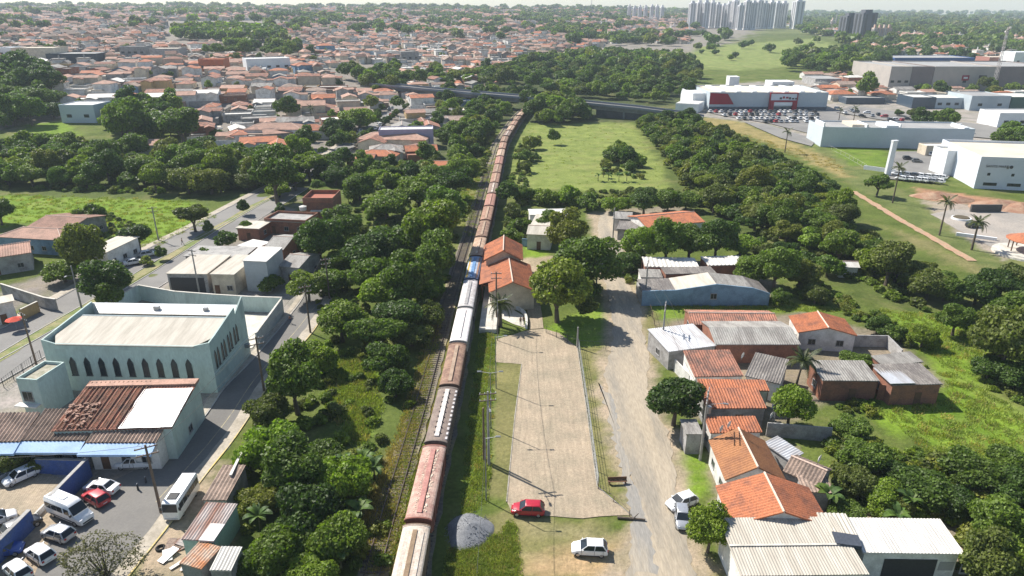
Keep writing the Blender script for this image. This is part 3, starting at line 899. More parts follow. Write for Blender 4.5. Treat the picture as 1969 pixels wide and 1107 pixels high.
    for s in (-1, 1):
        for i in range(9):
            y = -hl + 1.1 + i * (WL - 2.2) / 8
            x0, x1 = sorted((s * WW, s * (WW + 0.09)))
            MB().box(x0, y - 0.06, 1.5, x1, y + 0.06, 3.62).build('side_rib', end, t)
    for y in (-hl + 2.0, hl - 2.0):
        b = MB().box(-0.95, y - 1.2, 0.55, 0.95, y + 1.2, 0.85).build('bogie', DARKM, t)
        for yy in (y - 0.9, y + 0.9):
            for x in (-0.8, 0.8):
                MB().rod((x - 0.06, yy, 0.80), (x + 0.06, yy, 0.80), 0.43, n=12).build('wheel', RAIL, b)
    for y, s in ((-hl, -1), (hl, 1)):
        MB().box(-0.1, min(y, y + s * 0.42), 0.92, 0.1, max(y, y + s * 0.42), 1.15).build('coupler', DARKM, t)
    return t


def track_at(s):
    """point and heading at arclength s along the train's track"""
    acc = 0.0
    for a, b in zip(trk, trk[1:]):
        l = math.hypot(b[0] - a[0], b[1] - a[1])
        if acc + l >= s:
            f = (s - acc) / l
            return (a[0] + (b[0] - a[0]) * f, a[1] + (b[1] - a[1]) * f), math.atan2(b[1] - a[1], b[0] - a[0])
        acc += l
    return trk[-1], math.pi / 2


def arclen_at_y(y):
    acc = 0.0
    for a, b in zip(trk, trk[1:]):
        if b[1] >= y:
            return acc + (y - a[1])
        acc += math.hypot(b[0] - a[0], b[1] - a[1])
    return acc


WAGONS = ['tan', 'red', 'grey', 'brown', 'white', 'silver', 'blue', 'tan2', 'brown', 'rust', 'red2', 'grey2', 'rust', 'brown', 'red2', 'tan2', 'rust', 'brown', 'grey2', 'tan2', 'rust', 'brown', 'tan2', 'rust', 'white']
LOOK = {'tan': 'dark brown and cream striped', 'red': 'dusty red', 'grey': 'dark grey white-hatched', 'brown': 'brown', 'white': 'white', 'silver': 'silver grey', 'blue': 'blue and yellow', 'rust': 'rusty', 'tan2': 'pale tan', 'red2': 'reddish', 'grey2': 'drab grey'}
_wm = wag_mats


def wag_mats2(k):
    if k == 'tan2' and k not in RUSTY:
        RUSTY[k] = [surf('wagon_body_tan2', (0.20, 0.12, 0.085)), surf('wagon_roof_tan2', (0.47, 0.34, 0.245), (0.36, 0.235, 0.165), 0.9, 5, 0.25), surf('wagon_hatch_tan2', (0.54, 0.43, 0.33), (0.34, 0.21, 0.14), 1, 5, 0.2), surf('wagon_end_tan2', (0.16, 0.09, 0.07))]
    if k == 'red2' and k not in RUSTY:
        RUSTY[k] = [surf('wagon_body_red2', (0.21, 0.10, 0.075)), surf('wagon_roof_red2', (0.37, 0.19, 0.15), (0.30, 0.165, 0.12), 0.9, 5, 0.25), surf('wagon_hatch_red2', (0.46, 0.27, 0.21), (0.34, 0.2, 0.15), 1, 5, 0.2), surf('wagon_end_red2', (0.13, 0.06, 0.05))]
    if k == 'grey2' and k not in RUSTY:
        RUSTY[k] = [surf('wagon_body_grey2', (0.16, 0.125, 0.105)), surf('wagon_roof_grey2', (0.27, 0.195, 0.155), (0.22, 0.15, 0.12), 0.9, 5, 0.25), surf('wagon_hatch_grey2', (0.60, 0.55, 0.48), (0.28, 0.19, 0.15), 1, 5, 0.2), surf('wagon_end_grey2', (0.12, 0.075, 0.06))]
    return _wm(k)


wag_mats = wag_mats2
_protos = {}
s0 = arclen_at_y(51.7)
PITCHW = 14.42
for i, k in enumerate([WAGONS[0]] + WAGONS[1:]):
    (x, y), a = track_at(s0 + i * PITCHW)
    if y > 418:
        break
    lab = '%s hopper wagon, %s in the train from the gravel heap' % (LOOK[k], ORD[i])
    loc = (x, y, elev(x, y))
    if k not in _protos:
        w = make_wagon(k, lab)
        w.location = loc; w.rotation_euler = (0, 0, a - math.pi / 2)
        _protos[k] = w
    else:
        w = copy_tree(_protos[k], loc, a - math.pi / 2, lab)

# ================================================================ BUILDING PARTS
_win = {}
CHFRAME = surf('church_window_frame', (0.10, 0.11, 0.11), None, 1, 8, 0.1)


def window_mesh(w, h, arch):
    key = (round(w, 2), round(h, 2), arch)
    if key in _win:
        return _win[key]
    if arch:
        out = [(-w / 2, 0), (w / 2, 0), (w / 2, h * 0.72), (0.18 * w, h * 0.93), (0, h), (-0.18 * w, h * 0.93), (-w / 2, h * 0.72)]
    else:
        out = [(-w / 2, 0), (w / 2, 0), (w / 2, h), (-w / 2, h)]
    t = 0.07 if not arch else 0.045
    cx, cz = 0, h * 0.48
    inn = [(cx + (x - cx) * (1 - 2 * t / w), cz + (z - cz) * (1 - 2 * t / h)) for x, z in out]
    n = len(out)
    fr = MB()
    for i in range(n):
        j = (i + 1) % n
        a, b, c, d = out[i], out[j], inn[j], inn[i]
        fr.hexa([(a[0], 0.02, a[1]), (b[0], 0.02, b[1]), (c[0], 0.02, c[1]), (d[0], 0.02, d[1])], [(a[0], -0.08, a[1]), (b[0], -0.08, b[1]), (c[0], -0.08, c[1]), (d[0], -0.08, d[1])])
    fr.box(-w / 2 - 0.08, -0.14, -0.08, w / 2 + 0.08, 0.02, -0.01)
    if not arch:
        fr.box(-0.025, -0.06, t, 0.025, 0.0, h - t)
    pn = MB()
    pn.hexa([(x, 0.0, z) for x, z in inn], [(x, -0.03, z) for x, z in inn])
    _win[key] = (fr.mesh('window_%d' % len(_win), CHFRAME if arch else WFRAME), pn.mesh('pane_%d' % len(_win), GLASS))
    return _win[key]


def window(root, x, y, z, rz, w=1.2, h=1.1, arch=False, pane=True):
    a, b = window_mesh(w, h, arch)
    f = obj('window', a, root, (x, y, z), rz)
    if pane:
        obj('pane', b, f)
    return f


_door = {}


def door(root, x, y, z, rz, w=0.9, h=2.1, mat=None):
    mat = mat or WOODD
    k = (w, h, mat.name)
    if k not in _door:
        _door[k] = MB().box(-w / 2, -0.06, 0, w / 2, 0.02, h).box(-w / 2 - 0.07, -0.04, 0, -w / 2, 0.02, h + 0.07).box(w / 2, -0.04, 0, w / 2 + 0.07, 0.02, h + 0.07).box(w / 2 - 0.16, -0.1, 1.0, w / 2 - 0.1, -0.06, 1.08).mesh('door_%d' % len(_door), mat)
    return obj('door', _door[k], root, (x, y, z), rz)


def corr_plane(mb, x0, x1, lo, hi, pitch, amp, th=0.07, lap=0.0):
    """corrugated sheet: waves run from lo=(y,z) up to hi=(y,z); crests spaced along x"""
    n = max(2, int(round((x1 - x0) / pitch))) * 4
    wav = (0, 1, 0, -1)
    rows = []
    nseg = 3
    for k in range(nseg + 1):
        t = k / nseg
        y = lo[0] + (hi[0] - lo[0]) * t; z = lo[1] + (hi[1] - lo[1]) * t
        rows.append([(x0 + (x1 - x0) * i / n, y, z + amp * wav[i % 4]) for i in range(n + 1)])
    vs = [p for r in rows for p in r]
    m = n + 1
    up = (hi[0] - lo[0]) > 0
    fs = []
    for k in range(nseg):
        for i in range(n):
            f = (k * m + i, k * m + i + 1, (k + 1) * m + i + 1, (k + 1) * m + i)
            fs.append(f if up else f[::-1])
    mb.add(vs, fs)
    d = 0.03 + th + amp
    c = [(x0, lo[0], lo[1]), (x1, lo[0], lo[1]), (x1, hi[0], hi[1]), (x0, hi[0], hi[1])]
    mb.hexa([(p[0], p[1], p[2] - d) for p in c], [(p[0], p[1], p[2] - amp - 0.01) for p in c])


def rect(P0, P1, P2, h):
    """rectangle from three surveyed roof corners at height h: near-left, near-right, far corner next to the second"""
    a, b, c = G(P0[0], P0[1], h), G(P1[0], P1[1], h), G(P2[0], P2[1], h)
    u = (b - a); L = u.length; u /= L
    n = Vector((-u.y, u.x, 0))
    w = (c - b).dot(n)
    if w < 0:
        w = -w; n = -n
    ctr = (a + b) / 2 + n * w / 2
    return ctr.x, ctr.y, math.atan2(u.y, u.x), L, w


def house(label, cx, cy, rz, L, W, h, roof='gable', rise=1.4, rm=None, wm=None, name='house', cat='house', group=None, over=0.35, corr=0.0, amp=0.05, ridge=True,
          z=0.0, wins='auto', doors=1, base=0.6, pane=True, ends=None, par=0.0, wh=1.1, ww=1.25, sill=1.0):
    """a house whose ridge runs along its local x; L, W are the outline of the roof, h the height of the eaves"""
    rm = rm or TILE_O; wm = wm or W_WHITE
    t = thing(name, label, cat, (cx, cy, z), rz, group)
    l, w = L / 2 - over, W / 2 - over
    mb = MB()
    if roof == 'gable':
        prof = [(-w, -base), (w, -base), (w, h - 0.12), (0, h - 0.16 + rise * (w / (W / 2))), (-w, h - 0.12)]
        mb.loft([[(x, y, zz) for y, zz in prof] for x in (-l, l)])
    elif roof == 'shed':
        f = rise / W
        prof = [(-w, -base), (w, -base), (w, h + rise - f * over - 0.16), (-w, h + f * over - 0.16)]
        mb.loft([[(x, y, zz) for y, zz in prof] for x in (-l, l)])
    else:
        mb.box(-l, -w, -base, l, w, h - 0.11)
    mb.build('wall', wm, t)
    X, Y = L / 2, W / 2
    mb = MB()
    if roof == 'gable':
        if corr:
            corr_plane(mb, -X, X, (-Y, h), (0.0, h + rise), corr, amp)
            corr_plane(mb, -X, X, (Y, h), (0.0, h + rise), corr, amp)
        else:
            for s in (-1, 1):
                b = [(-X, s * Y, h - 0.1), (X, s * Y, h - 0.1), (X, 0, h + rise - 0.1), (-X, 0, h + rise - 0.1)]
                if s > 0:
                    b = b[::-1]
                mb.hexa(b, [(p[0], p[1], p[2] + 0.12) for p in b])
    elif roof == 'shed':
        if corr:
            corr_plane(mb, -X, X, (-Y, h), (Y, h + rise), corr, amp)
        else:
            b = [(-X, -Y, h - 0.1), (X, -Y, h - 0.1), (X, Y, h + rise - 0.1), (-X, Y, h + rise - 0.1)]
            mb.hexa(b, [(p[0], p[1], p[2] + 0.12) for p in b])
    elif roof == 'hip':
        r = max(X - Y, 0.05)
        e = [(-X, -Y, h), (X, -Y, h), (X, Y, h), (-X, Y, h)]
        a, b = (-r, 0, h + rise), (r, 0, h + rise)
        lo = [(p[0], p[1], h - 0.12) for p in e]
        mb.add(e + [a, b] + lo, [(0, 1, 5, 4), (1, 2, 5), (2, 3, 4, 5), (3, 0, 4), (6, 7, 1, 0), (7, 8, 2, 1), (8, 9, 3, 2), (9, 6, 0, 3), (9, 8, 7, 6)])
    elif roof == 'flat':
        mb.box(-X, -Y, h - 0.1, X, Y, h + 0.05)
    mb.build('roof', rm, t)
    if roof == 'flat' and par > 0:
        p = MB()
        for q in ((-X, -Y, X, -Y + 0.18), (-X, Y - 0.18, X, Y), (-X, -Y + 0.18, -X + 0.18, Y - 0.18), (X - 0.18, -Y + 0.18, X, Y - 0.18)):
            p.box(q[0], q[1], h + 0.053, q[2], q[3], h + 0.053 + par)
        p.build('parapet', wm, t)
    if ridge and roof in ('gable', 'hip'):
        r = X if roof == 'gable' else max(X - Y, 0.05)
        mb = MB().rod((-r, 0, h + rise + 0.02), (r, 0, h + rise + 0.02), 0.13, n=6)
        if roof == 'hip':
            for sx in (-1, 1):
                for sy in (-1, 1):
                    mb.rod((sx * X, sy * Y, h + 0.03), (sx * r, 0, h + rise + 0.03), 0.11, n=5)
        mb.build('ridge_cap', RIDGE, t)
    if wins == 'auto':
        wins = []
        for side, ln in (('f', 2 * l), ('b', 2 * l), ('l', 2 * w), ('r', 2 * w)):
            n = int(ln / 3.4)
            for i in range(n):
                wins.append((side, -ln / 2 + (i + 0.5) * ln / n))
    k = 0
    for side, p in wins or []:
        pos = {'f': (p, -w, 0), 'b': (p, w, math.pi), 'l': (-l, p, -math.pi / 2), 'r': (l, p, math.pi / 2)}[side]
        if doors and side == 'f' and k == 0:
            door(t, pos[0], pos[1], 0.02, pos[2]); k = 1
        else:
            window(t, pos[0], pos[1], sill, pos[2], ww, wh, pane=pane)
    return t


def wall_line(name, label, px, h, th, mat, cap=None, group=None, z0=0.0, cat='wall'):
    """free-standing wall along surveyed top points at height h"""
    pts = [G(a, b, h) for a, b in px]
    t = thing(name, label, cat, (pts[0].x, pts[0].y, 0), 0, group)
    o = pts[0]
    for i, (a, b) in enumerate(zip(pts, pts[1:])):
        d = (b - a); d.z = 0; l = d.length; a_ = math.atan2(d.y, d.x)
        MB().box(th / 2, -th / 2, z0 - 0.3, l + th / 2 - 0.003, th / 2, h).build('panel', mat, t, (a.x - o.x, a.y - o.y, 0), a_)
        if cap:
            MB().box(th / 2, -th / 2 - 0.05, h + 0.003, l + th / 2 - 0.003, th / 2 + 0.05, h + 0.09).build('coping', cap, t, (a.x - o.x, a.y - o.y, 0), a_)
    return t


# ================================================================ CHURCH HALL AND ITS BLOCK
pL, pR, pB = G(77, 650, 9), G(401, 656, 9), G(474, 594, 9)
u = (pR - pL); CL = u.length; u.normalize(); nrm = Vector((-u.y, u.x, 0))
CW = 13.0
ctr = (pL + pR) / 2 + nrm * CW / 2
ch = thing('church_hall', 'pale teal church hall with a row of pointed windows and a pale hipped roof', 'church', (ctr.x, ctr.y, 0), math.atan2(u.y, u.x))
X, Y = CL / 2, CW / 2
mb = MB()
mb.box(-X, -Y, -0.5, X, Y, 7.2)
mb.build('wall', W_TEAL, ch)
TEAL_E = surf('church_trim', (0.60, 0.68, 0.67), None, 1, 4, 0.1)
# side walls that rise past the roof, and the tall rear parapet
mb = MB().loft([[(x, -Y, 7.203), (x, -Y, 8.7), (x, -Y + 2.2, 9.0), (x, Y - 3.4, 10.4), (x, Y - 3.4, 9.2), (x, Y, 10.9), (x, Y, 7.203)] for x in (X - 0.25, X)])
mb.build('side_parapet', W_TEAL, ch)
mb = MB().loft([[(x, -Y, 7.203), (x, -Y, 8.7), (x, Y - 0.25, 9.6), (x, Y - 0.25, 7.203)] for x in (-X, -X + 0.25)])
mb.build('side_parapet', W_TEAL, ch)
MB().box(-X + 0.25, Y - 0.25, 7.203, X - 0.25, Y, 9.35).build('rear_parapet', surf('whitewash', (0.78, 0.79, 0.78), (0.68, 0.70, 0.69), 0.5, 4, 0.08), ch)
mb = MB().hexa([(-X + 2.0, -Y, 7.203), (X - 2.6, -Y, 7.203), (X - 2.6, -Y + 0.22, 7.203), (-X + 2.0, -Y + 0.22, 7.203)], [(-X + 2.0, -Y, 8.1), (X - 2.6, -Y, 8.1), (X - 2.6, -Y + 0.22, 8.1), (-X + 2.0, -Y + 0.22, 8.1)])
mb.add([(X - 2.6, -Y, 7.203), (X - 0.25, -Y, 7.203), (X - 0.25, -Y, 8.7), (X - 2.6, -Y, 8.1), (X - 2.6, -Y + 0.22, 7.203), (X - 0.25, -Y + 0.22, 7.203), (X - 0.25, -Y + 0.22, 8.7), (X - 2.6, -Y + 0.22, 8.1)], [(0, 1, 2, 3), (7, 6, 5, 4), (3, 2, 6, 7)])
mb.add([(-X + 2.0, -Y, 7.203), (-X + 0.25, -Y, 7.203), (-X + 0.25, -Y, 8.7), (-X + 2.0, -Y, 8.1), (-X + 2.0, -Y + 0.22, 7.203), (-X + 0.25, -Y + 0.22, 7.203), (-X + 0.25, -Y + 0.22, 8.7), (-X + 2.0, -Y + 0.22, 8.1)], [(3, 2, 1, 0), (4, 5, 6, 7), (7, 6, 2, 3)])
mb.build('front_parapet', W_TEAL, ch)
mb = MB()
MBR = Y - 0.9                                           # the roof: a low hip with its ridge along x, behind the front edge
rz0, rz1 = 8.05, 9.25
fl, fr_, bl, br = (-X + 2.2, -Y - 0.12, rz0), (X - 2.4, -Y - 0.12, rz0), (-X + 3.5, Y - 3.31, 8.55), (X - 0.6, Y - 3.31, 8.55)
ml, mr = (-X + 0.6, -Y + 2.4, 8.35), (X - 0.55, -Y + 2.6, 8.4)
rl, rr = (-X + 1.6, 1.5, rz1), (X - 0.5, 1.5, rz1)
mb.add([fl, fr_, mr, rr, rl, ml, br, bl], [(0, 1, 2, 3, 4, 5), (4, 3, 6, 7)])
mb.add([(a[0], a[1], a[2] - 0.12) for a in (fl, fr_, mr, rr, rl, ml, br, bl)], [(5, 4, 3, 2, 1, 0), (7, 6, 3, 4)])
mb.build('roof', SHEET_L, ch)
MB().rod(rl, rr, 0.12, n=6).build('ridge_cap', TEAL_E, ch)
MB().hexa([(-X + 3.2, Y - 3.3, 8.8), (X - 0.3, Y - 3.3, 8.8), (X - 0.26, Y - 0.26, 9.2), (-X + 0.6, Y - 0.26, 9.2)], [(-X + 3.2, Y - 3.3, 8.9), (X - 0.3, Y - 3.3, 8.9), (X - 0.26, Y - 0.26, 9.32), (-X + 0.6, Y - 0.26, 9.32)]).build('rear_roof', SHEET_W, ch)
MB().box(-1.2, Y - 2.2, 8.9, -0.3, Y - 1.6, 9.7).build('vent_box', STEEL, ch)
MB().box(7.2, Y - 2.2, 8.9, 7.9, Y - 1.7, 9.6).build('vent_box', STEEL, ch)
for i in range(9):
    x = -X + 4.05 + i * 2.28
    window(ch, x, -Y, 2.7, 0, 0.98, 3.2, True)
for i in range(8):
    yy = -Y + 1.2 + (i // 2) * 2.35 + (i % 2) * 0.95
    window(ch, X, yy, 3.9 + 0.1 * i, math.pi / 2, 0.55, 3.0, True)
MB().box(X - 0.003, -Y, 3.4, X + 0.05, Y, 3.5).build('string_course', TEAL_E, ch)
MB().box(X, Y - 1.9, 2.2, X + 0.7, Y - 1.2, 2.8).build('air_conditioner', STEEL, ch)
landmark('the teal church hall', ctr)

cx, cy, rz, L, W = rect((30, 727), (70, 730), (113, 695), 6.3)
an = thing('church_porch', 'small pale teal flat-topped porch block beside the church hall', 'annex', (cx, cy, 0), rz)
MB().box(-L / 2, -W / 2, -0.5, L / 2, W / 2, 5.7).build('wall', W_TEAL, an)
MB().box(-L / 2 + 0.21, -W / 2 + 0.21, 5.703, L / 2 - 0.21, W / 2 - 0.21, 5.85).build('roof', surf('mossy_slab', (0.36, 0.33, 0.26), (0.20, 0.20, 0.13), 0.7, 5, 0.3), an)
p = MB()
for q in ((-L / 2, -W / 2, L / 2, -W / 2 + .2), (-L / 2, W / 2 - .2, L / 2, W / 2), (-L / 2, -W / 2 + .2, -L / 2 + .2, W / 2 - .2), (L / 2 - .2, -W / 2 + .2, L / 2, W / 2 - .2)):
    p.box(q[0], q[1], 5.703, q[2], q[3], 6.3)
p.build('parapet', W_TEAL, an)
window(an, -L * 0.15, -W / 2, 2.6, 0, L * 0.5, 1.6)
MB().box(-L / 2 - 0.6, -W / 2 - 1.0, 2.1, L / 2 - 0.4, -W / 2, 2.25).build('canopy', SHEET_W, an)

# tiled hall with the broken roof in front of the church
cx, cy, rz, L, W = rect((98, 828), (330, 822), (394, 745), 5.0)
hb = house('old tiled annex with a broken roof half covered by a white tarpaulin', cx, cy, rz, L, W, 5.0, 'shed', 1.5, TILE_W, W_TEAL, name='annex', cat='annex', corr=0.42, amp=0.07, over=0.15, wins=[('r', 0.0)], doors=0)
tz = lambda y: 5.0 + 1.5 * (y + W / 2) / W
mb = MB()
x0, x1 = L * 0.06, L / 2 + 0.05
rs = random.Random(4)
pts = [[(x0 + (x1 - x0) * i / 8 + rs.uniform(-.1, .1), -W / 2 - 0.1 + (W * 0.78) * j / 6, tz(-W / 2 + W * 0.78 * j / 6) + 0.14 + rs.uniform(0, 0.07)) for i in range(9)] for j in range(7)]
mb.add([p for r in pts for p in r], [(j * 9 + i, j * 9 + i + 1, (j + 1) * 9 + i + 1, (j + 1) * 9 + i) for j in range(6) for i in range(8)])
tp = mb.build('tarpaulin', surf('tarpaulin_white', (0.84, 0.83, 0.80), None, 1, 4, 0.04, rough=0.5))
MW = Matrix.Translation((cx, cy, 0)) @ Matrix.Rotation(rz, 4, 'Z')
tp.matrix_world = MW
sol = tp.modifiers.new('thickness', 'SOLIDIFY'); sol.thickness = 0.02
tag(tp, 'big white tarpaulin spread over the broken tiled roof', 'tarpaulin')
mb = MB()
for i in range(14):                                         # bare rafters and loose tiles where the roof has fallen in
    x = -L / 2 + 0.6 + i * 0.62
    mb.hexa([(x, -W / 2 + 0.2, tz(-W / 2 + .2) + 0.08), (x + 0.12, -W / 2 + 0.2, tz(-W / 2 + .2) + 0.08), (x + 0.12, W / 2 - 0.5, tz(W / 2 - .5) + 0.08), (x, W / 2 - 0.5, tz(W / 2 - .5) + 0.08)],
            [(x, -W / 2 + 0.2, tz(-W / 2 + .2) + 0.2), (x + 0.12, -W / 2 + 0.2, tz(-W / 2 + .2) + 0.2), (x + 0.12, W / 2 - 0.5, tz(W / 2 - .5) + 0.2), (x, W / 2 - 0.5, tz(W / 2 - .5) + 0.2)])
kind(mb.build('rafters', WOODD, hb), 'stuff')
MB().box(-L / 2 + 0.3, W / 2 - 1.6, tz(W / 2 - 0.8) - 0.2, L / 2, W / 2 - 0.1, tz(W / 2 - 0.8) + 0.2).build('ridge_strip', TILE_P, hb)
mb = MB()
for i in range(40):
    x, y = -L / 2 + rs.uniform(0.3, 4), -W / 2 + rs.uniform(0.3, W * 0.5)
    a = rs.uniform(0, 3); zz = tz(y) + 0.25
    c, s = math.cos(a), math.sin(a)
    mb.hexa([(x + c * p - s * q, y + s * p + c * q, zz) for p, q in ((-.3, -.15), (.3, -.15), (.3, .15), (-.3, .15))], [(x + c * p - s * q, y + s * p + c * q, zz + 0.08) for p, q in ((-.3, -.1), (.3, -.1), (.3, .1), (-.3, .1))])
kind(mb.build('loose_tiles', TILE_P, hb), 'stuff')

# long low building with corrugated tiles and pale blue awnings
AWN = surf('awning_blue', (0.36, 0.52, 0.74), (0.30, 0.45, 0.66), 0.6, 4, 0.1, rough=0.5)
for (P0, P1, P2, A, lab) in (((165, 850), (300, 850), (329, 806), (165, 299), 'low shop with brown ribbed tile roof and blue awning beside the street'),
                             ((40, 846), (163, 846), (200, 801), (28, 160), 'low shop with brown ribbed tile roof and blue awning, middle of three'),
                             ((-70, 850), (38, 848), (56, 808), (-60, 24), 'low shop with flat brown tile roof and blue awning by the hedge')):
    cx, cy, rz, L, W = rect(P0, P1, P2, 4.2)
    last = house(lab, cx, cy, rz, L, W, 4.2, 'shed', 1.3, TILE_B, W_WHITE if 'street' in lab else W_GREY, name='shop', cat='shop', corr=0.5, amp=0.1, over=0.12, wins=[('f', -L * 0.3), ('f', 0.1), ('f', L * 0.3)], group='shops with blue awnings')
    l0 = L / 2
    MB().add([(-l0, -W / 2 - 0.05, 4.05), (l0, -W / 2 - 0.05, 4.05), (l0 - 0.1, -W / 2 - 1.5, 3.35), (-l0 - 0.5, -W / 2 - 1.5, 3.35), (-l0, -W / 2 - 0.05, 3.98), (l0, -W / 2 - 0.05, 3.98), (l0 - 0.1, -W / 2 - 1.5, 3.05), (-l0 - 0.5, -W / 2 - 1.5, 3.05)],
              [(3, 2, 1, 0), (4, 5, 6, 7), (2, 3, 7, 6), (0, 4, 7, 3), (1, 2, 6, 5)]).build('awning', AWN, last)
    if 'street' in lab:
        landmark('the blue awning shops', (cx, cy))
wall_line('yard_wall', 'dark blue wall dividing the paved yard from the parked van', [(168, 880), (97, 952)], 2.6, 0.35, W_DBLUE, CONC, 'dark blue yard walls')
wall_line('yard_wall', 'dark blue wall under the middle awning shop', [(66, 882), (158, 884)], 2.2, 0.3, W_DBLUE, CONC, 'dark blue yard walls')
wall_line('yard_wall', 'dark blue wall with a pale top at the lot edge near the blue car', [(58, 978), (0, 1036), (-40, 1072)], 2.4, 0.4, W_DBLUE, CONC, 'dark blue yard walls')
wall_line('low_rail_wall', 'low pale wall between the two blue yard walls', [(95, 958), (62, 992)], 0.7, 0.2, CONC_L)

# teal boundary wall behind the church
wall_line('boundary_wall', 'tall pale teal boundary wall round the yard behind the church', [(188, 590), (266, 548), (335, 560), (412, 566), (478, 570), (541, 572)], 3.2, 0.25, W_TEAL, CONC_L)
wall_line('boundary_wall', 'grey shaded boundary wall along the street beside the church yard', [(541, 574), (492, 640)], 3.2, 0.25, surf('wall_teal_shaded', (0.42, 0.45, 0.45), (0.33, 0.36, 0.37), 0.6, 4, 0.15), CONC_L)  # same teal wall; the shade on this stretch is put into a greyer colour
sheet('yard_slab', TP([(415, 602), (530, 606), (486, 668), (440, 680)]), 0.04, CONC_L, 2, 0.05)

# workshop block behind the boundary wall
cx, cy, rz, L, W = rect((318, 526), (398, 527), (436, 490), 4.3)
wk = house('open workshop with a flat cream roof and a dark front', cx, cy, rz, L, W, 4.3, 'flat', 0, SHEET_L, W_GREY, name='workshop', cat='workshop', wins=[], over=0.2)
MB().box(-L / 2 + 0.6, -W / 2 + 0.15, 0.05, L / 2 - 0.9, -W / 2 + 0.198, 3.4).build('roller_gate', DARKM, wk)
landmark('the cream roofed workshop', (cx, cy))
cx, cy, rz, L, W = rect((403, 527), (450, 528), (478, 490), 4.6)
house('house with flat cream roof between the workshop and the white block', cx, cy, rz, L, W, 4.6, 'flat', 0, SHEET_L, W_CREAM, over=0.15, wins=[('f', -1.5), ('f', 1.2)])
cx, cy, rz, L, W = rect((466, 500), (512, 502), (532, 478), 7.0)
tb = house('tall grey block with a bright white lean-to roof behind the workshop', cx, cy, rz, L, W, 6.9, 'shed', 0.5, SHEET_W, surf('wall_grey_smooth', (0.40, 0.42, 0.43), (0.34, 0.36, 0.37), 0.4, 3, 0.06), name='tall_block', cat='building', over=0.1, wins=[('r', 0.5)], doors=0)
for (P0, P1, P2, h, rf, rs_, rm, wm, lab) in (
        ((352, 492), (470, 494), (482, 474), 3.2, 'flat', 0, CONC, W_GREY, 'low house with a dull grey slab roof behind the workshop'),
        ((540, 512), (570, 515), (605, 487), 4.0, 'gable', 1.2, SHEET_G, W_GREY, 'small house with old grey pitched roof near the street tree'),
        ((505, 478), (545, 480), (580, 452), 4.2, 'gable', 1.3, SHEET_G, W_BRICK, 'brick house with a ragged grey roof beyond the white block'),
        ((452, 438), (498, 440), (508, 425), 3.4, 'flat', 0, SHEET_L, W_BRICK, 'brick house with a slanted pale roof by the avenue trees'),
        ((455, 472), (490, 478), (500, 462), 3.0, 'flat', 0, SHEET_W, W_WHITE, 'low white roofed shed in front of the brick house'),
        ((508, 424), (588, 428), (596, 412), 3.6, 'flat', 0, CONC, W_BRICK, 'unfinished red brick house with a flat top among the trees')):
    cx, cy, rz, L, W = rect(P0, P1, P2, h)
    house(lab, cx, cy, rz, max(L, 5), max(W, 5), h, rf, rs_, rm, wm, par=0.6 if 'unfinished' in lab else 0)
cx, cy, rz, L, W = rect((582, 388), (640, 388), (650, 372), 5.5)
rb = house('red brick two-storey shell with an open roof terrace', cx, cy, rz, L, W, 5.5, 'flat', 0, surf('terrace_red', (0.34, 0.12, 0.08), None, 1, 4, 0.2), W_BRICK, par=1.1, over=0.0, wins=[('f', -3), ('f', 2.5)], doors=0)
MB().box(-L * 0.25, -W / 2 - 1.2, 3.0, L * 0.25, -W / 2 - 0.02, 3.15).build('canopy', SHEET_W, rb)
landmark('the red brick shell house', (cx, cy))
tk = thing('water_tank', 'white water tank on the brick house roof among the trees', 'water tank', G(583, 404, 3.9))
MB().rod((0, 0, 0), (0, 0, 1.1), 0.9, 1.0, 12).build('drum', W_WHITE, tk); MB().rod((0, 0, 1.103), (0, 0, 1.35), 1.05, 0.4, 12).build('lid', SHEET_W, tk)

# houses at the left edge by the avenue
for (P0, P1, P2, h, rf, rise, rm, wm, lab) in (
        ((50, 436), (132, 441), (160, 411), 4.2, 'gable', 1.2, TILE_P, W_GREY, 'pale tiled gable house at the edge of the bright green field'),
        ((-10, 455), (118, 462), (135, 440), 4.0, 'hip', 1.4, TILE_P, W_BLUE, 'pinkish hip roofed house with blue walls by the field'),
        ((-40, 500), (60, 485), (110, 455), 4.2, 'gable', 1.2, TILE_P, W_GREY, 'long grey-walled house with a pink tile roof at the picture edge'),
        ((163, 482), (205, 485), (240, 455), 4.3, 'shed', 0.3, SHEET_L, W_WHITE, 'small white house with a pale slab roof beside the avenue'),
        ((-30, 590), (28, 578), (40, 562), 4.4, 'flat', 0, SHEET_L, W_WHITE, 'flat roofed white house at the picture edge beyond the avenue')):
    cx, cy, rz, L, W = rect(P0, P1, P2, h)
    house(lab, cx, cy, rz, L, W, h, rf, rise, rm, wm, corr=0.5 if rf == 'gable' else 0, amp=0.05)
    if 'pinkish' in lab:
        landmark('the pinkish house by the field', (cx, cy))
wall_line('garden_wall', 'dark stained garden wall with an ochre end beside the avenue', [(0, 545), (85, 572), (105, 575)], 2.4, 0.25, W_GREY, CONC_L)
wall_line('garden_wall', 'short ochre garden wall by the pavement', [(36, 596), (70, 580)], 2.2, 0.3, W_OCHRE, CONC_L)
um = thing('market_umbrella', 'red market umbrella standing on the avenue pavement', 'umbrella', G(33, 634))
MB().rod((0, 0, 0), (0, 0, 2.6), 0.03, n=6).build('pole', STEEL, um)
mb = MB(); ring = [(1.5 * math.cos(a), 1.5 * math.sin(a), 2.15) for a in np.linspace(0, 2 * math.pi, 9)[:-1]]
mb.add(ring + [(0, 0, 2.7)], [(i, (i + 1) % 8, 8) for i in range(8)]); mb.add([(a, b, c - 0.03) for a, b, c in ring] + [(0, 0, 2.66)], [((i + 1) % 8, i, 8) for i in range(8)])
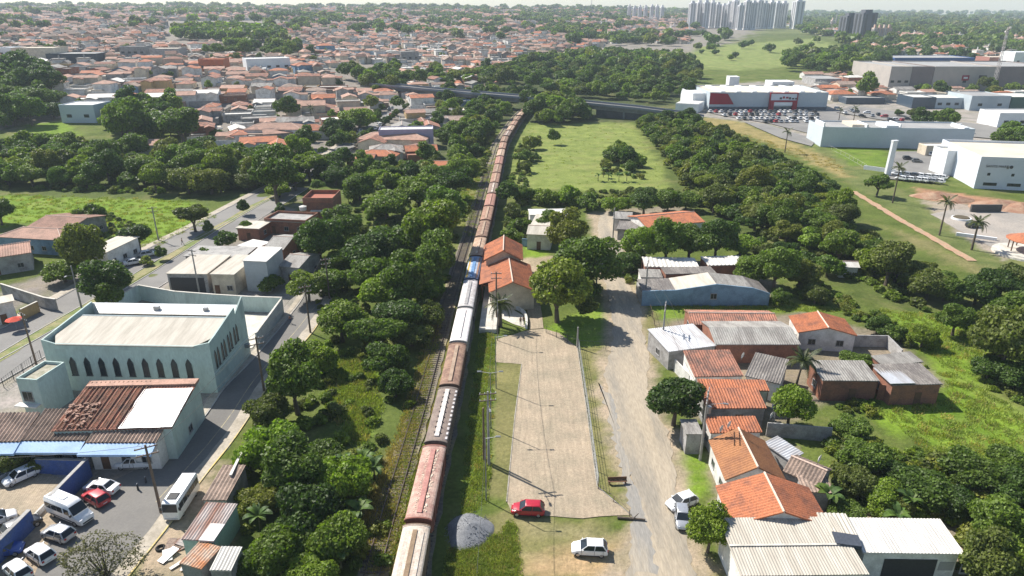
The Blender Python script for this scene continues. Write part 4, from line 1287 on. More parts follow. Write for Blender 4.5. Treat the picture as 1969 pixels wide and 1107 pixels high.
mb.build('canopy', surf('umbrella_red', (0.55, 0.07, 0.04), None, 1, 4, 0.1), um)

# shacks at the foot of the street
cx, cy, rz, L, W = rect((386, 960), (432, 962), (474, 898), 3.0)
house('shack with a dark brown tile roof behind the minibus', cx, cy, rz + .06, L, W, 3.0, 'shed', 0.3, TILE_B, W_GREY, name='shack', cat='shack', corr=0.45, over=0.1, wins=[], group='shacks by the street')
cx, cy, rz, L, W = rect((348, 1036), (412, 1040), (444, 972), 3.0)
sh = house('shack with a long rusty corrugated iron roof', cx, cy, rz, L, W, 3.0, 'shed', 0.35, SHEET_R, surf('wall_mint', (0.36, 0.52, 0.44), None, 1, 4, 0.15), name='shack', cat='shack', corr=0.35, over=0.1, wins=[('f', 0.5)], group='shacks by the street')
MB().box(L * 0.08, -W / 2 - 0.25, 3.05, L / 2 + 0.1, -W / 2 + W * 0.42, 3.25).build('roof_patch', SHEET_Z, sh)
landmark('the rusty roofed shack', (cx, cy))
cx, cy, rz, L, W = rect((345, 1085), (392, 1092), (420, 1050), 2.8)
house('low junk shed with a patchwork orange and white roof', cx, cy, rz - .13, L, W, 2.8, 'shed', 0.2, surf('patched_roof', (0.52, 0.42, 0.33), (0.50, 0.22, 0.10), 0.5, 4, 0.3), W_GREY, name='shack', cat='shack', corr=0.35, over=0.1, wins=[], group='shacks by the street')
cx, cy, rz, L, W = rect((393, 1088), (432, 1092), (448, 1050), 3.0)
house('small white roofed shed against the trees', cx + .6, cy - .4, rz + .1, L, W, 3.0, 'shed', 0.3, SHEET_W, W_GREY, name='shack', cat='shack', corr=0.35, over=0.05, wins=[], group='shacks by the street')
pk = thing('parapet_wall', 'tilted weathered wall with a white coping behind the brown tiled shack', 'wall', tuple(G(452, 958)), math.atan2(*(lambda d: (d.y, d.x))(G(478, 900) - G(452, 958))))
MB().box(0, -.1, -.2, 6.0, .1, 3.4).build('panel', W_GREY, pk); MB().box(-.05, -.16, 3.403, 6.05, .16, 3.55).build('coping', SHEET_W, pk)
rs = random.Random(19)
for i in range(9):
    px, py = 322 + rs.uniform(-6, 60), 1040 + rs.uniform(0, 60)
    sc_ = thing('scrap_sheet', 'loose scrap sheet, %s from the old tyre outwards' % ORD[i], 'scrap sheet', tuple(G(px, py, rs.uniform(.05, .3))), rs.uniform(0, 3), 'scrap sheets by the shacks')
    a, b, h = rs.uniform(.5, 1.1), rs.uniform(.2, .5), rs.uniform(.0, .35)
    MB().hexa([(-a, -b, -.02), (a, -b, h - .02), (a, b, h - .02), (-a, b, -.02)], [(-a, -b, .02), (a, -b, h + .02), (a, b, h + .02), (-a, b, .02)]).build('sheet', rs.choice([SHEET_R, SHEET_Z, WOODD, SHEET_W, TILE_B]), sc_)
ty = thing('old_tyre', 'old tyre lying on the bare ground by the shacks', 'tyre', G(309, 1055))
mb = MB(); n = 14
mb.loft([[((0.42 + 0.13 * math.cos(b)) * math.cos(a), (0.42 + 0.13 * math.cos(b)) * math.sin(a), 0.14 + 0.13 * math.sin(b)) for b in np.linspace(0, 2 * math.pi, 9)[:-1]] for a in np.linspace(0, 2 * math.pi, n + 1)], cap=False)
mb.build('carcass', RUBBER, ty)

# ================================================================ STATION
st = thing('station_building', 'old railway station with steep orange tile roofs beside the train', 'station', G(985, 560))
so = st.location.copy()


def st_roof(P0, P1, P2, h, rise, ridge_y, rm=TILE_N, wall=W_CREAM, eave=0.5):
    cx, cy, rz, L, W = rect(P0, P1, P2, h)
    l, w = L / 2, W / 2
    loc = (cx - so.x, cy - so.y, 0)
    if ridge_y:      # ridge runs away from the viewer
        mb = MB()
        for s in (-1, 1):
            n0 = len(mb.v)
            m2 = MB(); corr_plane(m2, -w, w, (-l, h), (0, h + rise), 0.4, 0.05)
            R_ = [(p[1] * (1 if s < 0 else -1), p[0] * (-1 if s < 0 else 1), p[2]) for p in m2.v]
            mb.add(R_, m2.f)
        mb.build('roof', rm, st, loc, rz)
        MB().rod((0, -w, h + rise + .05), (0, w, h + rise + .05), 0.14, n=6).build('ridge_cap', RIDGE, st, loc, rz)
        prof = [(-l + eave, -0.3), (l - eave, -0.3), (l - eave, h - 0.15), (0, h + rise - 0.3), (-l + eave, h - 0.15)]
        MB().loft([[(x, y, z) for x, z in prof] for y in (-w + eave, w - eave)]).build('wall', wall, st, loc, rz)
    return cx, cy, rz, L, W


st_roof((940, 562), (1032, 560), (1040, 508), 4.1, 2.1, True)
q = st_roof((930, 500), (1006, 500), (1004, 470), 5.6, 2.2, True)
# platform canopy on the train side and the low hip in front
cx, cy, rz, L, W = rect((921, 545), (955, 545), (968, 470), 4.0)
MB().hexa([(-L / 2, -W / 2, 3.7), (L / 2, -W / 2, 4.7), (L / 2, W / 2, 4.7), (-L / 2, W / 2, 3.7)], [(-L / 2, -W / 2, 3.82), (L / 2, -W / 2, 4.82), (L / 2, W / 2, 4.82), (-L / 2, W / 2, 3.82)]).build('platform_canopy', TILE_O, st, (cx - so.x, cy - so.y, 0), rz)
for i in range(4):
    MB().rod((-L / 2 + 0.6, -W / 2 + 0.8 + i * (W - 1.6) / 3, 0), (-L / 2 + 0.6, -W / 2 + 0.8 + i * (W - 1.6) / 3, 3.72), 0.12, n=8).build('post', WOODD, st, (cx - so.x, cy - so.y, 0), rz)
cx, cy, rz, L, W = rect((925, 547), (988, 548), (985, 533), 3.4)
MB().hexa([(-L / 2, -W / 2, 3.1), (L / 2, -W / 2, 3.1), (L / 2, W / 2, 3.9), (-L / 2, W / 2, 3.9)], [(-L / 2, -W / 2, 3.22), (L / 2, -W / 2, 3.22), (L / 2, W / 2, 4.02), (-L / 2, W / 2, 4.02)]).build('porch_roof', TILE_O, st, (cx - so.x, cy - so.y, 0), rz)
for dx, dy in ((5, 0), (2.2, 0)):
    window(st, G(1000 + dx * 4, 560)[0] - so.x, G(1000, 562)[1] - so.y - 0.1, 1.1, 0, 1.1, 1.7)
landmark('the station', st.location)
kind(MB().box(-0.0, 0, -0.3, 3.2, 36, 0.75).build('station_platform', CONC_L, None, (-6.1, 114, 0), R(-1.0)), 'structure')
pw = thing('planter_wall', 'curved white planter wall beside the station path', 'wall', G(995, 612))
mb = MB(); c0 = pw.location
arc = [(972, 590), (985, 592), (1000, 597), (1010, 606), (1013, 620), (1012, 632)]
P = [G(*a) - c0 for a in arc]
mb = strip_mesh(smooth(resample([(p.x + c0.x, p.y + c0.y) for p in P], 0.8), 2), -0.2, 0.2, -0.1, 0.75)
mb.v = [(a - c0.x, b - c0.y, c) for a, b, c in mb.v]
mb.build('rim', W_WHITE, pw)
sheet('planter_floor', TP([(962, 588), (985, 594), (1005, 606), (1010, 630), (985, 622), (960, 610)]), 0.03, CONC_L, 1, 0.05)

# ================================================================ HOUSES RIGHT OF THE DIRT ROAD
GR = 'houses along the dirt road'
cx, cy, rz, L, W = rect((1425, 1107), (1672, 1104), (1592, 1000), 4.0)
big = house('big house with a pale corrugated roof at the bottom of the dirt road', cx, cy, rz, L, W, 4.0, 'shed', 0.5, SHEET_L, W_WHITE, corr=0.3, amp=0.028, group=GR, wins=[('f', -5), ('f', 0), ('f', 4)])
MB().box(-L / 2 - 0.02, -0.2, 4.3, L / 2 + 0.02, 0.05, 4.36).build('sheet_lap', CONC_L, big)
cx, cy, rz, L, W = rect((1660, 1062), (1856, 1065), (1832, 1003), 3.8)
bw = house('house wing with a bright white corrugated roof and an open dark carport', cx, cy, rz, L, W, 3.8, 'shed', 0.4, SHEET_W, W_WHITE, corr=0.34, amp=0.025, group=GR, wins=[('f', -6), ('f', 6), ('r', 0)], doors=0)
MB().box(-2.6, -W / 2 + 0.28, 0.02, 2.8, -W / 2 + 0.345, 2.7).build('carport_opening', DARKM, bw)
MB().box(3.1, -W / 2 + 0.30, 1.3, 4.6, -W / 2 + 0.345, 2.4).build('shutter', WFRAME, bw)
MB().hexa([(-L / 2 - 2.6, -1.9, 3.98), (-L / 2 - 0.15, -2.2, 3.96), (-L / 2 + 0.15, -0.6, 4.02), (-L / 2 - 2.4, -0.2, 4.06)], [(-L / 2 - 2.6, -1.9, 4.5), (-L / 2 - 0.15, -2.2, 4.4), (-L / 2 + 0.15, -0.6, 4.44), (-L / 2 - 2.4, -0.2, 4.55)]).build('roof_hatch', surf('opening_shade', (0.06, 0.07, 0.09), None, 1, 4, 0.2), bw)  # dark block standing in for the shaded opening where the roofs meet
cx, cy, rz, L, W = rect((1592, 1030), (1650, 1032), (1640, 990), 4.3)
house('narrow link roof of cream sheets between the two pale roofs', cx, cy, rz, L, W, 4.3, 'shed', 0.2, SHEET_L, W_WHITE, corr=0.45, amp=0.05, group=GR, wins=[], over=0.1)


def gable_away(label, eL, eR, ridge_n, ridge_f, h, rise, rm, wm, corr=0.42, **kw):
    """gable whose ridge runs away from the viewer; eL, eR the near eave ends; ridge ends surveyed at ridge height"""
    a, b = G(*eL, h), G(*eR, h)
    rn, rf = G(*ridge_n, h + rise), G(*ridge_f, h + rise)
    d = rf - rn; L = d.length; ang = math.atan2(d.y, d.x)
    side = Vector((-d.y, d.x, 0)).normalized()
    W = 2 * max(abs((a - rn).dot(side)), abs((b - rn).dot(side)))
    c = (rn + rf) / 2
    return house(label, c.x, c.y, ang, L, W, h, 'gable', rise, rm, wm, corr=corr, **kw)


o1 = gable_away('house with a bright orange gable roof next to the big pale roof', (1412, 1000), (1592, 1000), (1508, 984), (1470, 908), 3.6, 2.0, TILE_N, W_WHITE, group=GR, over=0.3)
landmark('the bright orange roofed house', o1.location)
gable_away('house with a dull brown-orange gable roof and a white side wall', (1396, 926), (1507, 918), (1458, 898), (1420, 822), 3.6, 1.9, surf('roof_tile_dull', (0.36, 0.165, 0.075), (0.27, 0.125, 0.065), 0.4, 5, 0.25), W_WHITE, group=GR, over=0.3)
for (P0, P1, P2, h, rf, rise, rm, wm, corr, lab) in (
        ((1366, 832), (1466, 830), (1464, 806), 3.2, 'shed', 0.6, TILE_N, W_WHITE, 0.4, 'narrow orange tiled lean-to with satellite dishes'),
        ((1319, 835), (1352, 835), (1348, 806), 3.2, 'flat', 0, SHEET_G, W_GREY, 0, 'tiny grey flat roofed annex beside the power pole'),
        ((1358, 785), (1474, 784), (1474, 755), 3.3, 'shed', 0.9, TILE_O, W_GREY, 0.42, 'grey house with a ribbed orange tile roof behind the round street tree'),
        ((1346, 746), (1478, 748), (1476, 737), 3.6, 'shed', 0.4, TILE_N, W_WHITE, 0.4, 'narrow strip of orange roof along a dark gap'),
        ((1336, 724), (1430, 722), (1411, 682), 3.5, 'shed', 1.0, TILE_W, W_WHITE, 0.45, 'house with a mottled old brown tile roof'),
        ((1432, 722), (1500, 738), (1494, 690), 3.3, 'shed', 0.4, SHEET_D, W_WHITE, 0.4, 'house with a dark grey sheet roof and white edge wall'),
        ((1286, 676), (1378, 664), (1362, 622), 3.5, 'shed', 0.4, SHEET_Z, W_GREY, 0.4, 'house with a silvery zinc sheet roof at the roadside'),
        ((1376, 662), (1540, 662), (1470, 617), 3.6, 'gable', 1.0, SHEET_G, W_BRICK, 0.4, 'wide brick house with a long grey sheet roof'),
        ((1330, 624), (1500, 626), (1494, 597), 3.0, 'gable', 0.9, TILE_W, W_BRICK, 0.42, 'long low house with an old red tile roof behind the grey sheets'),
        ((1582, 731), (1692, 732), (1652, 698), 3.6, 'shed', 0.5, SHEET_G, W_BRICK, 0.4, 'brick shed with a plain grey sheet roof near the coconut palm'),
        ((1700, 704), (1776, 695), (1750, 678), 3.4, 'shed', 0.3, SHEET_G, W_BRICK, 0.4, 'rear brick shed with a brown-grey roof at the field edge'),
        ((1716, 740), (1813, 738), (1776, 702), 3.6, 'shed', 0.4, SHEET_D, W_BRICK, 0.4, 'front brick shed with a dark brown roof at the field edge'),
        ((1505, 905), (1575, 935), (1572, 890), 3.0, 'gable', 1.0, TILE_B, W_GREY, 0.42, 'old shed with a grey-brown tile roof behind the orange gables'),
        ((1545, 945), (1604, 948), (1590, 915), 2.9, 'shed', 0.3, TILE_B, W_GREY, 0.42, 'small lean-to with dark old tiles beside the shrubs'),
        ((1470, 850), (1520, 884), (1505, 850), 2.8, 'shed', 0.3, SHEET_Z, W_GREY, 0.4, 'small lean-to of grey zinc behind the dull orange roof')):
    cx, cy, rz, L, W = rect(P0, P1, P2, h)
    w_ = [('f', 0.6), ('l', 0.0)] if L > 5 else []
    hh = house(lab, cx, cy, rz, L, max(W, 2.5), h, rf, rise, rm, wm, corr=corr, amp=0.06 if rm in (TILE_W, TILE_N, TILE_O) else 0.04, over=0.18, group=GR, wins=w_, ridge=rm.name.startswith('roof_tile'))
    if 'mottled' in lab:
        landmark('the mottled tile roofed house', (cx, cy))
        MB().box(L / 2 - 0.1, -W / 2, 3.5, L / 2 + 0.15, -W / 2 + 0.3, 3.9)
    if 'front brick shed' in lab:
        landmark('the brick sheds', (cx, cy))
        MB().box(-L / 2 - 0.3, -W / 2, 3.75, -L * 0.05, W * 0.35, 3.85).build('roof_patch', SHEET_Z, hh)
og = gable_away('house with a new orange gable roof at the edge of the green field', (1536, 640), (1642, 636), (1594, 630), (1572, 598), 3.3, 1.2, TILE_N, W_WHITE, group=GR, over=0.25)
wall_line('garden_wall', 'dark garden wall between the new orange roof and the brick sheds', [(1528, 642), (1708, 645), (1735, 672)], 2.2, 0.2, W_GREY, None)
wall_line('garden_wall', 'rough brick garden wall joining the two brick sheds', [(1690, 738), (1716, 742)], 2.6, 0.2, W_BRICK, None)
wall_line('garden_wall', 'dark brick garden wall behind the orange gables', [(1475, 812), (1600, 822)], 2.2, 0.2, W_GREY, None)
wall_line('garden_wall', 'low white wall along the roadside by the mottled roof', [(1298, 690), (1335, 728)], 2.2, 0.2, W_WHITE, None)
for (px, py, z, lab) in ((1491, 792, 3.4, 'blue-black water tank on a post beside the fruit tree'), (1600, 585, 0, '')):
    if lab:
        q = thing('water_tank', lab, 'water tank', G(px, py, z - 0.6) - Vector((0, 0, z - 0.6)))
        MB().rod((0, 0, 0), (0, 0, z), 0.12, n=6).build('post', STEEL, q)
        MB().rod((0, 0, z), (0, 0, z + 0.7), 0.55, 0.6, 12).build('drum', surf('tank_dark', (0.03, 0.05, 0.08), None, 1, 4, 0.1, rough=0.4), q)
        MB().rod((0, 0, z + 0.703), (0, 0, z + 0.85), 0.63, 0.3, 12).build('lid', DARKM, q)
for (px, py, z, lab) in ((1387, 826, 3.7, 'white satellite dish on the left of the orange lean-to'), (1402, 818, 3.9, 'white satellite dish on top of the orange lean-to'), (1484, 800, 3.2, 'white satellite dish beside the dark water tank'), (1576, 884, 4.3, 'white satellite dish on the old grey-brown shed'),
                         (1428, 685, 3.9, 'white satellite dish on the dark grey roof edge')):
    d = thing('satellite_dish', lab, 'satellite dish', G(px, py, z) - Vector((0, 0, 0.3)), 0.8, 'white satellite dishes')
    mb = MB(); vs = [(0, 0.12, 0.5)]
    for r in (0.25, 0.5):
        vs += [(r * math.cos(a), 0.12 - 0.5 * r * r - 0.1 * math.sin(a) * r, 0.5 + r * math.sin(a)) for a in np.linspace(0, 2 * math.pi, 11)[:-1]]
    fs = [(0, 1 + i, 1 + (i + 1) % 10) for i in range(10)] + [(1 + i, 11 + i, 11 + (i + 1) % 10, 1 + (i + 1) % 10) for i in range(10)]
    b = mb.add(vs, fs).build('bowl', SHEET_W, d); b.modifiers.new('thickness', 'SOLIDIFY').thickness = 0.03
    MB().rod((0, 0.15, -0.4), (0, 0.12, 0.45), 0.04, n=6).rod((0, 0, 0.5), (0, -0.5, 0.45), 0.02, n=5).build('arm', STEEL, d)

# blue house and the white sheets behind it
cx, cy, rz, L, W = rect((1236, 556), (1482, 556), (1440, 532), 3.6)
bh = thing('blue_house', 'long blue walled house with a patched pale roof beside the dirt road', 'house', (cx, cy, 0), rz)
X, Y = L / 2, W / 2
prof = [(-X, 3.2), (-X * 0.48, 3.4), (X * 0.15, 4.7), (X * 0.72, 3.9), (X, 2.7)]
MB().loft([[(-X, y, -0.4), (X, y, -0.4)] + [(x, y, z) for x, z in prof[::-1]] for y in (-Y, -Y + 0.25)][::-1]).build('wall', W_BLUE, bh)
MB().box(-X, -Y + 0.253, -0.4, X, Y, 2.5).build('rear_wall', W_GREY, bh)
for i, (a, b, mt) in enumerate(((0, 1, SHEET_D), (1, 2, SHEET_L), (2, 3, SHEET_G), (3, 4, SHEET_D))):
    (x0, z0), (x1, z1) = prof[a], prof[b]
    z0 -= 0.18; z1 -= 0.18
    MB().hexa([(x0 + .01, -Y + 0.26, z0), (x1 - .01, -Y + 0.26, z1), (x1 - .01, Y, z1), (x0 + .01, Y, z0)], [(x0 + .01, -Y + 0.26, z0 + 0.1), (x1 - .01, -Y + 0.26, z1 + 0.1), (x1 - .01, Y, z1 + 0.1), (x0 + .01, Y, z0 + 0.1)]).build('roof', mt, bh)
window(bh, X * 0.12, -Y, 1.5, 0, 1.3, 1.2)
landmark('the blue walled house', (cx, cy))
wall_line('garden_wall', 'whitewashed end wall of the blue house by the track', [(1232, 535), (1240, 556)], 3.0, 0.25, W_WHITE)
for (P0, P1, P2, h, rf, rise, rm, wm, lab) in (
        ((1240, 512), (1345, 514), (1346, 497), 3.4, 'shed', 0.2, SHEET_W, W_BRICK, 'white wavy sheet roof behind the blue house, nearer the track'),
        ((1362, 510), (1438, 508), (1436, 492), 3.3, 'shed', 0.2, SHEET_W, W_BRICK, 'white wavy sheet roof behind the blue house, under the trees'),
        ((1280, 527), (1378, 525), (1366, 512), 3.4, 'flat', 0, SHEET_D, W_BRICK, 'dark flat roofed block between blue house and white sheets'),
        ((1232, 533), (1275, 534), (1274, 518), 3.0, 'flat', 0, SHEET_G, W_WHITE, 'small pale flat roof at the gate of the blue house')):
    cx, cy, rz, L, W = rect(P0, P1, P2, h)
    house(lab, cx, cy, rz, L, W, h, rf, rise, rm, wm, corr=0.9 if 'wavy' in lab else 0, amp=0.07, over=0.1, wins=[], ridge=False)
cx, cy, rz, L, W = rect((1240, 435), (1352, 424), (1346, 404), 4.0)
lo = house('long low house with a bright orange roof behind the dark hedge trees', cx, cy, rz, L, W + 2, 4.0, 'gable', 1.3, TILE_N, W_WHITE, corr=0.42, wins=[('f', -5), ('f', 0), ('f', 5)])
cx, cy, rz, L, W = rect((1178, 420), (1215, 422), (1214, 408), 3.4)
house('small grey roofed house at the head of the dirt road', cx, cy, rz, L, W, 3.4, 'flat', 0, SHEET_G, W_WHITE, wins=[('f', 0)])
cx, cy, rz, L, W = rect((1185, 440), (1238, 444), (1236, 425), 3.0)
house('carport with a dark grey sheet roof beside the bright orange house', cx, cy, rz, L, W, 3.0, 'flat', 0, SHEET_D, W_GREY, name='carport', cat='carport', wins=[])
landmark('the long orange house', lo.location)
for (P0, P1, P2, h, rf, rise, rm, lab) in (
        ((1012, 450), (1060, 452), (1055, 432), 4.0, 'gable', 1.0, SHEET_L, 'old white house with a pale sheet roof behind the station'),
        ((1020, 432), (1085, 436), (1080, 418), 4.2, 'shed', 0.6, SHEET_L, 'white house with a slanted pale roof behind the station'),
        ((1018, 413), (1098, 412), (1096, 401), 4.0, 'flat', 0, SHEET_W, 'flat white roofed outbuilding behind the station houses')):
    cx, cy, rz, L, W = rect(P0, P1, P2, h)
    house(lab, cx, cy, rz, L, W, h, rf, rise, rm, W_WHITE, corr=0, over=0.2)
wall_line('station_yard_wall', 'shaded grey-blue wall behind the station lawn', [(1003, 458), (1050, 462)], 2.0, 0.2, W_BLUE)
hut = house('tiny white hut between the woods and the open field', *rect((1620, 515), (1652, 516), (1650, 503), 2.6)[:3], 4.5, 3.5, 2.6, 'gable', 0.8, SHEET_W, W_WHITE, name='hut', cat='hut', wins=[])

# ================================================================ VEHICLES
PAINT = {'white': paint('paint_white', (0.80, 0.80, 0.80)), 'silver': paint('paint_silver', (0.50, 0.51, 0.53), 0.3, 0.5), 'red': paint('paint_red', (0.42, 0.012, 0.03)),
         'black': paint('paint_black', (0.02, 0.02, 0.024)), 'blue': paint('paint_blue', (0.02, 0.07, 0.30)), 'grey': paint('paint_grey', (0.13, 0.135, 0.14), 0.3, 0.4), 'dred': paint('paint_dull_red', (0.45, 0.03, 0.04))}
CGLASS = glassmat('car_glass', (0.012, 0.016, 0.02), 0.06)
LAMP_W = surf('headlight_lens', (0.75, 0.76, 0.78), None, 1, 4, 0.05, rough=0.15)
LAMP_R = surf('taillight_lens', (0.35, 0.01, 0.012), None, 1, 4, 0.05, rough=0.2)
RIM = surf('wheel_rim', (0.42, 0.42, 0.43), None, 1, 4, 0.1, rough=0.35, metal=0.7)
PLATE = surf('number_plate', (0.55, 0.55, 0.56), None, 1, 4, 0.05)
TRIM = surf('bumper_trim', (0.035, 0.035, 0.037), None, 1, 6, 0.1, rough=0.6)

# side outlines: (x, top height, half width); cabin: floor front/back, roof front/back
CAR = {
    'hatch': dict(L=3.95, st=[(-1.97, .62, .70), (-1.90, .88, .80), (-1.5, .96, .84), (-.5, .95, .86), (.75, .95, .86), (1.2, .90, .84), (1.75, .76, .78), (1.97, .58, .66)], cab=(.98, -1.86, .25, -1.45), roof=1.50, cw=(.80, .62)),
    'sedan': dict(L=4.5, st=[(-2.22, .66, .70), (-2.15, .96, .80), (-1.5, 1.02, .85), (-.5, .97, .87), (.85, .96, .87), (1.35, .90, .85), (2.0, .75, .78), (2.22, .58, .66)], cab=(1.15, -1.62, .40, -.95), roof=1.46, cw=(.81, .60)),
    'suv': dict(L=4.3, st=[(-2.12, .75, .72), (-2.05, 1.02, .84), (-1.6, 1.08, .88), (-.5, 1.07, .90), (.85, 1.06, .90), (1.3, 1.02, .88), (1.9, .90, .82), (2.12, .66, .70)], cab=(1.10, -2.0, .45, -1.62), roof=1.66, cw=(.84, .66)),
    'pickup': dict(L=4.9, st=[(-2.42, .80, .78), (-2.38, 1.02, .84), (-1.6, 1.04, .86), (-.5, 1.02, .88), (1.0, 1.0, .88), (1.5, .96, .86), (2.2, .84, .80), (2.42, .62, .68)], cab=(1.30, -.55, .65, -.35), roof=1.62, cw=(.82, .66)),
}
_cars = {}


def wheel(parent, x, y, r=0.31, w=0.2):
    s = 1 if y > 0 else -1
    key = 'wheel_%.2f_%d' % (r, s)
    if key not in _cars:
        _cars[key] = MB().rod((0, -w / 2, 0), (0, w / 2, 0), r, n=14).mesh(key, RUBBER)
        _cars[key + 'r'] = MB().rod((0, s * (w / 2 + .002), 0), (0, s * (w / 2 + .02), 0), r * 0.66, r * 0.6, n=10).mesh(key + '_rim', RIM)
    o = obj('wheel', _cars[key], parent, (x, y, r))
    obj('rim', _cars[key + 'r'], o)
    return o


def rounded(o, a=48):
    o.data.polygons.foreach_set('use_smooth', [True] * len(o.data.polygons))
    o.data.set_sharp_from_angle(angle=R(a))
    return o


def make_car(kd, col, label, group=None, simple=False):
    c = CAR[kd]; pm = PAINT[col]
    t = thing('parked_car', label, 'car', group=group)
    rings = []
    for x, zt, w in c['st']:
        zb = 0.24 if abs(x) < c['L'] / 2 - 0.1 else 0.36
        zm = (zb + zt) / 2 + 0.05
        rings.append([(x, -w * .94, zb), (x, w * .94, zb), (x, w, zb + .12), (x, w * 1.0, zm), (x, w * .95, zt - .05), (x, w * .80, zt), (x, -w * .80, zt), (x, -w * .95, zt - .05), (x, -w, zm), (x, -w, zb + .12)])
    body = MB().loft(rings).build('body', pm, t)
    rounded(body)
    f0, b0, f1, b1 = c['cab']; zr = c['roof']; w0, w1 = c['cw']
    zb = 0.93 if kd != 'suv' else 1.04
    if kd == 'pickup':
        zb = 0.99
    bot = [(b0, -w0, zb), (f0, -w0, zb), (f0, w0, zb), (b0, w0, zb)]
    top = [(b1, -w1, zr - .06), (f1, -w1, zr - .06), (f1, w1, zr - .06), (b1, w1, zr - .06)]
    MB().hexa(bot, top).build('window', CGLASS, t)
    mb = MB()                                                     # roof panel with pillars
    r0 = [(b1 - .03, -w1 - .02, zr - .07), (f1 + .05, -w1 - .02, zr - .07), (f1 + .05, w1 + .02, zr - .07), (b1 - .03, w1 + .02, zr - .07)]
    r1 = [(b1 + .02, -w1 + .02, zr - .01), (f1 - .02, -w1 + .02, zr - .01), (f1 - .02, w1 - .02, zr - .01), (b1 + .02, w1 - .02, zr - .01)]
    r2 = [(b1 + .16, -w1 + .14, zr + .02), (f1 - .16, -w1 + .14, zr + .02), (f1 - .16, w1 - .14, zr + .02), (b1 + .16, w1 - .14, zr + .02)]
    mb.loft([r0, r1, r2])
    for s in (-1, 1):
        for (xb, xt) in ((f0, f1), (b0, b1), ((f0 + b0) / 2 - .05, (f1 + b1) / 2)):
            mb.rod((xb, s * (w0 + .005), zb - .02), (xt, s * (w1 + .01), zr - .05), 0.05 if xb != b0 else 0.075, n=5)
    rounded(mb.build('roof', pm, t))
    hl = c['L'] / 2
    for s in (-1, 1):
        wheel(t, hl * .64, s * .74); wheel(t, -hl * .64, s * .74)
        if simple:
            continue
        MB().hexa([(hl - .22, s * .42, .62), (hl - .08, s * .42, .60), (hl - .13, s * .68, .60), (hl - .27, s * .72, .62)][::s], [(hl - .28, s * .42, .76), (hl - .13, s * .42, .72), (hl - .18, s * .68, .72), (hl - .33, s * .71, .76)][::s]).build('headlight', LAMP_W, t)
        MB().box(-hl - .005, min(s * .50, s * .72), .66, -hl + .14, max(s * .50, s * .72), .86).build('taillight', LAMP_R, t)
        MB().hexa([(f0 - .30, s * (w0 + .02), .96), (f0 - .16, s * (w0 + .02), .96), (f0 - .16, s * (w0 + .2), .98), (f0 - .26, s * (w0 + .2), .98)][::s], [(f0 - .30, s * (w0 + .02), 1.06), (f0 - .2, s * (w0 + .02), 1.06), (f0 - .2, s * (w0 + .2), 1.1), (f0 - .26, s * (w0 + .2), 1.1)][::s]).build('mirror', pm, t)
    if not simple:
        for s in (-1, 1):                                            # door seams, sill and wheel arches
            y0, y1 = sorted((s * .80, s * .905))
            sm = MB()
            for xs_ in ((f0 + b0) / 2 - .05, f0 - .12, b0 + .42):
                sm.box(xs_ - .012, y0, .36, xs_ + .012, y1 if kd != 'hatch' else s * .872 if s > 0 else y1, .92)
            sm.box(-hl * .5, min(s * .80, s * .875), .25, hl * .5, max(s * .80, s * .875), .34)
            sm.build('door_seam', TRIM, t)
        MB().box(hl - .06, -.55, .34, hl + .01, .55, .46).build('grille', TRIM, t)
        MB().box(-hl - .015, -.24, .52, -hl + .05, .24, .63).build('number_plate', PLATE, t)
    if kd == 'pickup':
        MB().box(-hl + .12, -.70, 1.02, -.62, .70, 1.06).build('bed_liner', TRIM, t)
    return t


def car(kd, col, px, py, head, label, group=None, z=0.03, up=None):
    """px, py: surveyed ground point under the middle; head: compass heading of the nose in degrees from +x"""
    p = G(px, py, 0) if up is None else T(px, py)
    key = (kd, col, up is not None)
    loc = (p.x, p.y, p.z + (z if up is None else up))
    if key not in _cars:
        t = make_car(kd, col, label, group, simple=up is not None)
        t.location = loc; t.rotation_euler = (0, 0, R(head))
        _cars[key] = t
        return t
    t = copy_tree(_cars[key], loc, R(head), label)
    if group:
        t['group'] = group
    elif 'group' in t:
        del t['group']
    return t


car('hatch', 'red', 1015, 986, 176, 'dark red hatchback parked across the end of the paved plaza')
car('hatch', 'white', 1133, 1062, 176, 'white hatchback parked alone on the bare ground at the bottom')
car('hatch', 'white', 1310, 972, 205, 'white hatchback half under the round tree by the dirt road')
car('hatch', 'silver', 1311, 1002, 262, 'silver hatchback almost hidden behind the round roadside tree')
LOT = 'cars parked beside the blue yard wall'
car('sedan', 'white', 197, 944, 168, 'white saloon car parked nose to the blue wall, beyond the red car', LOT)
car('hatch', 'dred', 186, 964, 150, 'red car tucked between the white van and the white saloon', LOT)
car('hatch', 'silver', 114, 1033, 160, 'silver hatchback next to the white van', LOT)
car('hatch', 'white', 79, 1072, 150, 'white hatchback with a clean roof between silver hatchback and the frame edge', LOT)
car('hatch', 'white', 36, 1104, 146, 'white hatchback cut by the bottom edge of the picture', LOT)
YARD = 'cars in the paved yard'
car('hatch', 'white', 42, 922, 233, 'white car on the yard paving under the hedge', YARD)
car('sedan', 'silver', 4, 920, 236, 'silver saloon beside the white car under the hedge', YARD)
car('hatch', 'white', -4, 1006, 40, 'white car behind the blue wall, cut by the frame edge', YARD)
car('hatch', 'blue', 8, 1066, 20, 'blue hatchback at the foot of the blue wall')
car('hatch', 'black', 44, 1018, 52, 'dark car in the shade of the blue wall')
car('pickup', 'white', 262, 896, 184, 'white pickup in the shade of the blue awnings')
car('hatch', 'white', 286, 492, 35, 'white car parked by the garden wall along the avenue', 'cars along the avenue')
car('sedan', 'white', 258, 508, 35, 'white saloon half behind the avenue shrub', 'cars along the avenue')
car('sedan', 'grey', 428, 604, 5, 'grey car against the inside of the teal yard wall')
car('hatch', 'silver', 207, 604, 40, 'silver car at the corner of the teal yard wall')


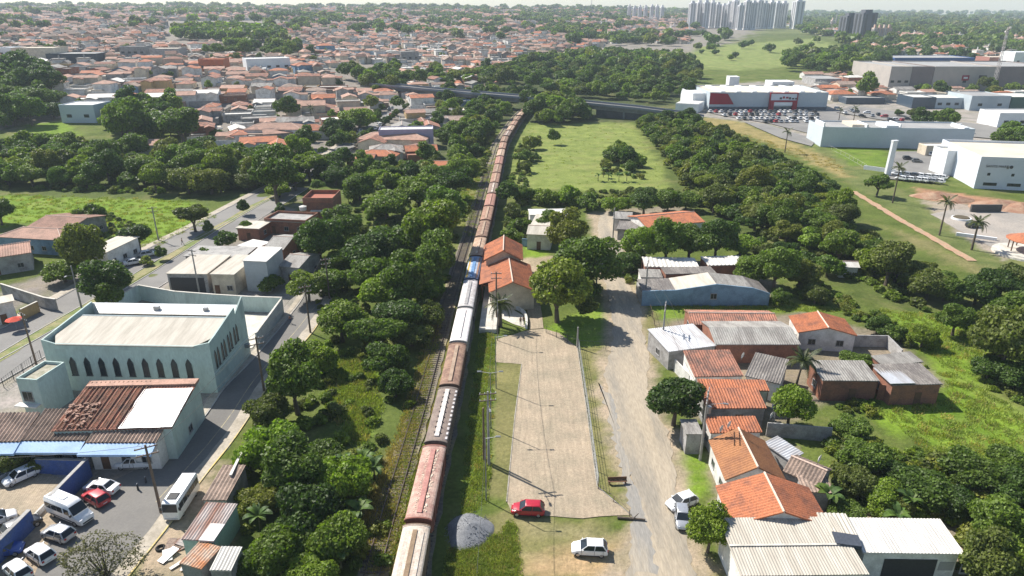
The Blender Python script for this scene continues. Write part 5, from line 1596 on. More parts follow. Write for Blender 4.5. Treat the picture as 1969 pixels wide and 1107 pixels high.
def make_van(px, py, head):
    p = G(px, py)
    t = thing('passenger_van', 'tall white passenger van parked in the row by the blue wall', 'van', (p.x, p.y, 0.03), R(head))
    st = [(-2.95, 2.45, .90), (-2.85, 2.62, .97), (0.9, 2.62, .97), (1.35, 2.40, .95), (2.05, 1.35, .95), (2.80, 1.05, .90), (2.98, .75, .80)]
    rings = []
    for x, zt, w in st:
        tw = w * (0.80 if zt > 2 else .92)
        rings.append([(x, -w * .95, .32), (x, w * .95, .32), (x, w, .6), (x, w, min(1.2, zt - .1)), (x, w * .95, max(zt - .35, zt * .9)), (x, tw, zt), (x, -tw, zt), (x, -w * .95, max(zt - .35, zt * .9)), (x, -w, min(1.2, zt - .1)), (x, -w, .6)])
    rounded(MB().loft(rings).build('body', PAINT['white'], t))
    MB().hexa([(1.38, -.80, 2.30), (2.02, -.86, 1.42), (2.02, .86, 1.42), (1.38, .80, 2.30)], [(1.42, -.80, 2.36), (2.07, -.86, 1.46), (2.07, .86, 1.46), (1.42, .80, 2.36)]).build('windscreen', CGLASS, t)
    for s in (-1, 1):
        for x0, x1 in ((-2.7, -1.75), (-1.65, -.75), (-.65, .25), (.55, 1.35)):
            y0, y1 = sorted((s * .93, s * .985))
            MB().box(x0, y0, 1.35, x1, y1, 2.08).build('window', CGLASS, t)
        wheel(t, 1.95, s * .86, .35); wheel(t, -1.85, s * .86, .35)
        MB().box(2.72, min(s * .5, s * .85), .85, 2.93, max(s * .5, s * .85), 1.02).build('headlight', LAMP_W, t)
        MB().box(-2.975, min(s * .78, s * .92), 1.0, -2.9, max(s * .78, s * .92), 1.7).build('taillight', LAMP_R, t)
        MB().box(1.75, min(s * .98, s * 1.2), 1.4, 1.9, max(s * .98, s * 1.2), 1.72).build('mirror', TRIM, t)
        y0, y1 = sorted((s * .96, s * .99))
        MB().box(-2.3, y0, .55, 2.0, y1, .66).build('side_trim', TRIM, t)
    MB().box(-.9, -.35, 2.622, -.1, .35, 2.70).build('roof_vent', PLATE, t)
    MB().box(-2.2, -.6, 2.622, -1.2, .5, 2.66).build('roof_hatch', PLATE, t)
    MB().box(2.9, -.6, .4, 3.0, .6, .58).build('bumper', TRIM, t)


make_van(138, 994, -24)


_a, _b = G(337, 992), G(374, 935)
HEAD = math.degrees(math.atan2(_a.y - _b.y, _a.x - _b.x))


def make_minibus(px, py, head):
    p = G(px, py)
    t = thing('minibus', 'white minibus parked at the kerb in front of the shacks', 'minibus', (p.x, p.y, 0.03), R(head), None, (0.82, 0.92, 0.95))
    st = [(-3.5, 2.55, .98), (-3.4, 2.75, 1.05), (3.1, 2.75, 1.05), (3.35, 2.62, 1.03), (3.5, 1.5, 1.0), (3.55, .9, .97)]
    rings = [[(x, -w * .97, .35), (x, w * .97, .35), (x, w, .6), (x, w, 1.3), (x, w * .96, zt - .18), (x, w * .85, zt), (x, -w * .85, zt), (x, -w * .96, zt - .18), (x, -w, 1.3), (x, -w, .6)] if zt > 1.6 else
             [(x, -w * .97, .35), (x, w * .97, .35), (x, w, .5), (x, w, zt * .7), (x, w * .98, zt * .9), (x, w * .9, zt), (x, -w * .9, zt), (x, -w * .98, zt * .9), (x, -w, zt * .7), (x, -w, .5)] for x, zt, w in st]
    rounded(MB().loft(rings).build('body', PAINT['white'], t))
    MB().hexa([(3.37, -.9, 2.5), (3.37, .9, 2.5), (3.52, .94, 1.45), (3.52, -.94, 1.45)], [(3.40, -.9, 2.5), (3.40, .9, 2.5), (3.55, .94, 1.45), (3.55, -.94, 1.45)]).build('windscreen', CGLASS, t)
    MB().box(-3.54, -.85, 1.5, -3.47, .85, 2.4).build('rear_window', CGLASS, t)
    for s in (-1, 1):
        for i in range(5):
            y0, y1 = sorted((s * .99, s * 1.06))
            MB().box(-3.2 + i * 1.25, y0, 1.42, -2.05 + i * 1.25, y1, 2.28).build('window', CGLASS, t)
        wheel(t, 2.2, s * .92, .4); wheel(t, -2.1, s * .92, .4)
        MB().box(3.5, min(s * .55, s * .9), .75, 3.58, max(s * .55, s * .9), .92).build('headlight', LAMP_W, t)
        MB().box(3.2, min(s * 1.05, s * 1.3), 1.6, 3.35, max(s * 1.05, s * 1.3), 2.0).build('mirror', TRIM, t)
        MB().box(-3.56, min(s * .75, s * .95), .8, -3.48, max(s * .75, s * .95), 1.2).build('taillight', LAMP_R, t)
    MB().box(1.2, -.6, 2.752, 2.6, .6, 2.86).build('roof_unit', TRIM, t)
    MB().box(3.5, -.8, .42, 3.62, .8, .62).build('bumper', PLATE, t)


make_minibus(352, 972, HEAD)

# ================================================================ GRAVEL HEAP
def heap(name, label, cat, px, py, rx, ry, h, mat, rz=0.0):
    p = G(px, py)
    o = thing(name, label, cat, (p.x, p.y, 0), rz)
    n, k = 40, 14
    vs = [(0, 0, h)]; rs = random.Random(5)
    for j in range(1, k + 1):
        r = j / k
        for i in range(n):
            a = 2 * math.pi * i / n
            w = 1 + 0.06 * math.sin(3 * a + 1) + 0.04 * math.sin(5 * a)
            z = h * (1 - r ** 1.25) * (1 + 0.05 * math.sin(2 * a)) + rs.uniform(-.02, .02) * (r < 0.98)
            vs.append((rx * r * w * math.cos(a), ry * r * w * math.sin(a), z if j < k else -0.1))
    fs = [(0, 1 + i, 1 + (i + 1) % n) for i in range(n)] + [(1 + (j - 1) * n + i, 1 + j * n + i, 1 + j * n + (i + 1) % n, 1 + (j - 1) * n + (i + 1) % n) for j in range(1, k) for i in range(n)]
    hp_ = MB().add(vs, fs).build('heap', mat, o)
    hp_.data.polygons.foreach_set('use_smooth', [True] * len(fs))
    mb = MB()
    for i in range(500):
        a = rs.uniform(0, 6.28); r = math.sqrt(rs.random()) * 1.08
        x, y = rx * r * math.cos(a), ry * r * math.sin(a); z = max(0.0, h * (1 - min(r, 1) ** 1.25)); s = rs.uniform(0.025, 0.055)
        mb.hexa([(x - s, y - s, z - s), (x + s, y - s, z - s * .5), (x + s, y + s, z - s), (x - s, y + s, z - s)], [(x - s * .6, y - s * .7, z + s), (x + s * .7, y - s * .6, z + s * .8), (x + s * .5, y + s * .7, z + s), (x - s * .6, y + s * .5, z + s)])
    kind(mb.build('stones', mat, o), 'stuff')
    return o


GRV = surf('crushed_stone', (0.20, 0.205, 0.215), (0.15, 0.155, 0.165), 1.5, 9, 0.3, bmp=0.15)
gh = heap('gravel_heap', 'grey heap of crushed stone beside the train', 'gravel heap', 903, 1022, 2.7, 3.2, 1.15, GRV)
landmark('the gravel heap', gh.location)

# ================================================================ POLES, LAMPS, FENCES
POLE = surf('pole_concrete', (0.34, 0.325, 0.30), (0.27, 0.26, 0.24), 1, 6, 0.15)
POLE_W = surf('pole_wood', (0.17, 0.12, 0.09), (0.12, 0.09, 0.07), 1, 6, 0.2)
WIRE = surf('wire', (0.05, 0.05, 0.05), None, 1, 4, 0.1, rough=0.6)
POLES = {}


def pole(px, py, h, label, arm=1.0, wood=False, lamp=False, head=0.0, up=False, transformer=False):
    p = T(px, py) if up else G(px, py)
    t = thing('utility_pole', label, 'utility pole', tuple(p), head, 'utility poles')
    MB().rod((0, 0, -0.3), (0, 0, h), 0.19, 0.12, 8).build('mast', POLE_W if wood else POLE, t)
    if arm:
        for z in (h - 0.35, h - 1.3)[:2 if h > 8 else 1]:
            c = MB().box(-arm, -0.06, z - 0.06, arm, 0.06, z + 0.06).build('crossarm', POLE_W, t)
            for x in (-arm * .9, -arm * .35, arm * .35, arm * .9):
                MB().rod((x, 0, z + 0.06), (x, 0, z + 0.26), 0.05, 0.035, 6).build('insulator', LAMP_W, c)
    if lamp:
        MB().rod((0, 0, h - 2), (0, -2.0, h - 1.4), 0.04, n=6).build('lamp_arm', STEEL, t)
        MB().box(-0.12, -2.6, h - 1.47, 0.12, -1.95, h - 1.33).build('lamp_head', STEEL, t)
    if transformer:
        MB().rod((0, -.35, h - 3.2), (0, -.35, h - 2.2), 0.28, n=10).build('transformer', STEEL, t)
    POLES[label] = p + Vector((0, 0, h - 0.1))
    return t


def lamp_post(px, py, h, label, arms=(1,), up=False):
    p = T(px, py) if up else G(px, py)
    t = thing('lamp_post', label, 'street lamp', tuple(p), 0, 'plaza lamp posts')
    MB().rod((0, 0, -.2), (0, 0, h), 0.085, 0.05, 8).build('mast', STEEL, t)
    for s in arms:
        MB().rod((0, 0, h - .1), (s * 1.5, 0.1, h + .12), 0.035, n=6).build('lamp_arm', SHEET_W, t)
        MB().hexa([(s * 1.5 - .32, -.02, h + .06), (s * 1.5 + .32, -.02, h + .06), (s * 1.5 + .32, .22, h + .06), (s * 1.5 - .32, .22, h + .06)], [(s * 1.5 - .28, .0, h + .18), (s * 1.5 + .28, .0, h + .18), (s * 1.5 + .28, .2, h + .18), (s * 1.5 - .28, .2, h + .18)]).build('lamp_head', STEEL, t)
    return t


lamp_post(935, 962, 9.0, 'lamp post beside the gravel heap end of the plaza')
lamp_post(944, 823, 9.0, 'lamp post halfway along the grass strip by the train', (1, -1))
lamp_post(954, 746, 9.0, 'lamp post at the top of the grass strip by the train')
lamp_post(957, 655, 8.0, 'lamp post next to the station planter')
pole(940, 893, 11.0, 'thick concrete utility pole between train and plaza', 1.1, lamp=True, head=0.15)
pole(931, 884, 8.0, 'thin brown wooden pole leaning by the thick concrete pole', 0, wood=True)
pole(955, 616, 10.0, 'wooden utility pole in front of the palm by the station', 1.0, wood=True)
pole(310, 985, 9.5, 'dark utility pole at the kerb beside the minibus', 1.2, wood=True, head=0.5)
pole(508, 752, 9.5, 'dark utility pole on the street verge past the church', 1.1, wood=True, head=0.5)
pole(597, 640, 9.5, 'dark utility pole at the bend of the church street', 1.1, wood=True, head=0.5)
pole(634, 575, 9.0, 'utility pole at the top of the church street', 1.0, wood=True, head=0.5)
pole(70, 700, 9.5, 'wooden pole beside the church porch', 1.0, wood=True, head=-0.5)
pole(157, 592, 9.0, 'thin concrete pole on the avenue median', 0, lamp=True)
pole(384, 566, 10.0, 'concrete pole in front of the cream workshop', 1.0, head=-0.4)
pole(305, 462, 9.0, 'pole at the edge of the bright green field', 1.1, head=0.3)
pole(1346, 884, 10.5, 'grey concrete pole with cross arms behind the round street tree', 1.3, head=1.2, transformer=True, lamp=True)
pole(1272, 672, 9.0, 'concrete pole at the corner of the zinc roof', 1.1, head=1.3)
pole(1240, 580, 9.0, 'leaning pale pole at the blue house corner', 0.9, head=1.3)
pole(1178, 465, 9.0, 'pole at the head of the dirt road', 1.0, head=1.3)
pole(1146, 560, 8.5, 'slim pole beside the big dark tree by the station', 0.8, head=1.3)
pole(1110, 668, 4.0, 'short steel post at the plaza corner', 0)


def wire_run(name, label, pts, sag=0.9, r=0.022):
    o = thing(name, label, 'power line', (0, 0, 0), group='overhead wires')
    for a, b in zip(pts, pts[1:]):
        n = 10
        q = [a.lerp(b, i / n) - Vector((0, 0, 4 * sag * (i / n) * (1 - i / n))) for i in range(n + 1)]
        mb = MB()
        for c, d in zip(q, q[1:]):
            mb.rod(c, d, r, n=4, cap=False)
        mb.build('wire', WIRE, o)


kk = list(POLES)
gp = lambda s: POLES[[k for k in kk if s in k][0]]
for dx in (-0.9, 0.9):
    o = Vector((dx, 0, 0))
    wire_run('overhead_wire', 'overhead wire of the church street, on the %s side' % ('church' if dx < 0 else 'railway'), [gp('minibus') + o, gp('verge past') + o, gp('bend of') + o, gp('top of the church') + o])
    wire_run('overhead_wire', 'overhead wire of the dirt road, on the %s side' % ('plaza' if dx < 0 else 'house'), [gp('cross arms') + o, gp('zinc roof') + o, gp('blue house corner') + o, gp('head of the dirt') + o])
wire_run('overhead_wire', 'overhead wire running beside the train past the station', [Vector((-3, 45, 10.5)), gp('thick concrete') , gp('palm by the station')])
wire_run('overhead_wire', 'overhead wire from the minibus pole across the lot', [gp('minibus'), Vector((-75, 62, 10))])


def fence(name, label, px, h, step, mat, rails=2, cat='fence', bars=0):
    pts = [G(*a) for a in px]
    t = thing(name, label, cat, tuple(pts[0]))
    o = pts[0]
    P = resample([(p.x, p.y) for p in pts], step)
    if name == 'mesh_fence':
        P = resample([(p.x, p.y) for p in pts], step)
    for x, y in P:
        MB().rod((x - o.x, y - o.y, -.1), (x - o.x, y - o.y, h), 0.05, n=6).build('post', mat, t)
    for k in range(rails):
        z = h * (0.95 - 0.75 * k / max(rails - 1, 1))
        mb = MB()
        for a, b in zip(P, P[1:]):
            mb.rod((a[0] - o.x, a[1] - o.y, z), (b[0] - o.x, b[1] - o.y, z), 0.025, n=5)
        mb.build('rail', mat, t)
    if bars:
        B = resample([(p.x, p.y) for p in pts], bars)
        mb = MB()
        for x, y in B:
            mb.rod((x - o.x, y - o.y, .1), (x - o.x, y - o.y, h), 0.016, n=4, cap=False)
        kind(mb.build('bars', mat, t), 'stuff')
    return t


fence('railing', 'steel railing along the dirt road side of the plaza', [(1112, 668), (1130, 790), (1150, 938)], 1.8, 3.0, STEEL, 4)
fence('railing', 'dark railing under the round tree at the plaza corner', [(1050, 640), (1112, 668), (1165, 672)], 1.5, 2.5, DARKM, 2, bars=0.4)  # near-black colour carries the tree shadow lying over this railing
fence('railing', 'low railing at the foot of the plaza by the dirt road', [(1150, 940), (1180, 965), (1210, 992)], 0.9, 2.5, POLE_W, 1)
fence('railing', 'dark fence beside the church porch along the avenue', [(8, 745), (80, 690)], 1.7, 2.2, DARKM, 2, bars=0.5)
fence('paddock_fence', 'rickety post fence between blue house lawn and dirt road', [(1250, 598), (1262, 640), (1276, 680)], 1.4, 2.5, POLE_W, 2)
fence('field_fence', 'post fence between the open verge and the hospital lawn', [(1590, 285), (1625, 302), (1665, 325)], 1.8, 4.0, CONC_L, 2)
b = thing('bench', 'dark wooden bench on the verge between plaza and dirt road', 'bench', G(1187, 930), 0.05)
MB().box(-1.2, -.22, .42, 1.2, .22, .48).build('seat', WOODD, b); MB().box(-1.2, .2, .5, 1.2, .26, .9).build('backrest', WOODD, b)
for x in (-1, 1):
    MB().box(x - .06, -.2, 0, x + .06, .2, .42).build('leg', WOODD, b)
lg = thing('log', 'fallen grey log at the corner of plaza and dirt road', 'log', G(1212, 998, 0.15), -0.2)
MB().rod((-1.5, 0, 0), (1.7, 0.2, 0.05), 0.17, 0.11, 8).rod((0.3, 0, 0.1), (0.9, 0.6, 0.5), 0.07, 0.04, 6).build('trunk', BARK, lg)
for (px, py, lab) in ((266, 942, 'short dark bollard in the middle of the street'), (281, 928, 'low dark post near the pickup')):
    q = thing('bollard', lab, 'bollard', G(px, py))
    MB().rod((0, 0, 0), (0, 0, 0.9), 0.14, 0.10, 10).build('post', DARKM, q); MB().rod((0, 0, 0.903), (0, 0, 1.0), 0.11, 0.05, 10).build('cap', STEEL, q)

# ================================================================ PEOPLE
SKIN = surf('skin', (0.28, 0.15, 0.10), None, 1, 5, 0.05, rough=0.6)
HAIR = surf('hair', (0.02, 0.015, 0.012), None, 1, 5, 0.2)
CL = {'navy': surf('cloth_navy', (0.03, 0.045, 0.11), None, 1, 5, 0.15), 'dark': surf('cloth_dark', (0.025, 0.025, 0.03), None, 1, 5, 0.15), 'red': surf('cloth_red', (0.30, 0.05, 0.04), None, 1, 5, 0.15), 'grey': surf('cloth_grey', (0.14, 0.14, 0.15), None, 1, 5, 0.15)}


def person(loc, head, top, bottom, label, stride=0.25):
    t = thing('person', label, 'person', loc, head)
    J = {'pel': (0, 0, .95, .15), 'waist': (0, 0, 1.10, .135), 'chest': (0.01, 0, 1.30, .165), 'neck': (.01, 0, 1.47, .055), 'head0': (.03, 0, 1.57, .085), 'head1': (.03, 0, 1.68, .08)}
    for s, n in ((1, 'l'), (-1, 'r')):
        k = stride * s
        J.update({n + 'hip': (0, .1 * s, .90, .095), n + 'knee': (k * .5 + .03, .1 * s, .49, .06), n + 'ank': (k, .1 * s, .09, .042), n + 'toe': (k + .17, .11 * s, .04, .04),
                  n + 'sh': (0, .19 * s, 1.40, .06), n + 'elb': (-k * .35, .24 * s, 1.13, .042), n + 'wri': (-k * .6 + .06, .25 * s, .90, .03), n + 'han': (-k * .6 + .09, .25 * s, .80, .035)})
    E_ = [('pel', 'waist'), ('waist', 'chest'), ('chest', 'neck'), ('neck', 'head0'), ('head0', 'head1')]
    for n in 'lr':
        E_ += [('pel', n + 'hip'), (n + 'hip', n + 'knee'), (n + 'knee', n + 'ank'), (n + 'ank', n + 'toe'), ('chest', n + 'sh'), (n + 'sh', n + 'elb'), (n + 'elb', n + 'wri'), (n + 'wri', n + 'han')]
    keys = list(J)
    me = bpy.data.meshes.new('person_body')
    me.from_pydata([J[k][:3] for k in keys], [(keys.index(a), keys.index(b)) for a, b in E_], [])
    o = obj('body', me, t)
    sk = o.modifiers.new('skin', 'SKIN')
    for v, k in zip(me.skin_vertices[0].data if me.skin_vertices else [], keys):
        v.radius = (J[k][3], J[k][3])
    if not me.skin_vertices:
        pass
    o.modifiers.new('subdiv', 'SUBSURF').levels = 1
    o.modifiers['subdiv'].render_levels = 1
    # clothing and skin by height, in one material
    nm = 'person_%s_%s' % (top, bottom)
    if nm not in MATS:
        m, nt, p = newmat(nm)
        tc = N(nt, 'ShaderNodeTexCoord'); sp = N(nt, 'ShaderNodeSeparateXYZ'); nt.links.new(tc.outputs['Object'], sp.inputs[0])
        cu = lambda c: CL[c].node_tree.nodes['Principled BSDF']
        tops = {'navy': (.03, .045, .11), 'dark': (.025, .025, .03), 'red': (.3, .05, .04), 'grey': (.14, .14, .15)}
        r = ramp(nt, sp.outputs['Z'], [(0.0, (.02, .02, .02)), (0.08, tops[bottom]), (0.95, tops[top]), (1.46, (.28, .15, .10))])
        [n for n in nt.nodes if n.type == 'VALTORGB'][0].color_ramp.interpolation = 'CONSTANT'
        mp = N(nt, 'ShaderNodeMath', operation='DIVIDE'); nt.links.new(sp.outputs['Z'], mp.inputs[0]); mp.inputs[1].default_value = 1.8
        rn = [n for n in nt.nodes if n.type == 'VALTORGB'][0]
        for e in rn.color_ramp.elements:
            e.position = min(e.position / 1.8, 1)
        nt.links.new(mp.outputs[0], rn.inputs[0])
        nt.links.new(r, p.inputs['Base Color']); p.inputs['Roughness'].default_value = 0.8
        MATS[nm] = m
    me.materials.append(MATS[nm])
    hb_ = MB(); n = 10
    hb_.loft([[(.02 + r * math.cos(a), r * math.sin(a), z) for a in np.linspace(0, 6.283, n + 1)[:-1]] for z, r in ((1.62, .098), (1.68, .102), (1.74, .085), (1.785, .04))])
    hb_.build('hair', HAIR, t)
    return t


person(tuple(G(559, 622)), R(250), 'dark', 'navy', 'person in dark clothes walking down the church street', 0.3)
person(tuple(G(1001, 625)), R(270), 'navy', 'dark', 'person in navy standing by the white planter wall', 0.08)
person(tuple(G(1007, 624)), R(265), 'grey', 'dark', 'person in grey standing beside the one in navy', 0.06)
person(tuple(G(351, 470)), R(30), 'grey', 'dark', 'person walking along the avenue by the green field', 0.3)

# ================================================================ VIADUCT
VCON = surf('viaduct_concrete', (0.20, 0.205, 0.21), (0.13, 0.135, 0.145), 0.15, 2, 0.2)
vp = []
for px, py, z in ((700, 158, 14), (760, 165, 13), (820, 171, 12), (880, 176, 11), (950, 182, 10.2), (1010, 187, 9.6), (1080, 193, 9.0), (1150, 200, 8.2), (1230, 208, 7.0), (1300, 217, 5.2), (1350, 226, 3.6)):
    g = G(px, py, z); vp.append((g.x, g.y, g.z))
v2 = resample([(a, b) for a, b, c in vp], 6.0)
vz = np.interp([p[0] for p in v2], [p[0] for p in vp], [p[2] for p in vp])
nn = normals2(v2)
vi = thing('viaduct', 'long grey concrete viaduct crossing over the railway', 'viaduct', (0, 0, 0))


def vband(name, o0, o1, z0, z1, mat):
    mb = MB()
    mb.loft([[(x + nx * o0, y + ny * o0, z + z0), (x + nx * o1, y + ny * o1, z + z0), (x + nx * o1, y + ny * o1, z + z1), (x + nx * o0, y + ny * o0, z + z1)] for (x, y), (nx, ny), z in zip(v2, nn, vz)])
    return mb.build(name, mat, vi)


vband('deck', -5.2, 5.2, -0.5, -0.05, VCON)
vband('road_surface', -4.6, 4.6, -0.045, 0.0, ASPH)
for s in (-1, 1):
    a, b = sorted((s * 4.9, s * 5.25)); vband('parapet', a, b, -0.045, 0.95, surf('viaduct_parapet', (0.22, 0.24, 0.28), (0.17, 0.185, 0.22), 0.2, 2, 0.15))
    a, b = sorted((s * 3.2, s * 3.8)); vband('girder', a, b, -2.4, -0.505, VCON)
acc = 0
for i in range(4, len(v2) - 4, 5):
    (x, y), (nx, ny), z = v2[i], nn[i], vz[i]
    e = elev(x, y)
    if z - e < 4 or abs(x - np.interp(y, [p[1] for p in trk], [p[0] for p in trk])) < 4:
        continue
    for s in (-1, 1):
        MB().rod((x + nx * s * 3.5, y + ny * s * 3.5, e - 1), (x + nx * s * 3.5, y + ny * s * 3.5, z - 2.4), 0.6, n=10).build('pier', VCON, vi)
seg = [(p, n_, z) for p, n_, z in zip(v2, nn, vz) if 44 < p[0] < 78]
MB().loft([[(x + nx * a, y + ny * a, z + zz) for a, zz in ((-3.0, -9.5), (3.0, -9.5), (3.0, -2.42), (-3.0, -2.42))] for (x, y), (nx, ny), z in seg]).build('underdeck_shade', surf('underdeck_shade_dark', (0.075, 0.08, 0.09), (0.05, 0.055, 0.06), .3, 2, .2), vi)  # near-black fill added below the deck, standing in for the shade there
landmark('the viaduct', v2[len(v2) // 2])

# ================================================================ BIG BUILDINGS BEYOND
GL_B = glassmat('shop_glass', (0.035, 0.05, 0.07), 0.15)
M_SHOP = surf('shop_cladding', (0.42, 0.47, 0.50), (0.36, 0.41, 0.44), 0.1, 2, 0.08)
M_RED = surf('shop_red', (0.30, 0.015, 0.03), (0.25, 0.015, 0.03), 0.2, 3, 0.1)
M_WHT = surf('clean_white', (0.74, 0.75, 0.75), (0.66, 0.67, 0.68), 0.15, 2, 0.06)
M_TAN = surf('pale_tan_roof', (0.62, 0.55, 0.44), (0.52, 0.46, 0.37), 0.12, 2, 0.1)
M_MALL = surf('mall_beige', (0.42, 0.38, 0.34), (0.36, 0.33, 0.30), 0.1, 2, 0.1)
M_MALLB = surf('mall_brown', (0.22, 0.185, 0.175), (0.19, 0.16, 0.155), 0.1, 2, 0.1)
M_BLUE = surf('warehouse_blue', (0.05, 0.11, 0.33), (0.06, 0.12, 0.28), 0.1, 2, 0.1)
M_GRF = surf('grey_far_roof', (0.34, 0.335, 0.32), (0.28, 0.275, 0.27), 0.1, 2, 0.12)


def block(name, label, cat, x0, x1, yb, hpx, depth, wm, rm, par=0.5, group=None, wins=0, yb2=None, winrows=1):
    """block whose front foot runs between surveyed points (x0,yb) and (x1,yb2); hpx its front height as seen"""
    a = T(x0, yb); b = T(x1, yb2 or yb)
    d = b - a; d.z = 0; L = d.length; d.normalize()
    n = Vector((-d.y, d.x, 0))
    h = hpx * (a.y * math.cos(PITCH) + (CAM_H - a.z) * math.sin(PITCH)) / F_PX * 1.06
    c = (a + b) / 2 + n * depth / 2
    z = min(a.z, b.z)
    t = thing(name, label, cat, (c.x, c.y, z), math.atan2(d.y, d.x), group)
    X, Y = L / 2, depth / 2
    MB().box(-X, -Y, -3, X, Y, h).build('wall', wm, t)
    MB().box(-X + .31, -Y + .31, h + .003, X - .31, Y - .31, h + .12).build('roof', rm, t)
    if par:
        p = MB()
        for q in ((-X, -Y, X, -Y + .3), (-X, Y - .3, X, Y), (-X, -Y + .3, -X + .3, Y - .3), (X - .3, -Y + .3, X, Y - .3)):
            p.box(q[0], q[1], h + .003, q[2], q[3], h + par)
        p.build('parapet', wm, t)
    for r in range(winrows):
        for i in range(wins):
            x = -X + (i + .5) * L / wins
            w = min(2.4, L / wins * .55)
            MB().box(x - w / 2, -Y - .06, h * (r + .35) / (winrows + .1), x + w / 2, -Y - .003, h * (r + .35) / (winrows + .1) + min(1.5, h * .3 / winrows)).build('window', GLASS, t)
    return t, X, Y, h


# the long store with red portal
s, X, Y, h = block('hardware_store', 'long grey hardware store with a red portal beyond the car park', 'store', 1362, 1588, 212, 30, 42, M_SHOP, M_TAN, 0.6)
MB().box(-X - .0, -Y - .12, -.2, X, -Y - .003, h * .22).build('shopfront', GL_B, s)
MB().hexa([(-X + .2, -Y - .2, h * .36), (-X + X * .42, -Y - .2, h * .36), (-X + X * .42, -Y - .003, h * .36), (-X + .2, -Y - .003, h * .36)], [(-X + .2, -Y - .2, h * 1.02), (-X + X * .30, -Y - .2, h * .98), (-X + X * .30, -Y - .003, h * .98), (-X + .2, -Y - .003, h * 1.02)]).build('red_panel', M_RED, s)
px0, px1 = X * .01, X * .48
MB().box(px0, -Y - 1.6, 0, px0 + 2.6, -Y - .01, h * .52).box(px1 - 2.6, -Y - 1.6, 0, px1, -Y - .01, h * .52).box(px0, -Y - 1.4, h * .52, px1, -Y - .01, h * .60).box(px0, -Y - 1.4, h * .60, px0 + .5, -Y - .01, h * 1.0).box(px1 - .5, -Y - 1.4, h * .60, px1, -Y - .01, h * 1.0).box(px0, -Y - 1.4, h * 1.0, px1, -Y - .01, h * 1.06).build('portal', M_RED, s)
MB().box(px0 + .51, -Y - 1.0, h * .61, px1 - .51, -Y - .02, h * .99).build('sign_board', surf('sign_pale', (0.60, 0.64, 0.70), None, 1, 3, .05), s)
for i, (wd, hh) in enumerate(((1.6, 1.2), (1.4, 1.2), (1.8, 1.0), (1.5, 1.3), (1.6, .9), (1.9, .9))):    # blurred lettering, word shapes only
    x = px0 + 5.6 + i * 1.75
    MB().box(x, -Y - 1.06, h * .66 + (.5 if i in (1, 2) else 0), x + wd * .85, -Y - 1.003, h * .66 + hh + (.5 if i in (1, 2) else 0)).build('sign_mark', M_RED if i in (1, 2) else DARKM, s)
MB().box(px0 + 2.7, -Y - 1.2, h * .30, px1 - 2.7, -Y - .13, h * .50).build('canopy', M_WHT, s)
for i in range(7):
    x = -X + X * .2 + i * X * .27
    MB().hexa([(x, -Y + 3, h + .125), (x + 3.0, -Y + 3, h + .125), (x + 3.0, Y - 3, h + .125), (x, Y - 3, h + .125)], [(x + .2, -Y + 3, h + .9), (x + 2.8, -Y + 3, h + .9), (x + 2.8, Y - 3, h + .9), (x + .2, Y - 3, h + .9)]).build('roof_light', M_WHT, s)
landmark('the hardware store', s.location)
block('store_annex', 'white stepped annex at the end of the hardware store', 'annex', 1330, 1363, 208, 24, 30, M_WHT, M_WHT, 0.8)
block('store_shed', 'low bright white shed below the store annex', 'shed', 1298, 1342, 214, 15, 16, M_WHT, SHEET_W, 0, yb2=217)
block('roof_tower', 'small white tower behind the hardware store roof', 'tower', 1401, 1420, 168, 18, 10, M_WHT, M_WHT, 0.3)
block('small_shop', 'white building with a dark window band behind the hardware store', 'building', 1484, 1526, 170, 11, 16, M_WHT, M_WHT, 0.3, wins=3)
block('grey_hall', 'grey roofed hall behind the orange roofs', 'hall', 1566, 1616, 166, 13, 25, W_GREY, M_GRF, 0.2)
# long white block with stepped parapets
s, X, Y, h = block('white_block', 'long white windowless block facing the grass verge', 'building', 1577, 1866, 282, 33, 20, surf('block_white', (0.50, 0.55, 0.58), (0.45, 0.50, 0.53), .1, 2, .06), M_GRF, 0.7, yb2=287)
for x, w, hh in ((-X + .2, .5, 2.4), (-X * .42, .5, 1.9), (-X * .16, 5, 1.6), (X * .02, .5, 2.2), (X * .86, 2.0, 1.2)):
    MB().box(x, -Y + .31, h + .125, x + w, Y * .2, h + hh).build('parapet_step', M_WHT, s)
MB().box(-X * .58, -Y + 3, h + .125, -X * .36, Y - 4, h + 1.4).build('roof_room', M_TAN, s)
landmark('the long white block', s.location)
# clinic with lettering
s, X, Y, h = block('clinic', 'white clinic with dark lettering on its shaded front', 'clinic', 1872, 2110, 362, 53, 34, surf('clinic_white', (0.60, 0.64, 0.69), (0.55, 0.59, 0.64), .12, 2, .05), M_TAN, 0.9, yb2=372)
for i in range(5):
    x = -X + 3 + i * 7.2
    MB().box(x, -Y - .05, h * .46, x + .9, -Y - .003, h * .46 + .9).build('window', GLASS, s)
    MB().box(x - .5, -Y - .05, h * .12, x + 3.6, -Y - .003, h * .12 + 1.0).build('window', GLASS, s)
fc = bpy.data.curves.new('lettering', 'FONT'); fc.body = 'SANTE MARE'; fc.size = 1.15; fc.extrude = 0.04
fo = obj('lettering', fc, s, (-X + 2.0, -Y - .06, h * .74)); fo.rotation_euler = (R(90), 0, 0)
fc.materials.append(DARKM)
lm = bpy.data.meshes.new_from_object(fo.evaluated_get(bpy.context.evaluated_depsgraph_get()))
lo_ = obj('lettering', lm, s, fo.location.copy()); lo_.rotation_euler = (R(90), 0, 0)
lm.materials.clear(); lm.materials.append(DARKM)
bpy.data.objects.remove(fo)
MB().rod((-X + 9.6, -Y - .1, h * .77), (-X + 9.6, -Y - .003, h * .77), .55, n=12).build('emblem', DARKM, s)
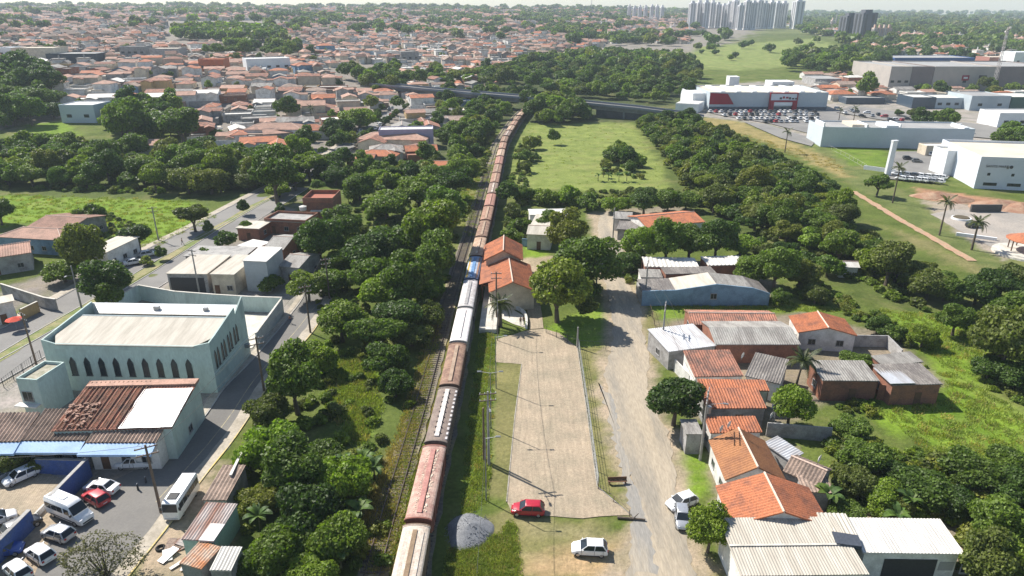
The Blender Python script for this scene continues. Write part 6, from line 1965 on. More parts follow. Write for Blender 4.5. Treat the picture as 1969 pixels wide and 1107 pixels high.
MB().hexa([(-X + 8.2, -Y - .07, h * .70), (-X + 8.9, -Y - .07, h * .70), (-X + 8.9, -Y - .003, h * .70), (-X + 8.2, -Y - .003, h * .70)], [(-X + 8.4, -Y - .07, h * .80), (-X + 9.0, -Y - .07, h * .80), (-X + 9.0, -Y - .003, h * .80), (-X + 8.4, -Y - .003, h * .80)]).build('emblem', STEEL, s)
landmark('the clinic', s.location)
wg, X2, Y2, h2 = block('clinic_wing', 'white stair wing standing out from the clinic', 'wing', 1812, 1848, 338, 42, 9, M_WHT, M_TAN, 0.8)
MB().box(X2, -Y2 + 1, 1.0, X2 + 5.6, Y2 - 1, h2 * .9).build('glazed_link', GL_B, wg)
s, X, Y, h = block('gate_house', 'small cream gatehouse with white frame beside the clinic cars', 'gatehouse', 1778, 1822, 300, 17, 6, W_CREAM, M_WHT, 0.5)
tt = T(1706, 338)
tm = thing('totem_sign', 'tall white totem standing alone on the clinic lawn', 'totem sign', tuple(tt), 0.25)
MB().hexa([(-1.2, -.5, -.5), (1.0, -.5, -.5), (1.0, .5, -.5), (-1.2, .5, -.5)], [(-.8, -.5, 12.3), (1.1, -.5, 12.3), (1.1, .5, 12.3), (-.8, .5, 12.3)]).build('column', M_WHT, tm)
MB().box(-.9, -.62, 12.3, 1.4, .62, 12.8).build('cap', M_WHT, tm)
wall_t = T(1660, 325)
lw = thing('lawn_wall', 'low white angled wall at the corner of the clinic lawn', 'wall', tuple(wall_t), -0.75)
MB().box(0, -.15, -.3, 11, .15, 1.5).build('panel', M_WHT, lw)
# the mall and showrooms
for x0, x1, m, lab in ((1706, 1746, M_MALL, 'beige left section of the long shopping centre'), (1746.6, 1788, M_MALLB, 'dark brown section of the long shopping centre'), (1789, 1912, M_MALL, 'wide beige section of the shopping centre with a red sign'), (1914, 2030, M_MALLB, 'grey-brown end section of the long shopping centre')):
    s, X, Y, h = block('shopping_centre', lab, 'shopping centre', x0, x1, 172, 38, 60, m, M_GRF, 0.8, 'shopping centre sections', wins=3 if m is M_MALL else 0)
    if 'red sign' in lab:
        MB().box(-2.2, -Y - .25, h * .42, 2.6, -Y - .003, h * .66).build('sign', M_RED, s)
        MB().box(-1.2, -Y - .3, h * .50, 1.6, -Y - .255, h * .58).build('sign_mark', M_WHT, s)
        MB().box(X * .42, -Y - .15, h * .5, X * .66, -Y - .003, h * .66).build('sign', DARKM, s)
        landmark('the shopping centre', s.location)
for x0, x1, yb, hp, d, wm, rm, lab, cat, k in (
        (1752, 1796, 208, 18, 18, GL_B, SHEET_W, 'blue glass showroom with a white roof edge', 'showroom', 0),
        (1797, 1862, 208, 17, 18, M_SHOP, SHEET_W, 'grey showroom with a dark window band and white roof', 'showroom', 4),
        (1863, 1938, 212, 24, 24, M_SHOP, M_GRF, 'plain grey-blue showroom hall next to the white roofs', 'showroom', 2),
        (1940, 2010, 212, 22, 24, surf('green_glass', (0.04, 0.10, 0.09), None, .2, 2, .1, rough=.3), SHEET_W, 'dark green glazed showroom at the frame edge', 'showroom', 0),
        (1916, 2010, 246, 25, 16, M_WHT, SHEET_W, 'white framed building behind the dark trees', 'building', 3),
        (1642, 1716, 128, 13, 40, M_BLUE, M_GRF, 'long warehouse with a bright blue wall and grey roof', 'warehouse', 0),
        (1718, 1872, 124, 11, 40, M_BLUE, M_GRF, 'far end of the blue walled warehouse', 'warehouse', 0),
        (1900, 1945, 124, 12, 20, surf('terra_far', (0.35, 0.16, 0.13), None, .2, 2, .1), M_TAN, 'reddish block behind the shopping centre', 'building', 3),
        (1946, 2000, 128, 24, 20, M_WHT, M_WHT, 'bright white block at the frame edge behind the shopping centre', 'building', 3),
        (1626, 1700, 200, 10, 12, GL_B, M_GRF, 'low dark glazed shop beside the orange roofs', 'shop', 0),
        # the old town to the left
        (28, 108, 122, 26, 22, W_CREAM, M_TAN, 'big cream walled building at the edge of the hillside town', 'building', 0),
        (0, 30, 110, 16, 16, M_WHT, M_WHT, 'white building with three dark windows beside the cream block', 'building', 3),
        (92, 188, 124, 18, 26, surf('dark_glazing', (0.05, 0.06, 0.075), None, .2, 2, .15), M_GRF, 'long dark glazed building with a pale roof in the town', 'building', 0),
        (232, 280, 108, 16, 18, W_GREY, SHEET_G, 'grey flat roofed building in the hillside town', 'building', 4),
        (290, 345, 112, 16, 20, W_GREY, M_TAN, 'dark walled hall with a tan roof in the town', 'hall', 0),
        (384, 432, 137, 20, 14, W_TERRA, TILE_N, 'terracotta block with a balcony front among tiled roofs', 'building', 4),
        (476, 560, 136, 22, 18, M_WHT, SHEET_W, 'white stepped building in the middle of the town', 'building', 5),
        (772, 806, 118, 17, 16, W_GREY, SHEET_G, 'square grey block standing above the far roofs', 'building', 3),
        (120, 186, 236, 30, 16, surf('wall_paleblue', (0.52, 0.57, 0.62), None, .3, 3, .1), SHEET_W, 'pale blue house with a bright white roof below the dark trees', 'house', 2),
        (730, 834, 284, 32, 9, W_LILAC, SHEET_W, 'lilac apartment block with a white roof edge by the trees', 'building', 4)):
    s, X, Y, h = block(cat.replace(' ', '_'), lab, cat, x0, x1, yb, hp, d, wm, rm, 0.5, wins=k, winrows=1)
    for w_, ph in (('terracotta', 'the terracotta block'), ('lilac', 'the lilac block'), ('cream walled', 'the cream walled building'), ('white stepped building', 'the white stepped building'), ('bright white roof below', 'the pale blue house'), ('blue wall and', 'the blue warehouse'), ('square grey', 'the square grey block'), ('long dark glazed', 'the dark glazed building')):
        if w_ in lab:
            landmark(ph, s.location)
# distant towers
TW = [surf('tower_grey', (0.62, 0.62, 0.63), (0.54, 0.54, 0.55), .05, 1, .1), surf('tower_pale', (0.74, 0.72, 0.71), (0.64, 0.62, 0.62), .05, 1, .1)]
TWD = surf('tower_dark', (0.115, 0.12, 0.14), (0.095, 0.10, 0.12), .05, 1, .12)
TWG = surf('tower_recess', (0.27, 0.27, 0.285), None, .05, 1, .1)


def tower(x, w, yb, ytop, mat, label, group, recess=TWG, floors=16, ymin=0):
    a = T(x, yb)
    if ymin and a.y < ymin:
        a = Vector((a.x / a.y * ymin, ymin, elev(a.x / a.y * ymin, ymin)))
    d = a.y * math.cos(PITCH) + (CAM_H - a.z) * math.sin(PITCH)
    W = w * d / F_PX; H = (yb - ytop) * d / F_PX * 1.07
    t = thing('apartment_tower', label, 'apartment tower', tuple(a), 0.12, group)
    MB().box(-W / 2, -W / 2, -4, W / 2, W / 2, H).build('wall', mat, t)
    for k in (-.25, .22):
        MB().box(W * k - W * .07, -W / 2 - .5, 3, W * k + W * .07, -W / 2 - .003, H - 2).build('window_bay', recess, t)
    for k in (-.2, .2):
        MB().box(-W / 2 - .5, W * k - W * .08, 3, -W / 2 - .003, W * k + W * .08, H - 2).build('window_bay', recess, t)
        MB().box(W / 2 + .003, W * k - W * .08, 3, W / 2 + .5, W * k + W * .08, H - 2).build('window_bay', recess, t)
    MB().box(-W * .25, -W * .25, H + .003, W * .25, W * .25, H + 4).build('lift_house', mat, t)
    return t


xs = [(1328, 12, 53, 12), (1341, 12, 53, 11), (1354, 12, 54, 11), (1366, 11, 53, 11), (1377, 11, 53, 14), (1388, 11, 53, 16), (1398, 11, 54, 13), (1409, 12, 55, 8), (1420, 11, 57, 16), (1432, 12, 57, 9), (1444, 12, 57, 12), (1455, 12, 55, 8), (1466, 11, 55, 12), (1478, 12, 55, 11), (1490, 12, 54, 12), (1502, 13, 54, 12)]
for i, (x, w, yb, yt) in enumerate(xs):
    tower(x, w * .93, yb, yt, TW[i % 2], 'tall pale tower, %s along the dense cluster on the skyline' % ORD[i], 'cluster of tall towers on the skyline')
t = tower(1529, 17, 55, 9, TW[0], 'tall grey tower standing apart at the end of the cluster', 'cluster of tall towers on the skyline')
landmark('the tower cluster', T(1430, 58))
for i, (x, yt) in enumerate(((1209, 15), (1219, 17), (1229, 16), (1240, 16), (1252, 15), (1262, 15), (1272, 16))):
    tower(x, 6.5, 37, yt, TW[1], 'slim pale tower, %s in the lower row on the skyline' % ORD[i], 'lower row of slim towers on the skyline')
tower(1627, 25, 74, 36, TWD, 'shorter dark grey tower of the dark pair', 'pair of dark towers', DARKM)
tower(1657, 29, 76, 31, TWD, 'taller dark grey tower of the dark pair', 'pair of dark towers', DARKM)
landmark('the dark tower pair', T(1645, 80))
TWO = surf('tower_orange', (0.50, 0.33, 0.26), (0.55, 0.48, 0.43), .08, 1, .1)
for i, x in enumerate((1678, 1687, 1696, 1705)):
    tower(x, 8, 78, 56, TWO, 'low orange and white block, %s beside the dark towers' % ORD[i], 'orange and white blocks', TWG)
tower(1599, 6, 55, 40, TWO, 'small orange block left standing before the dark towers', 'orange and white blocks', TWG)
# masts
STW = surf('mast_paint', (0.50, 0.45, 0.43), None, 1, 4, .1)


def mast(px, yb, ytop, w, label, lattice=True):
    a = T(px, yb); d = a.y * math.cos(PITCH) + (CAM_H - a.z) * math.sin(PITCH)
    H = (yb - ytop) * d / F_PX * 1.06
    t = thing('radio_mast', label, 'radio mast', tuple(a))
    if lattice:
        mb = MB(); W0, W1 = w, w * .35
        c = [(-1, -1), (1, -1), (1, 1), (-1, 1)]
        for x, y in c:
            mb.rod((x * W0, y * W0, 0), (x * W1, y * W1, H), .10, n=5)
        mb.build('mast_leg', STW, t)
        br = MB(); k = 14
        for i in range(k):
            z0, z1 = H * i / k, H * (i + 1) / k; r0 = W0 + (W1 - W0) * i / k; r1 = W0 + (W1 - W0) * (i + 1) / k
            for j in range(4):
                p, q = c[j], c[(j + 1) % 4]
                br.rod((p[0] * r0, p[1] * r0, z0), (q[0] * r1, q[1] * r1, z1), .055, n=4, cap=False)
                br.rod((q[0] * r0, q[1] * r0, z0), (p[0] * r1, p[1] * r1, z1), .055, n=4, cap=False)
        kind(br.build('bracing', STW, t), 'stuff')
        for z, a_ in ((H * .98, 0), (H * .92, 2), (H * .85, 4)):
            MB().rod((math.cos(a_) * w * .6, math.sin(a_) * w * .6, z), (math.cos(a_) * (w * .6 + .8), math.sin(a_) * (w * .6 + .8), z), .9, n=10).build('dish', SHEET_W, t)
            MB().box(-w * .8, -w * .8, z - .9, w * .8, w * .8, z - .75).build('platform', STW, t)
    else:
        MB().rod((0, 0, 0), (0, 0, H), w, w * .4, 8).build('mast', STW, t)


mast(1908, 176, 66, 1.1, 'tall lattice radio mast behind the showrooms')
mast(1137, 20, 0, 1.6, 'lone thin mast on the skyline above the valley town', False)
mast(1605, 55, 30, 1.8, 'slim white water tower near the orange blocks', False)
# round square with gazebo
gz = thing('gazebo', 'round bandstand with an orange tile roof in the stone square', 'gazebo', tuple(T(1975, 488)))
MB().rod((0, 0, -.2), (0, 0, .5), 7.5, 7.4, 28).build('plinth', CONC_L, gz); MB().rod((0, 0, .503), (0, 0, .8), 6.2, 6.1, 28).build('step', CONC_L, gz)
for i in range(8):
    a = math.pi * 2 * i / 8
    MB().rod((4.2 * math.cos(a), 4.2 * math.sin(a), .8), (4.2 * math.cos(a), 4.2 * math.sin(a), 3.8), .14, n=8).build('post', WOODD, gz)
mb = MB(); n = 16; rg = [(5.2 * math.cos(2 * math.pi * i / n), 5.2 * math.sin(2 * math.pi * i / n), 3.7) for i in range(n)]
mb.add(rg + [(0, 0, 5.6)] + [(x, y, 3.58) for x, y, z in rg], [(i, (i + 1) % n, n) for i in range(n)] + [tuple(range(2 * n, n, -1))] + [(n + 1 + i, n + 1 + (i + 1) % n, (i + 1) % n, i) for i in range(n)])
mb.build('roof', TILE_N, gz)
landmark('the bandstand', gz.location)
rd = thing('round_planter', 'round planter with a white rim in the stone square', 'planter', tuple(T(1848, 421)))
MB().rod((0, 0, -.1), (0, 0, .5), 2.6, 2.5, 20).build('rim', M_WHT, rd); MB().rod((0, 0, .503), (0, 0, .7), 2.2, 1.9, 16).build('soil', surf('soil', (.10, .08, .05), None, 1, 4, .3), rd)
pw2 = thing('low_white_wall', 'long low white wall at the grass edge of the stone square', 'wall', tuple(T(1838, 452)), -0.55)
MB().box(0, -.3, -.2, 9.0, .3, .8).build('panel', M_WHT, pw2)
br = thing('bench_wall', 'dark stone screen wall below the red earthworks', 'wall', tuple(T(1865, 407)), 0.0)
MB().box(0, -.3, -.3, 9, .3, 2.2).build('panel', surf('dark_stone', (.09, .085, .08), None, 1, 4, .3), br)
for i, (px, py, r, h) in enumerate(((1800, 378, 9, 1.6), (1840, 385, 7, 1.4), (1915, 395, 11, 1.8), (1960, 400, 10, 1.6))):
    heap('earth_mound', 'mound of red-brown earth, %s from the clinic corner outwards' % ORD[i], 'earth mound', px, py, r * .9, r * .5, h, surf('red_earth', (.30, .16, .10), (.36, .24, .16), .4, 3, .3), 0.2 * i)['group'] = 'mounds of excavated earth'
for px, py, hd, col, lab in ((1870, 437, 10, 'black', 'black car by the round planter in the stone square'), (1745, 308, -15, 'black', 'black car on the clinic car park, near the totem'), (1762, 313, -15, 'grey', 'grey car beside the black car on the clinic car park')):
    car('hatch', col, px, py, hd, lab, up=0.35 if 'clinic' in lab else 0.08)
n = 0
for i in range(9):
    x, y = 1768 + i * 7.2, 293 + i * 2.2
    car('hatch', ['black', 'white', 'grey', 'white', 'black', 'silver', 'white', 'grey', 'black'][i], x, y, 60, '%s car, %s in the slanted row behind the clinic' % (['black', 'white', 'grey', 'white', 'black', 'silver', 'white', 'grey', 'black'][i], ORD[i]), 'clinic car park', up=0.35)
for r_, (x0, y0, k) in enumerate(((1724, 338, 7), (1732, 347, 6))):
    for i in range(k):
        cl = random.choice(['white', 'silver', 'white', 'grey', 'white'])
        car('hatch', cl, x0 + i * 14 + (i * 7 % 3), y0 + i * 1.2, 130, '%s car, %s in the %s row before the clinic wing' % (cl, ORD[i], ['back', 'front'][r_]), 'clinic car park', up=0.35)
rs = random.Random(12)
for r_, (x0, y0, x1, k) in enumerate(((1366, 217, 1575, 22), (1392, 223, 1590, 19), (1420, 230, 1580, 15), (1470, 236, 1560, 9))):
    for i in range(k):
        if rs.random() < .15:
            continue
        cl = rs.choice(['white', 'silver', 'white', 'grey', 'black', 'white', 'silver', 'dred'])
        car('hatch', cl, x0 + (x1 - x0) * i / k + rs.uniform(-1, 1), y0 + rs.uniform(-.3, .3), 90 + rs.uniform(-4, 4), '%s car, %s bay of the %s store row' % (cl, ORD[i], ['first', 'second', 'third', 'last'][r_]), 'store car park', up=0.35)
for i in range(22):
    x = 1612 + i * 11 + rs.uniform(-2, 2); y = 216 + (x - 1612) * .135 + rs.uniform(-5, 6)
    cl = rs.choice(['white', 'silver', 'grey', 'black', 'dred', 'white'])
    car('hatch', cl, x, y, rs.choice([-12, 168, 80]) + rs.uniform(-8, 8), '%s car, %s along the road past the showrooms' % (cl, ORD[i]), 'cars along the showroom road', up=0.4)
for i in range(14):
    p = 0.62 + i * 0.024
    q = ave_a[min(int(len(ave_a) * p), len(ave_a) - 1)]
    cl = rs.choice(['white', 'silver', 'grey', 'white', 'dred'])
    key = ('hatch', cl, True)
    t = copy_tree(_cars[key], (q[0] + rs.choice([-2.6, 2.6]), q[1], lift(*q) + .05), R(120), '%s car, %s up the far avenue' % (cl, ORD[i]))
    t['group'] = 'cars on the far avenue'

# ================================================================ PLANTS: SHAPES
def leaf_mesh(name, P, Nrm, size, mat, aspect=1.0, rng=None):
    """many loose leaf-sized faces"""
    n = len(P)
    rng = rng or np.random.default_rng(1)
    a = rng.normal(size=(n, 3)); t = np.cross(Nrm, a); t /= np.linalg.norm(t, axis=1)[:, None] + 1e-9
    b = np.cross(Nrm, t)
    s = size * rng.uniform(0.65, 1.35, n)[:, None]
    V = np.stack([P - t * s * .5, P + b * s * .32 * aspect, P + t * s * .5 + Nrm * s * .12, P - b * s * .32 * aspect], 1).reshape(-1, 3)
    me = bpy.data.meshes.new(name)
    me.vertices.add(4 * n); me.vertices.foreach_set('co', V.astype(np.float32).ravel())
    me.loops.add(4 * n); me.loops.foreach_set('vertex_index', np.arange(4 * n, dtype=np.int32))
    me.polygons.add(n); me.polygons.foreach_set('loop_start', np.arange(0, 4 * n, 4, dtype=np.int32))
    me.materials.append(mat); me.update()
    return me


def crown_points(seed, n, lobes=16, flat=0.8, lr=(0.30, 0.48), spread=0.62, low=-0.35, gaps=0.0):
    rng = np.random.default_rng(seed)
    d = rng.normal(size=(lobes, 3)); d /= np.linalg.norm(d, axis=1)[:, None]
    d[:, 2] = np.abs(d[:, 2]) * 1.15 + low * rng.random(lobes)
    C = d * spread * rng.uniform(0.6, 1.08, lobes)[:, None]; C[:, 2] *= flat
    C *= np.array([rng.uniform(.8, 1.2), rng.uniform(.8, 1.2), rng.uniform(.9, 1.1)]); C += d * (rng.random(lobes) ** 4)[:, None] * .28
    r = rng.uniform(lr[0], lr[1], lobes)
    C = np.vstack([C, [[0, 0, 0.05]]]); r = np.append(r, 0.55)
    k = rng.choice(len(r), n * 3, p=r ** 2 / (r ** 2).sum())
    e = rng.normal(size=(n * 3, 3)); e /= np.linalg.norm(e, axis=1)[:, None]
    e[:, 2] = np.where(rng.random(n * 3) < 0.35, np.abs(e[:, 2]), e[:, 2])
    P = C[k] + e * (r[k] * (0.78 + 0.42 * rng.random(n * 3) ** 1.6))[:, None] * np.array([1, 1, 0.85])
    dd = np.linalg.norm((P[:, None, :] - C[None]) / np.array([1, 1, 0.85]), axis=2) / r[None]
    dd[np.arange(len(P)), k] = 9
    keep = np.nonzero(dd.min(1) > 0.80)[0][:n]
    P, e = P[keep], e[keep]
    nr = e + rng.normal(size=e.shape) * 0.8 + np.array([0, 0, 0.25])
    nr /= np.linalg.norm(nr, axis=1)[:, None]
    return P, nr, C, r, rng


def make_crown(name, seed, n, size, mat, zc, asp, **kw):
    P, nr, C, r, rng = crown_points(seed, n, **kw)
    P = P * np.array([1, 1, asp]) + np.array([0, 0, zc])
    me = leaf_mesh(name, P, nr, size, mat, 1.2, rng)
    C = C * np.array([1, 1, asp]) + np.array([0, 0, zc])
    return me, C, r


def make_trunk(name, C, zc, seed, thick=0.075):
    rs = random.Random(seed)
    mb = MB()
    fork = Vector((rs.uniform(-.05, .05), rs.uniform(-.05, .05), zc * 0.42))
    mb.rod((0, 0, -0.08), fork, thick * 1.25, thick * .85, 7)
    idx = sorted(range(len(C)), key=lambda i: rs.random())[:6]
    for i in idx:
        c = Vector(C[i])
        m = fork.lerp(c, 0.5) + Vector((rs.uniform(-.06, .06), rs.uniform(-.06, .06), 0.05))
        mb.rod(fork, m, thick * .6, thick * .38, 6, cap=False)
        mb.rod(m, c, thick * .38, thick * .12, 5, cap=False)
    return mb.mesh(name, BARK)


# kinds of broadleaf tree at unit crown radius: (centre height, upright stretch, settings)
FORMS = {'round': (1.12, 0.95, dict(lobes=30, flat=.85, lr=(.2, .42), spread=.66)), 'tall': (1.5, 1.25, dict(lobes=26, flat=.95, spread=.60, lr=(.2, .42))), 'spreading': (0.95, 0.62, dict(lobes=34, flat=.7, spread=.74, lr=(.16, .34))), 'bushy': (0.68, 0.82, dict(lobes=28, flat=.8, low=-.7, lr=(.18, .42), spread=.68))}
TREE_SHAPES = {}
si = 0
NV = 3
for fm, (zc, asp, kw) in FORMS.items():
    for v in range(NV):
        for lod, (n, size) in (('near', (7000, .105)), ('mid', (1900, .18))):
            P0_, nr_, C_, r_, rng_ = crown_points(40 + si * 3 + v, n, **kw)
            C_ = C_ * np.array([1, 1, asp]) + np.array([0, 0, zc])
            trk_m = make_trunk('trunk_%d' % si, C_, zc, si)
            P0_ = P0_ * np.array([1, 1, asp]) + np.array([0, 0, zc])
            base = leaf_mesh('crown_%d' % si, P0_, nr_, size, LEAF_D, 1.2, rng_)
            for ln, lm in (('deep green', LEAF_D), ('mid green', LEAF_M), ('olive green', LEAF_O)):
                me = base if lm is LEAF_D else base.copy()
                me.materials[0] = lm
                TREE_SHAPES[(fm, ln, lod, v)] = (me, trk_m)
            si += 1
SHRUB = [make_crown('shrub_shape_%d' % i, 300 + i, 420, .30, m, .42, .8, lobes=9, low=-.7, lr=(.35, .5))[0] for i, m in enumerate((LEAF_M, LEAF_M, LEAF_O, LEAF_O))]
FARSH = [make_crown('far_tree_shape_%d' % i, 330 + i, 150, .55, m, .8, .85, lobes=9)[0] for i, m in enumerate((LEAF_D, LEAF_D, LEAF_M, LEAF_O))]
MIDSH = [TREE_SHAPES[(f, c, 'mid', v)][0] for f in FORMS for c in ('deep green', 'mid green', 'olive green') for v in range(NV)]


def tuft(seed, n, h, spread, mat):
    rng = np.random.default_rng(seed)
    mb = MB()
    for i in range(n):
        a = rng.uniform(0, 6.28); r = spread * math.sqrt(rng.random()); x, y = r * math.cos(a), r * math.sin(a)
        b = rng.uniform(0, 6.28); l = rng.uniform(.2, .7) * h; hh = h * rng.uniform(.5, 1.1); w = .06 * h + .02
        dx, dy = math.cos(b), math.sin(b)
        mb.add([(x - dy * w, y + dx * w, 0), (x + dy * w, y - dx * w, 0), (x + dx * l * .5 + dy * w * .7, y + dy * l * .5 - dx * w * .7, hh * .7), (x + dx * l, y + dy * l, hh), (x + dx * l * .5 - dy * w * .7, y + dy * l * .5 + dx * w * .7, hh * .7)], [(0, 1, 2, 4), (4, 2, 3)])
    return mb.mesh('tuft_%d' % seed, mat)


TUFT_G = [tuft(1, 40, .34, .8, GRASS), tuft(2, 40, .5, .9, GRASS), tuft(3, 36, .42, .8, GRASS_D)]

# ================================================================ PLANTS: PLACES
TREES = []        # x, y, crown radius, form, colour


def survey_tree(px, py, rpx, form, colr):
    r = 4.0
    for _ in range(5):
        p = T(px, py, FORMS[form][0] * r)
        d = p.y * math.cos(PITCH) + (CAM_H - p.z) * math.sin(PITCH)
        r = rpx * d / F_PX
    TREES.append((p.x, p.y, r, form, colr))


D, M_, O_ = 'deep green', 'mid green', 'olive green'
for px, py, rp, f, c in (
        # dense belt between the street and the railway
        (615, 468, 42, 'round', D), (655, 432, 38, 'round', M_), (702, 478, 52, 'round', D), (760, 468, 55, 'bushy', D), (835, 445, 58, 'round', M_), (855, 392, 48, 'round', D), (805, 362, 42, 'round', M_), (872, 350, 40, 'spreading', D),
        (742, 392, 44, 'bushy', M_), (690, 362, 34, 'bushy', M_), (838, 505, 46, 'round', M_), (785, 545, 50, 'round', M_), (712, 528, 46, 'bushy', D), (735, 562, 46, 'bushy', M_), (825, 548, 42, 'bushy', D), (655, 610, 46, 'round', M_), (716, 640, 50, 'spreading', M_), (770, 600, 46, 'round', D),
        (640, 540, 36, 'bushy', M_), (590, 545, 34, 'round', M_), (520, 545, 24, 'bushy', M_), (790, 640, 40, 'bushy', O_), (740, 690, 42, 'bushy', D), (820, 610, 34, 'bushy', O_), (650, 505, 34, 'bushy', D), (790, 500, 36, 'bushy', M_), (575, 470, 26, 'bushy', D), (890, 330, 34, 'bushy', M_), (840, 335, 34, 'bushy', M_),
        (565, 735, 64, 'round', M_), (612, 690, 44, 'bushy', M_), (560, 690, 34, 'bushy', M_), (520, 790, 46, 'bushy', O_),
        (520, 860, 56, 'bushy', M_), (560, 905, 60, 'round', D), (615, 870, 44, 'bushy', M_), (660, 930, 60, 'bushy', M_), (590, 985, 66, 'bushy', D), (540, 1060, 66, 'bushy', D), (650, 1040, 62, 'bushy', M_), (500, 960, 42, 'bushy', O_), (600, 1095, 56, 'bushy', M_),
        (760, 740, 36, 'bushy', D), (480, 1080, 40, 'bushy', D),
        # plaza and station
        (1073, 562, 56, 'round', O_), (1132, 500, 62, 'round', M_), (1090, 445, 46, 'round', O_), (1120, 556, 36, 'bushy', D), (1128, 590, 24, 'round', O_), (1062, 432, 30, 'bushy', D), (1000, 432, 22, 'bushy', M_), (985, 405, 22, 'bushy', O_), (985, 452, 20, 'bushy', M_),
        # beside the dirt road and the yards
        (1300, 762, 58, 'round', D), (1366, 1020, 47, 'round', M_), (1522, 780, 44, 'round', M_), (1640, 822, 36, 'bushy', M_), (1205, 505, 30, 'bushy', D), (1232, 470, 36, 'round', M_), (1282, 468, 40, 'round', D), (1330, 460, 42, 'round', D), (1380, 462, 38, 'round', D), (1425, 470, 34, 'bushy', M_),
        (1450, 520, 38, 'bushy', M_), (1495, 515, 42, 'round', M_), (1540, 528, 36, 'bushy', O_), (1500, 570, 24, 'bushy', D), (1570, 565, 28, 'bushy', O_), (1650, 690, 34, 'spreading', M_), (1690, 625, 30, 'bushy', D), (1720, 640, 24, 'bushy', M_),
        # thicket at the lower right
        (1668, 880, 46, 'bushy', M_), (1735, 912, 44, 'bushy', D), (1645, 930, 42, 'bushy', O_), (1700, 955, 42, 'bushy', M_), (1785, 940, 54, 'bushy', D), (1880, 905, 58, 'bushy', M_), (1945, 885, 42, 'bushy', M_), (1850, 975, 44, 'bushy', D), (1930, 1010, 66, 'round', M_), (1965, 945, 50, 'bushy', D), (1900, 1085, 56, 'round', O_), (1958, 1090, 50, 'round', M_), (1630, 985, 34, 'bushy', M_), (1730, 975, 30, 'bushy', O_),
        (1935, 665, 60, 'round', O_), (1965, 610, 50, 'round', M_), (1905, 705, 36, 'bushy', D), (1840, 610, 34, 'round', M_), (1925, 545, 46, 'spreading', D), (1965, 540, 42, 'spreading', O_), (1880, 560, 40, 'bushy', D), (1820, 555, 36, 'bushy', M_), (1960, 720, 44, 'bushy', D), (1775, 650, 26, 'bushy', M_), (1880, 640, 20, 'bushy', M_),
        # avenue and the left
        (200, 535, 50, 'round', D), (160, 490, 46, 'round', O_), (120, 520, 34, 'bushy', M_), (370, 412, 36, 'spreading', O_), (262, 450, 30, 'round', D), (175, 410, 24, 'round', D), (155, 450, 26, 'bushy', D), (435, 460, 22, 'round', D), (527, 335, 52, 'round', D), (-5, 400, 30, 'round', D), (20, 505, 18, 'bushy', M_), (20, 885, 36, 'bushy', O_), (70, 895, 22, 'bushy', O_), (505, 535, 20, 'bushy', M_), (280, 500, 14, 'bushy', O_), (210, 575, 26, 'round', D),
        (290, 238, 42, 'bushy', D), (345, 235, 40, 'round', D), (245, 240, 38, 'round', M_), (285, 258, 26, 'bushy', M_), (550, 205, 24, 'round', M_), (650, 245, 34, 'bushy', D), (690, 225, 34, 'bushy', M_), (800, 245, 20, 'bushy', M_), (1180, 298, 24, 'bushy', M_), (1206, 300, 26, 'bushy', D), (1192, 284, 22, 'bushy', M_), (1226, 308, 18, 'bushy', M_), (1164, 316, 15, 'bushy', O_), (1212, 318, 16, 'bushy', M_), (1065, 262, 14, 'round', M_), (1025, 275, 18, 'bushy', O_), (1005, 300, 18, 'bushy', M_), (1010, 320, 16, 'bushy', O_), (1028, 300, 12, 'bushy', D),
        (1008, 372, 24, 'bushy', D), (975, 368, 24, 'round', D), (1050, 378, 24, 'bushy', M_), (1090, 375, 26, 'bushy', M_), (1130, 385, 26, 'bushy', M_), (1185, 390, 28, 'bushy', M_), (1240, 380, 30, 'round', D), (1285, 390, 28, 'bushy', D), (1320, 385, 30, 'bushy', M_),
        (1690, 352, 26, 'spreading', D), (1775, 185, 0.1, 'round', D), (1668, 165, 24, 'round', M_), (1775, 228, 20, 'round', D), (1820, 226, 22, 'round', D), (1945, 250, 26, 'round', D), (1930, 265, 22, 'round', M_), (1965, 268, 24, 'round', D)):
    if rp > 1:
        survey_tree(px, py, rp, f, c)

rg = np.random.default_rng(21)


def fill(px, spacing, rr, forms, cols, keep=1.0):
    P = TP(px)
    xs = [p[0] for p in P]; ys = [p[1] for p in P]
    gx = np.arange(min(xs), max(xs), spacing); gy = np.arange(min(ys), max(ys), spacing)
    X, Y = np.meshgrid(gx, gy); X = X.ravel() + rg.uniform(-.5, .5, X.size) * spacing; Y = Y.ravel() + rg.uniform(-.5, .5, Y.size) * spacing
    k = inside(P, X, Y) & (rg.random(X.size) < keep)
    for x, y in zip(X[k], Y[k]):
        TREES.append((x, y, rg.uniform(*rr), str(rg.choice(forms)), str(rg.choice(cols))))


DMO = [D, D, M_, M_, O_]
fill([(1220, 240), (1300, 232), (1395, 272), (1475, 312), (1580, 372), (1612, 420), (1648, 472), (1708, 526), (1790, 562), (1770, 592), (1700, 556), (1610, 510), (1470, 470), (1385, 425), (1335, 378), (1285, 310), (1240, 270)], 5.0, (3.0, 4.8), ['spreading', 'spreading', 'bushy', 'round'], [D, M_, O_, O_])
fill([(-30, 288), (120, 283), (280, 308), (470, 308), (560, 318), (640, 335), (560, 392), (440, 375), (330, 372), (150, 366), (-30, 360)], 7.5, (3.8, 6.0), ['round', 'spreading', 'bushy'], DMO)
fill([(-60, 140), (50, 140), (105, 190), (112, 240), (-60, 258)], 10, (5.5, 8.2), ['round', 'bushy'], [D, D, D])
fill([(335, 62), (440, 55), (545, 68), (545, 84), (440, 80), (340, 78)], 13, (6, 8.5), ['bushy', 'round'], [D, D, M_])
fill([(210, 215), (260, 205), (340, 205), (378, 240), (372, 268), (220, 262)], 8, (4, 6.5), ['bushy', 'round'], [D, M_, M_])
